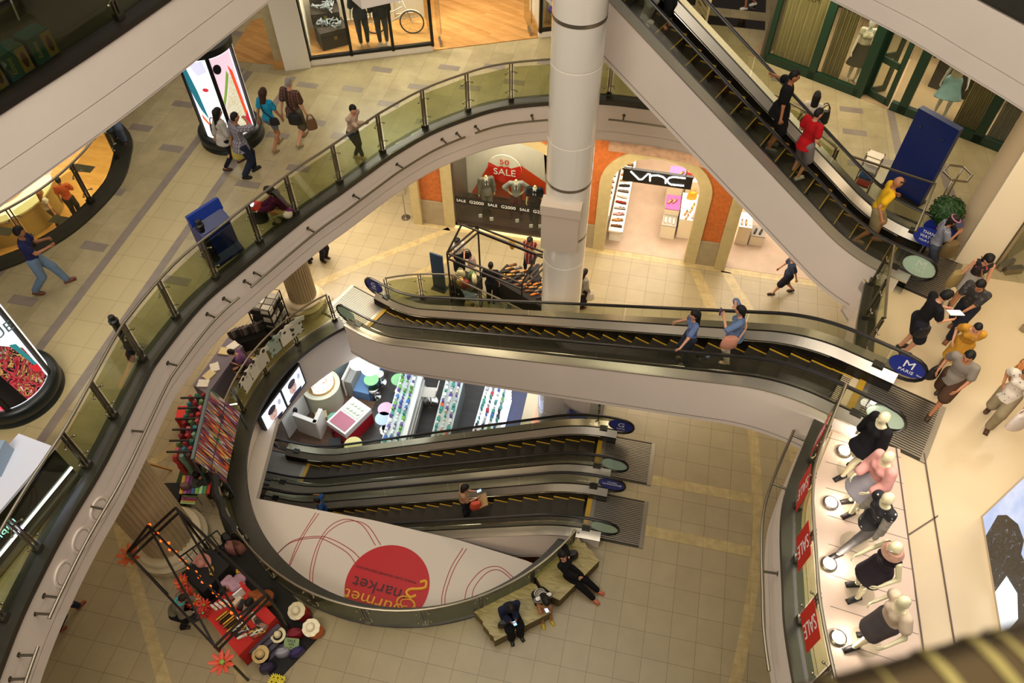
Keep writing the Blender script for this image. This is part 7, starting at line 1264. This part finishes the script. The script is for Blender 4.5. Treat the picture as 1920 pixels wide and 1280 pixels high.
# display floor under the mannequins
PF = mat('d3bba6', .3, var=.03, vscale=2, name='display_floor'); b = MB(); b.prism([(p.x+.33, p.y) for p in RCAP if -6 < p.y < .6]+[(4.1, -6), (4.1, .3)], ZM, ZM+.018); ds = tag(b.build('display_floor', PF), kind='structure'); b = MB()
for k in range(12): y = .2-.52*k; b.box((3.45, y, ZM+.0195), (1.3, .008, .003), -.12)
for x in (4.08, 4.55): b.bar((x-.05, .3, ZM+.022), (x+.15, -6, ZM+.022), .02)
b.bar((4.1, -1.35, ZM+.022), (4.6, -.9, ZM+.022), .02); struct(b, 'trim_12', [mat('5a4a40', .5, name='joint_dark')])
for i, (x, y) in enumerate(((3.12, .03), (2.86, -1.05), (2.8, -2.16), (2.9, -3.32))):
    l = thing('floor_spotlight', 'glowing floor spotlight behind the curved glass, %s of the four' % ('topmost', 'second', 'third', 'lowest')[i], 'lamp', (x, y, ZM+.02), 0, 'floor spotlights by the mannequins'); b = MB(); b.lathe([(.12, 0), (.13, .03), (.1, .05)], (x, y, ZM+.02), 24); b.build('housing', STEEL, l); b = MB(); b.lathe([(.1, .045), (.09, .06), (.001, .062)], (x, y, ZM+.02), 24); b.build('lens', mat('fff4e0', .3, emit=14, name='lens_glow'), l)
for i, y in enumerate((-.1, -1.28, -2.28, -3.5)):
    e = project(offset(RCAP, .105), (2.3, y)); c = RCAP[e[1]]; g = RCAP[e[1]+1]; t = Vector((g.x-c.x, g.y-c.y, 0)).normalized(); nn = Vector((t.y, -t.x, 0)); nn = nn if nn.x < 0 else -nn; P = Vector((e[3].x, e[3].y, ZM+.72))+nn*.02; bn = thing('sale_banner', 'red SALE banner on the curved glass, %s of the four' % ('topmost and edge-on', 'second', 'third', 'lowest and largest in view')[i], 'banner', P, 0, 'SALE banners'); b = MB(); dn = Vector((0, 0, -1)); ry = dn.cross(nn)*-1; rr_ = nn.cross(Vector((0, 0, 1))).normalized()*-1
    right = Vector((0, 0, 1)).cross(nn).normalized(); W_ = .56; M3 = Matrix((right, Vector((0, 0, 1)), nn)).transposed(); b.box(P, (W_, .66, .006), M=M3); b.build('sheet', mat('c8200f', .5, name='banner_red'), bn); text('SALE', .3, basis(P+nn*.006, dn, right), SIGNW, bn, depth=.002, sx=.92)
# ------------------------------------------------ jeans shop at the top
uD = Vector((.908, .419, 0)); vD = Vector((-.419, .908, 0)); D0 = Vector((-10.66, 9.50, ZM)); Q = lambda a, b_, z=0: D0+uD*a+vD*b_+Vector((0, 0, z)); MD = Matrix((uD, vD, Vector((0, 0, 1)))).transposed()
LD = 3.4; b = MB(); b.box(Q(LD/2+2.0, 2.5, -.0+.012), (LD+6, 5, .02), M=MD); struct(b, 'floor_jeans_shop', [WOODW]); b = MB(); b.box(Q(LD/2, .06, .09), (LD, .14, .18), M=MD); b.box(Q(LD/2, .8, .16), (LD, 1.5, .04), M=MD, m=1); b.box(Q(7.4, .06, .09), (1.9, .14, .18), M=MD); b.box(Q(7.4, .6, .16), (1.9, 1.2, .04), M=MD, m=1); struct(b, 'trim_13', [SHOPW, WOODW])
b = MB(); b.box(Q(LD/2, 1.6, 1.8), (LD, .08, 3.6), M=MD); b.box(Q(.03, .85, 1.8), (.08, 1.5, 3.6), M=MD); b.box(Q(6.55, .75, 1.8), (.08, 1.4, 3.6), M=MD); b.box(Q(7.4, 1.3, 1.8), (1.8, .08, 3.6), M=MD); b.box(Q(-.35, .05, 1.8), (.7, .3, 3.6), M=MD); struct(b, 'wall_jeans_shop', [mat('e4dccb', .6, name='jeans_wall')])
b = MB(); b.box(Q(2.55, 1.55, 1.3), (.03, .04, 2.6), M=MD); b.box(Q(2.9, 1.55, .35), (.7, .04, .03), M=MD); b.box(Q(1.4, 1.55, .35), (1.5, .04, .03), M=MD); struct(b, 'trim_14', [mat('c9bfae', .6, name='panel_line')])
b = MB()
for a in (0, 1.15, 2.3, LD): b.box(Q(a, .02, 1.9), (.08, .1, 3.5), M=MD)
b.box(Q(LD/2, .02, .22), (LD, .1, .08), M=MD); b.box(Q(7.4, .02, .22), (1.9, .1, .08), M=MD); b.box(Q(6.5, .02, 1.9), (.08, .1, 3.5), M=MD); struct(b, 'window_2', [BLACK]); b = MB(); b.box(Q(LD/2, .03, 1.9), (LD, .012, 3.4), M=MD); b.box(Q(7.4, .03, 1.9), (1.9, .012, 3.4), M=MD); struct(b, 'window_3', [CLEAR])
for a, s_ in ((LD+.25, 'left'), (6.25, 'right')):
    g = thing('glass_door', 'open glass door leaf at the %s of the jeans shop entrance' % s_, 'door', Q(a, .1)); b = MB(); b.box(Q(a, .55, 1.35), (.012, .9, 2.5), M=MD); b.build('glass_leaf', CLEAR, g); b = MB(); b.box(Q(a, .28, .07), (.06, .36, .14), M=MD); b.build('patch_fitting', STEEL, g); b = MB(); b.tube([Q(a+.05, .3, .3), Q(a+.05, .3, 2.3)], .016, 8); b.build('pull_bar', CHROME, g)
b = MB(); b.box(at(521, 112, ZM)+Vector((.1, .28, 2)), (.62, .62, 4.2), .46); struct(b, 'pillar', [mat('b5a47a', .5, var=.1, vscale=4, name='pillar_stone')])
TR = mat('2c2118', .6, var=.25, vscale=6, name='trunk_brown')
def trunk(c, w, d, h, rz, label, lid):
    r = thing('trunk', label, 'trunk', c, rz); b = MB(); b.box((0, 0, h/2), (w, d, h)); b.build('body', TR, r, world=False); b = MB()
    for x in (-w/2, w/2): b.box((x, 0, h/2), (.03, d+.02, h+.01))
    b.box((0, -d/2, h*.75), (w, .02, .03)); b.build('edging', mat('1a140e', .5, name='trunk_edge'), r, world=False); b = MB(); b.box((0, -d/2-.01, h*.6), (.09, .02, .09)); b.build('latch', mat('a08a4a', .3, .8), r, world=False)
    if lid: b = MB(); b.box((0, d/2+.02, h+.2), (w, .06, .42)); b.build('lid', TR, r, world=False)
    return r
trunk(Q(.72, .75, .18), .78, .6, .5, .25+.43, 'large dark brown trunk at the left of the jeans shop window', False); trunk(Q(.62, 1.15, .68), .74, .5, .28, .43, 'open brown trunk standing on top of the larger one', True)
for k, (a, bb, z) in enumerate(((.6, 1.1, 1.0), (.68, .75, .7))):
    b = MB(); r9 = random.Random(k)
    for i in range(16): q = Q(a+r9.uniform(-.25, .25), bb+r9.uniform(-.15, .15), z+r9.uniform(0, .1)); b.tube([q+Vector((r9.uniform(-.12, .12), r9.uniform(-.12, .12), r9.uniform(-.03, .08))) for _ in range(5)], .018, 5)
    tag(b.build('rope_heap', mat('8f979c', .6, name='rope_grey')), ('heap of grey rope in the open brown trunk', 'grey cloth heap on the large brown trunk')[k], 'rope')
hd = 180-24; DEN = mat('1c2430', .8, var=.15, vscale=12, name='dark_denim')
mann('mannequin in dark jeans and bare feet in the jeans shop window', Q(1.55, .42, .18), 165, STAND(), ('2c3444', 1.0, .03, .14), (DEN, 1.92, .0), None, 1.8); mann('mannequin in dark jeans and white trainers in the jeans shop window', Q(2.08, .36, .18), 170, STAND(), ('20242c', 1.6, .03, .16), (mat('2a323c', .8, var=.15, vscale=12), 1.92, .0), 'e4e0e4', 1.8, 'm')
bk = thing('bicycle', 'white bicycle with black tyres leaning in the jeans shop window', 'bicycle', Q(2.4, 1.2, .18)); BW = mat('ddd6c6', .35, name='bicycle_white'); W1, W2 = Q(1.9, .95, .52), Q(2.95, .72, .52); d = (W2-W1).normalized(); 
for wc, nm in ((W1, 'rear'), (W2, 'front')):
    b = MB(); b.tube([wc+d*(.33*math.cos(2*PI*i/40))+Vector((0, 0, .33*math.sin(2*PI*i/40))) for i in range(40)], .02, 8, closed=True); wl = b.build('wheel', mat('15130f', .6, name='tyre'), bk); b = MB()
    for i in range(16): b.tube([wc, wc+d*(.32*math.cos(2*PI*i/16))+Vector((0, 0, .32*math.sin(2*PI*i/16)))], .003, 4)
    b.ell(wc, .03, 8); b.build('spokes', CHROME, wl)
sd_, hdx = W1+d*.34+Vector((0, 0, .42)), W2-d*.2+Vector((0, 0, .46)); bb_ = W1+d*.42-Vector((0, 0, .03)); b = MB()
for x, y, r in ((W1, bb_, .014), (W1, sd_, .012), (sd_, bb_, .016), (bb_, hdx-Vector((0, 0, .2)), .018), (sd_-Vector((0, 0, .22)), hdx, .016), (hdx+Vector((0, 0, .16)), W2, .016)): b.tube([x, y], r, 8)
b.build('frame', BW, bk); b = MB(); b.tube([hdx+Vector((0, 0, .2))-d*.12+vD*.25, hdx+Vector((0, 0, .26)), hdx+Vector((0, 0, .2))-d*.12-vD*.25], .012, 8); b.build('handlebar', CHROME, bk); b = MB(); b.ell(sd_+Vector((0, 0, .1)), (.13, .08, .03), 12); b.build('saddle', BLACK, bk); b = MB(); b.tube([W2+d*(.36*math.cos(a))+Vector((0, 0, .36*math.sin(a))) for a in [PI*i/12 for i in range(3, 12)]], .022, 8); b.build('mudguard', BW, bk)
p = Q(7.0, .45, .18); bu = thing('paint_bucket', 'straw-coloured bucket with a violet rim in the window right of the entrance', 'bucket', p); b = MB(); b.lathe([(.15, 0), (.17, .36), (.15, .36), (.14, .3), (.001, .3)], p, 28); b.build('body', mat('b39a66', .5), bu); b = MB(); b.lathe([(.172, .33), (.178, .36), (.172, .39)], p, 28); b.build('rim', mat('5a4ac0', .4), bu)
b = MB(); b.tube([Q(6.78, .5, .18), Q(6.85, .52, 1.3)], .035, 10); b.ell(Q(6.85, .52, 1.35), .06, 10); tag(b.build('wooden_post', mat('c9b48a', .5)), 'pale turned wooden post beside the bucket', 'post')
pbox('red_chest', 'cabinet', Q(3.6, 3.2, 0), .43, (.9, .6, .8), '8a1c14', 'red chest inside the jeans shop by the entrance')
# ------------------------------------------------ dress shop at the upper right
GRN = mat('12301f', .4, name='shop_green'); a0, a1, a2, a3 = Vector((1.5, 12.33, ZM)), Vector((3.89, 11.13, ZM)), Vector((4.67, 10.72, ZM)), Vector((7.4, 9.55, ZM)); uP = (a1-a0).normalized(); vP = Vector((-uP.y, uP.x, 0)); R_ = lambda a, b_, z=0: a0+uP*a+vP*b_+Vector((0, 0, z)); MP = Matrix((uP, vP, Vector((0, 0, 1)))).transposed(); L1_ = (a1-a0).length; L2_ = L1_+(a2-a1).length; L3_ = L2_+(a3-a2).length
b = MB(); b.box(R_(L3_/2, 2.2, .008), (L3_+1, 4.4, .016), M=MP); struct(b, 'floor_dress_shop', [mat('a88f6c', .35, var=.06, vscale=3, name='dress_shop_floor')])
b = MB(); b.box(R_(L3_/2, 4.0, 1.8), (L3_+1, .1, 3.6), M=MP); b.box(R_(-.1, 2, 1.8), (.1, 4, 3.6), M=MP); struct(b, 'wall_dress_shop', [mat('4a3f30', .6, name='dress_shop_wall')])
b = MB()
for a, w_ in ((0, .12), (1.36, .2), (L1_, .24), (L2_+.3, .22), (L2_+2.2, .22), (L3_, .2)): b.box(R_(a, .05, 1.8), (w_, .14, 3.6), M=MP)
b.box(R_(L1_/2, .05, .11), (L1_, .14, .22), M=MP); b.box(R_((L2_+L3_)/2, .05, .11), (L3_-L2_, .14, .22), M=MP); struct(b, 'window_4', [GRN]); b = MB(); b.box(R_(L1_/2, .06, 1.8), (L1_, .012, 3.4), M=MP); b.box(R_((L2_+L3_)/2, .06, 1.8), (L3_-L2_, .012, 3.4), M=MP); struct(b, 'window_5', [CLEAR])
CURT = mat('b3a678', .75, var=.04, vscale=3, name='curtain_cream')
def curtain(a, c, off, label):
    n = 60; P = [R_(a+(c-a)*i/n, off+.05*math.sin(i*1.35)) for i in range(n+1)]; b = MB(); b.strip(P, ZM+.02, ZM+3.5, 0, smooth=True); b.strip(offset(P, .012), ZM+.02, ZM+3.5, 0, smooth=True); tag(b.build('curtain', CURT), label, 'curtain')
curtain(.1, 1.28, .25, 'pale panel curtain behind the first POEM window'); curtain(1.5, 2.0, .35, 'gathered cream curtain left of the mannequin in a dark skirt'); curtain(L2_+1.5, L2_+2.1, .35, 'gathered cream curtain right of the mannequin in a pale blue skirt'); curtain(L2_+2.35, L3_-.15, .3, 'cream curtain in the window nearest the cream column')
pm = thing('shop_lettering', 'dark POEM lettering on the first dress shop window', 'sign', R_(.75, .03, 1.9)); text('POEM', .17, basis(R_(.75, .04, 2.0), uP, (0, 0, 1)), BLACK, pm, depth=.004, sx=1.1)
pm = thing('shop_lettering', 'dark POEM lettering beside the mannequin in a dark skirt', 'sign', R_(1.8, .03, 2.0)); text('POEM', .17, basis(R_(1.85, .04, 2.05), uP, (0, 0, 1)), BLACK, pm, depth=.004, sx=1.1); pm = thing('shop_lettering', 'dark POEM lettering beside the mannequin in a pale blue skirt', 'sign', R_(L2_+1.55, .03, 2.0)); text('POEM', .17, basis(R_(L2_+1.75, .04, 1.9), uP, (0, 0, 1)), BLACK, pm, depth=.004, sx=1.1)
for a, rz, lab in ((L1_+.08, .95, 'left'), (L2_-.05, -.35, 'right')):
    g = thing('shop_door', 'dark green framed glass door, %s leaf of the dress shop' % lab, 'door', R_(a, .1)); d = Matrix.Rotation(rz, 3, 'Z')@uP; d = d if lab == 'left' else (Matrix.Rotation(PI-.25, 3, 'Z')@uP); p = R_(a, .1); n_ = Vector((-d.y, d.x, 0)); b = MB()
    for s0 in (0, .6): b.slab(p+d*s0+Vector((0, 0, .03)), d*.13, (0, 0, 2.5), n_*.05)
    for z in (.03, 1.0, 2.4): b.slab(p+d*.1+Vector((0, 0, z)), d*.52, (0, 0, .16), n_*.05)
    b.build('frame', GRN, g); b = MB(); b.slab(p+d*.12+n_*.02+Vector((0, 0, .15)), d*.5, (0, 0, 2.3), n_*.01); b.build('glass_leaf', CLEAR, g)
MW = mat('d8d4c8', .3, coat=.3, name='mannequin_white')
figure('white mannequin in a cream top and dark full skirt in the dress shop window', R_(2.25, .6, .02), 195, 1.76, 'f', dict(handL=(-.3, .1, .85), handR=(.26, .2, .9)), MW, ('cfc6ac', .3, .01, .02, .1), ('skirt', '3a342a', .95, .14), None, None, name='mannequin', cat='mannequin'); figure('headless-looking white mannequin in a cream blouse and pale blue skirt', R_(L2_+1.05, .6, .02), 200, 1.76, 'f', dict(handL=(-.3, .14, .95), footL=(-.12, .16, .085)), MW, ('cbbfa6', .4, .02, .02, .1), ('skirt', '8ab0b4', .95, .16), None, None, name='mannequin', cat='mannequin')
def garment_rack(a, bb, n, cols, label, z=1.75, L=1.2):
    r = thing('garment_rail', label, 'clothes rail', R_(a+L/2, bb)); b = MB(); b.tube([R_(a, bb, 0), R_(a, bb, z), R_(a+L, bb, z), R_(a+L, bb, 0)], .016, 8, smooth=False); b.build('rail', STEEL, r)
    for i in range(n): c = cols[i % len(cols)]; put('hanging_garment', 'garment', ('hg', c), lambda: MB().tube([(0, 0, 0), (0, 0, -.08), (0, 0, -.3), (0, 0, -.85)], [.02, .16, .15, .19], 10, ry=.0045), [mat(c, .85, var=.1, vscale=10)], R_(a+.06+(L-.1)*i/n, bb, z-.03), math.atan2(uP.y, uP.x)+PI/2, '%s garment on the %s' % ({'c9bfae': 'cream', '5a3a6a': 'purple', '2a2622': 'black', 'a09078': 'beige', '7a6a5a': 'taupe', '8a2a6a': 'plum'}[c], label), label)
garment_rack(1.4, 3.2, 12, ['7a6a5a', 'c9bfae', '8a2a6a', 'c9bfae', 'a09078', '2a2622'], 'clothes rail behind the mannequin in the dark skirt', 1.8, 1.3)
garment_rack(3.1, 2.6, 8, ['a09078', 'c9bfae', '2a2622'], 'clothes rail by the dress shop door', 1.7, .9)
sh_ = thing('shop_shelf', 'black shelf unit with shoes deep in the dress shop', 'shelf', R_(4.2, 3.2)); b = MB()
for k in range(4): b.box(R_(4.4, 3.3, .15+.5*k), (1.6, .5, .05), M=MP)
for a in (3.6, 5.2): b.box(R_(a, 3.3, .9), (.06, .5, 1.8), M=MP)
b.build('frame', BLACK, sh_)
for i in range(10): c = ('black', 'red', 'white', 'tan', 'silver')[i % 5]; shoe(c, R_(3.75+.3*(i % 5), 3.2, .18+.5*(i // 5)), 3.4, '%s shoe on the black shelf in the dress shop' % c, 'shoes on the dress shop shelf')
b = MB(); b.box(R_(L2_+1.2, 1.9, .45), (1.6, .6, .9), M=MP); tag(b.build('display_table', mat('1d1813', .4)), 'dark display table behind the pale blue skirt', 'table')
for i in range(10): c = ('silver', 'white', 'tan', 'black')[i % 4]; shoe(c, R_(L2_+.55+.15*i, 1.85, .9), .4, '%s shoe on the dark display table behind the pale blue skirt' % c, 'shoes on the display table')
# white louvred shelf at the top
wl = thing('louvre_shelf', 'cream louvred shelf frame above the tall escalator', 'shelf', (-.6, 14.0, ZM)); b = MB(); e0, e1 = Vector((-.55, 14.4, ZM)), Vector((-.2, 13.55, ZM)); d = e1-e0
b.bar(e0, e0+Vector((0, 0, 1.9)), .06); b.bar(e1, e1+Vector((0, 0, 1.9)), .06); b.bar(e0+Vector((0, 0, 1.0)), e0+Vector((-1.3, .3, 1.0)), .1); b.bar(e0+Vector((0, 0, .08)), e1+Vector((0, 0, .08)), .08); b.build('frame', mat('cbb98c', .5, name='louvre_cream'), wl); b = MB()
for k in range(10): b.bar(e0+Vector((0, 0, .2+.17*k)), e1+Vector((0, 0, .2+.17*k)), .02, .1)
b.build('louvre', mat('cbb98c', .5, name='louvre_cream'), wl)
# ------------------------------------------------ cosmetics counter at the bottom left
cc = thing('cosmetics_counter', 'white-topped black counter with a blue-white light line at the lower left', 'counter', (-10.4, -4.4, ZM)); k0, k1 = Vector((-9.98, -3.35, 0)), Vector((-9.98, -6.4, 0)); b = MB(); b.box((-10.36, -4.75, ZM+.46), (.62, 3.0, .92), -.14); b.build('body', mat('0a090b', .15, name='counter_black'), cc); b = MB(); b.box((-10.42, -4.75, ZM+.945), (.74, 3.06, .05), -.14); b.build('top', mat('d8dcea', .3, name='counter_pale'), cc)
b = MB(); b.box((-10.04, -4.79, ZM+.33), (.03, 3.0, .035), -.14); b.build('light_line', mat('dfe6ff', .3, emit=7, name='line_white_blue'), cc); text('napier', .2, basis((-10.02, -4.7, ZM+.62), (-.14, -1, 0), (0, 0, 1)), mat('9ad8c8', .4, emit=1.2, name='lit_letter_teal'), cc, depth=.006)
b = MB(); b.box((-10.03, -4.8, ZM+.1), (.06, 3.0, .1), -.14); b.build('kick_rail', STEEL, cc)
for i, (x, y, c, lab) in enumerate(((-10.55, -3.75, '8fa4b8', 'pale blue display block on the white counter'), (-10.4, -4.6, '2a2a38', 'dark display block on the white counter'))): pbox('display_block', 'display', (x, y, ZM+.97), .2, (.3, .5, .3) if i == 0 else (.26, .3, .06), c, lab)
# ------------------------------------------------ level above, top left: goods behind the dark glass
for i in range(5):
    q = Vector((-10.62, -1.1+.46*i, Z1+.06)) + Vector((.11*i, 0, 0)); bx = thing('product_carton', 'teal and cream carton behind the dark glass at the top left, %s in the row' % ('lowest', 'second', 'third', 'fourth', 'topmost')[i], 'carton', q, -.25, 'cartons behind the dark glass'); b = MB(); b.box((-.05, 0, .2), (.3, .4, .4)); b.build('body', mat('123a3e', .7, name='carton_teal'), bx, world=False); b = MB(); b.box((.102, .11, .2), (.01, .17, .36)); b.build('cream_panel', mat('6a5632', .7, name='carton_cream'), bx, world=False)
    b = MB(); b.ell((.11, .11, .2), (.008, .045, .12), 10); b.build('print_shape', mat('381810', .7), bx, world=False); text('many', .12, basis((.103, -.09, .2), (0, 0, -1), (0, 1, 0)), mat('7a7044', .7, name='carton_letter'), bx, depth=.003, world=False)
sv = thing('dark_shelving', 'dark tall shelving behind the glass at the top left corner', 'shelf', (-12.2, 1.5, Z1)); b = MB()
for k in range(3): b.box((-12.3+.12*k, .2+1.5*k, Z1+1.0), (.5, 1.3, 2.0), -.2)
b.build('carcass', mat('1a1611', .6, name='dark_shelf'), sv); b = MB()
for k in range(3): b.box((-12.0+.12*k, .2+1.5*k, Z1+.7), (.04, 1.1, .05), -.2)
b.build('shelf_bar', mat('4a4236', .5), sv)
q = Vector((-11.3, 2.0, Z1)); wc = thing('pushchair', 'grey folded pushchair shape behind the dark glass', 'pushchair', q); b = MB(); b.tube([q+Vector((0, -.3, 0)), q+Vector((-.2, 0, .8)), q+Vector((-.2, .5, .8)), q+Vector((0, .8, 0))], .02, 6); b.build('frame', mat('4a463c', .5), wc); b = MB(); b.box(q+Vector((-.1, .25, .35)), (.4, .5, .3)); b.build('seat', mat('4a4036', .8), wc)
b = MB(); b.ell((-11.6, -.3, Z1+.9), (.25, .3, .3), 12); tag(b.build('red_cushion', mat('7a2410', .7)), 'dark red cushion behind the glass at the left corner', 'cushion')
# ------------------------------------------------ left shop and its counter
lc = thing('shop_counter', 'cream curved counter in the lit shop at far left', 'counter', (-20.9, 7, 0)); P = spline([(-22.5, 5.6), (-21.2, 6.3), (-20.6, 7.2), (-20.6, 8.2), (-21.2, 9.0)]); b = MB(); b.wall(P, .02, 1.0, .12); b.build('front', mat('a8905a', .4, name='counter_ochre'), lc); b = MB(); b.prism(offset(P, .1)+offset(P, -.75)[::-1] if 0 else offset(P, -.12)+offset(P, .7)[::-1], 1.0, 1.06); b.build('top', mat('cfc9a0', .3, name='counter_top_cream'), lc)
b = MB(); b.prism([(-19.8, 3.4), (-17.5, 3.0), (-17.2, 4.6), (-19.4, 5.2)], .02, .05); tag(b.build('red_rug', mat('b82a14', .8)), 'red rug in the lit shop below the left railing', 'rug'); b = MB(); [b.tube([Vector((-20.2+.25*k, 4.6, .05)), Vector((-19.4+.25*k, 5.3, .05))], .03, 6) for k in range(5)]; tag(b.build('chrome_rack', CHROME), 'chrome rods beside the red rug at the far left', 'rack')
b = MB(); b.box((-20.4, 11.2, 3.2), (1.4, .25, .08), .5); tag(b.build('ceiling_tube_light', mat('fff4e0', .4, emit=5, name='tube_warm')), 'bright tube light over the lit shop at far left', 'light'); pbox('white_box', 'box', (-21.0, 8.8, 1.06), .3, (.3, .25, .2), 'd8d4cc', 'white box on the cream counter at far left')
# ------------------------------------------------ rail in front of the lens
hA, hB = at(1360, 1348, 17.45), at(1985, 1168, 17.45); hd_ = (hB-hA); hA, hB = hA-hd_*2.2, hB+hd_*2.2; hd_ = hd_.normalized(); fr_ = thing('balcony_handrail', 'bronze balcony handrail with painted glint bands, blurred in the lower right corner', 'handrail', hA); hn = Vector((-hd_.y, hd_.x, 0)); b = MB(); rw = .075; prof = [(rw*math.cos(a), .03*math.sin(a)) for a in [2*PI*i/24 for i in range(24)]]; Ls = (hB-hA).length; n = 24; vs = []
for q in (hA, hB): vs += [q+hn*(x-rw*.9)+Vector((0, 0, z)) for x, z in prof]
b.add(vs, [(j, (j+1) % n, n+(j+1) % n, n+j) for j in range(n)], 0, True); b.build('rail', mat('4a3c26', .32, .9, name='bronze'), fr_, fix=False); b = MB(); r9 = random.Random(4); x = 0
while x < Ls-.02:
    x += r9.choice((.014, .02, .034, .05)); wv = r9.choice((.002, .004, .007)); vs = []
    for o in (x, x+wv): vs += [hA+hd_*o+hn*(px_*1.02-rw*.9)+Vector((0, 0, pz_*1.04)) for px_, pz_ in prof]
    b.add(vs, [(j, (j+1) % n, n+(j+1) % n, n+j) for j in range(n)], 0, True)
b.build('glint_band', mat('9a8c54', .42, .9, name='glint_band'), fr_, fix=False)  # paler bands across the bronze, lamp reflections put in as colour
b = MB(); b.prism([(p.x, p.y) for p in ats([(425, 112), (470, 40), (540, 20), (520, 122), (470, 118)], ZM)], ZM+.004, ZM+.012); struct(b, 'floor_side_shop', [WOODW])
# ================================================================== light
def lamp(kind, loc, energy, color=(1, .82, .58), size=1., rot=(0, 0, 0), sy=None, spot=None, blend=.6, name='ceiling_lamp'):
    l = bpy.data.lights.new(name, kind); l.energy = energy; l.color = color
    if kind == 'AREA':
        l.size = size
        if sy: l.shape = 'RECTANGLE'; l.size_y = sy
    else: l.shadow_soft_size = size
    if spot: l.spot_size = math.radians(spot); l.spot_blend = blend
    o = bpy.data.objects.new(name, l); COL.objects.link(o); o.location = loc; o.rotation_euler = rot; return o
W = (1, .82, .58); WW = (1, .88, .72); CW = (.86, .93, 1)
lamp('AREA', (-3.0, 0, 21), 1250, (1, .92, .80), 12)                # atrium roof
lamp('AREA', (-6.5, -11, 19.0), 1300, (1, .90, .78), 9, sy=3, rot=(.75, 0, 0))   # lamps along the gallery on the viewer's side
lamp('AREA', (-3, 8.3, 4.7), 400, W, 9, sy=2.4)                   # ground floor soffit, far side
lamp('AREA', (-11.5, 9, 4.7), 600, WW, 4)
lamp('AREA', (-12, 1, 4.7), 90, W, 2.5, sy=8)
lamp('AREA', (-7, -6.5, 4.7), 60, W, 8, sy=2)
lamp('AREA', (0, 13, 4.4), 330, WW, 4)
lamp('AREA', (4, 13, 4.4), 260, WW, 4)
lamp('AREA', (-8.5, 12, 10.2), 260, WW, 7, sy=3)                   # mezzanine shops
lamp('AREA', (-13, 4, 10.2), 150, (1, .92, .80), 4, sy=10)
lamp('AREA', (2.4, 10.4, 10.0), 190, W, 6, sy=3)
lamp('AREA', (6.5, 2.5, 10.2), 195, W, 4, sy=6)
lamp('AREA', (3.5, -1.6, 9.8), 130, (1, .88, .78), 1.2, sy=4)
lamp('AREA', tuple(R_(.9, -1.2, 3.4)), 70, WW, 2.4, sy=.6, rot=(1.0, 0, -.464))
for x, y in ((3.12, .03), (2.86, -1.05), (2.8, -2.16), (2.9, -3.32)): lamp('POINT', (x+.1, y, ZM+.22), 9, (1, .88, .76), .05)
for k in range(14): lamp('POINT', (-9+1.35*k if k < 10 else -13.5+.9*(k-10), (-3.5 if k % 2 else 4.5) if k < 10 else 1.5+2.2*(k-10), 15.5+1.1*(k % 3)), 26, (1, .9, .76), .07)
lamp('AREA', (-20, 9, 4.4), 650, WW, 6)
lamp('AREA', tuple(Q(1.7, .8, 3.5)), 230, (1, .93, .82), 2.6, sy=.9, rot=(0, 0, .43))
lamp('AREA', tuple(Q(7.4, .7, 3.4)), 30, (1, .93, .82), 1)
lamp('AREA', tuple(Q(4.8, 2.2, 3.6)), 90, W, 2.5)
lamp('AREA', tuple(R_(1.9, 1.6, 3.5)), 120, WW, 2.4, sy=1.4)
lamp('AREA', tuple(R_(4.6, 1.8, 3.5)), 140, WW, 2.4, sy=1.4)
lamp('AREA', tuple(R_(6.3, .35, 3.4)), 60, W, 2, sy=.5)
lamp('AREA', (-5.5, 11.0, 4.2), 160, (1, .9, .75), 3, sy=.8)
lamp('AREA', (-10, 6.5, -2.1), 160, CW, 6)
lamp('AREA', (-4.5, 8, -2.1), 120, CW, 4)
w = bpy.data.worlds.new('world'); SC.world = w; w.use_nodes = True; w.node_tree.nodes['Background'].inputs[0].default_value = (1, .86, .68, 1); w.node_tree.nodes['Background'].inputs[1].default_value = .12
SC.view_settings.view_transform = 'Standard'; SC.view_settings.look = 'None'; SC.view_settings.gamma = 1; SC.view_settings.exposure = 0
cy = SC.cycles; cy.max_bounces = 8; cy.diffuse_bounces = 3; cy.glossy_bounces = 3; cy.transparent_max_bounces = 16; cy.transmission_bounces = 4; cy.caustics_reflective = False; cy.caustics_refractive = False; cy.sample_clamp_indirect = 6
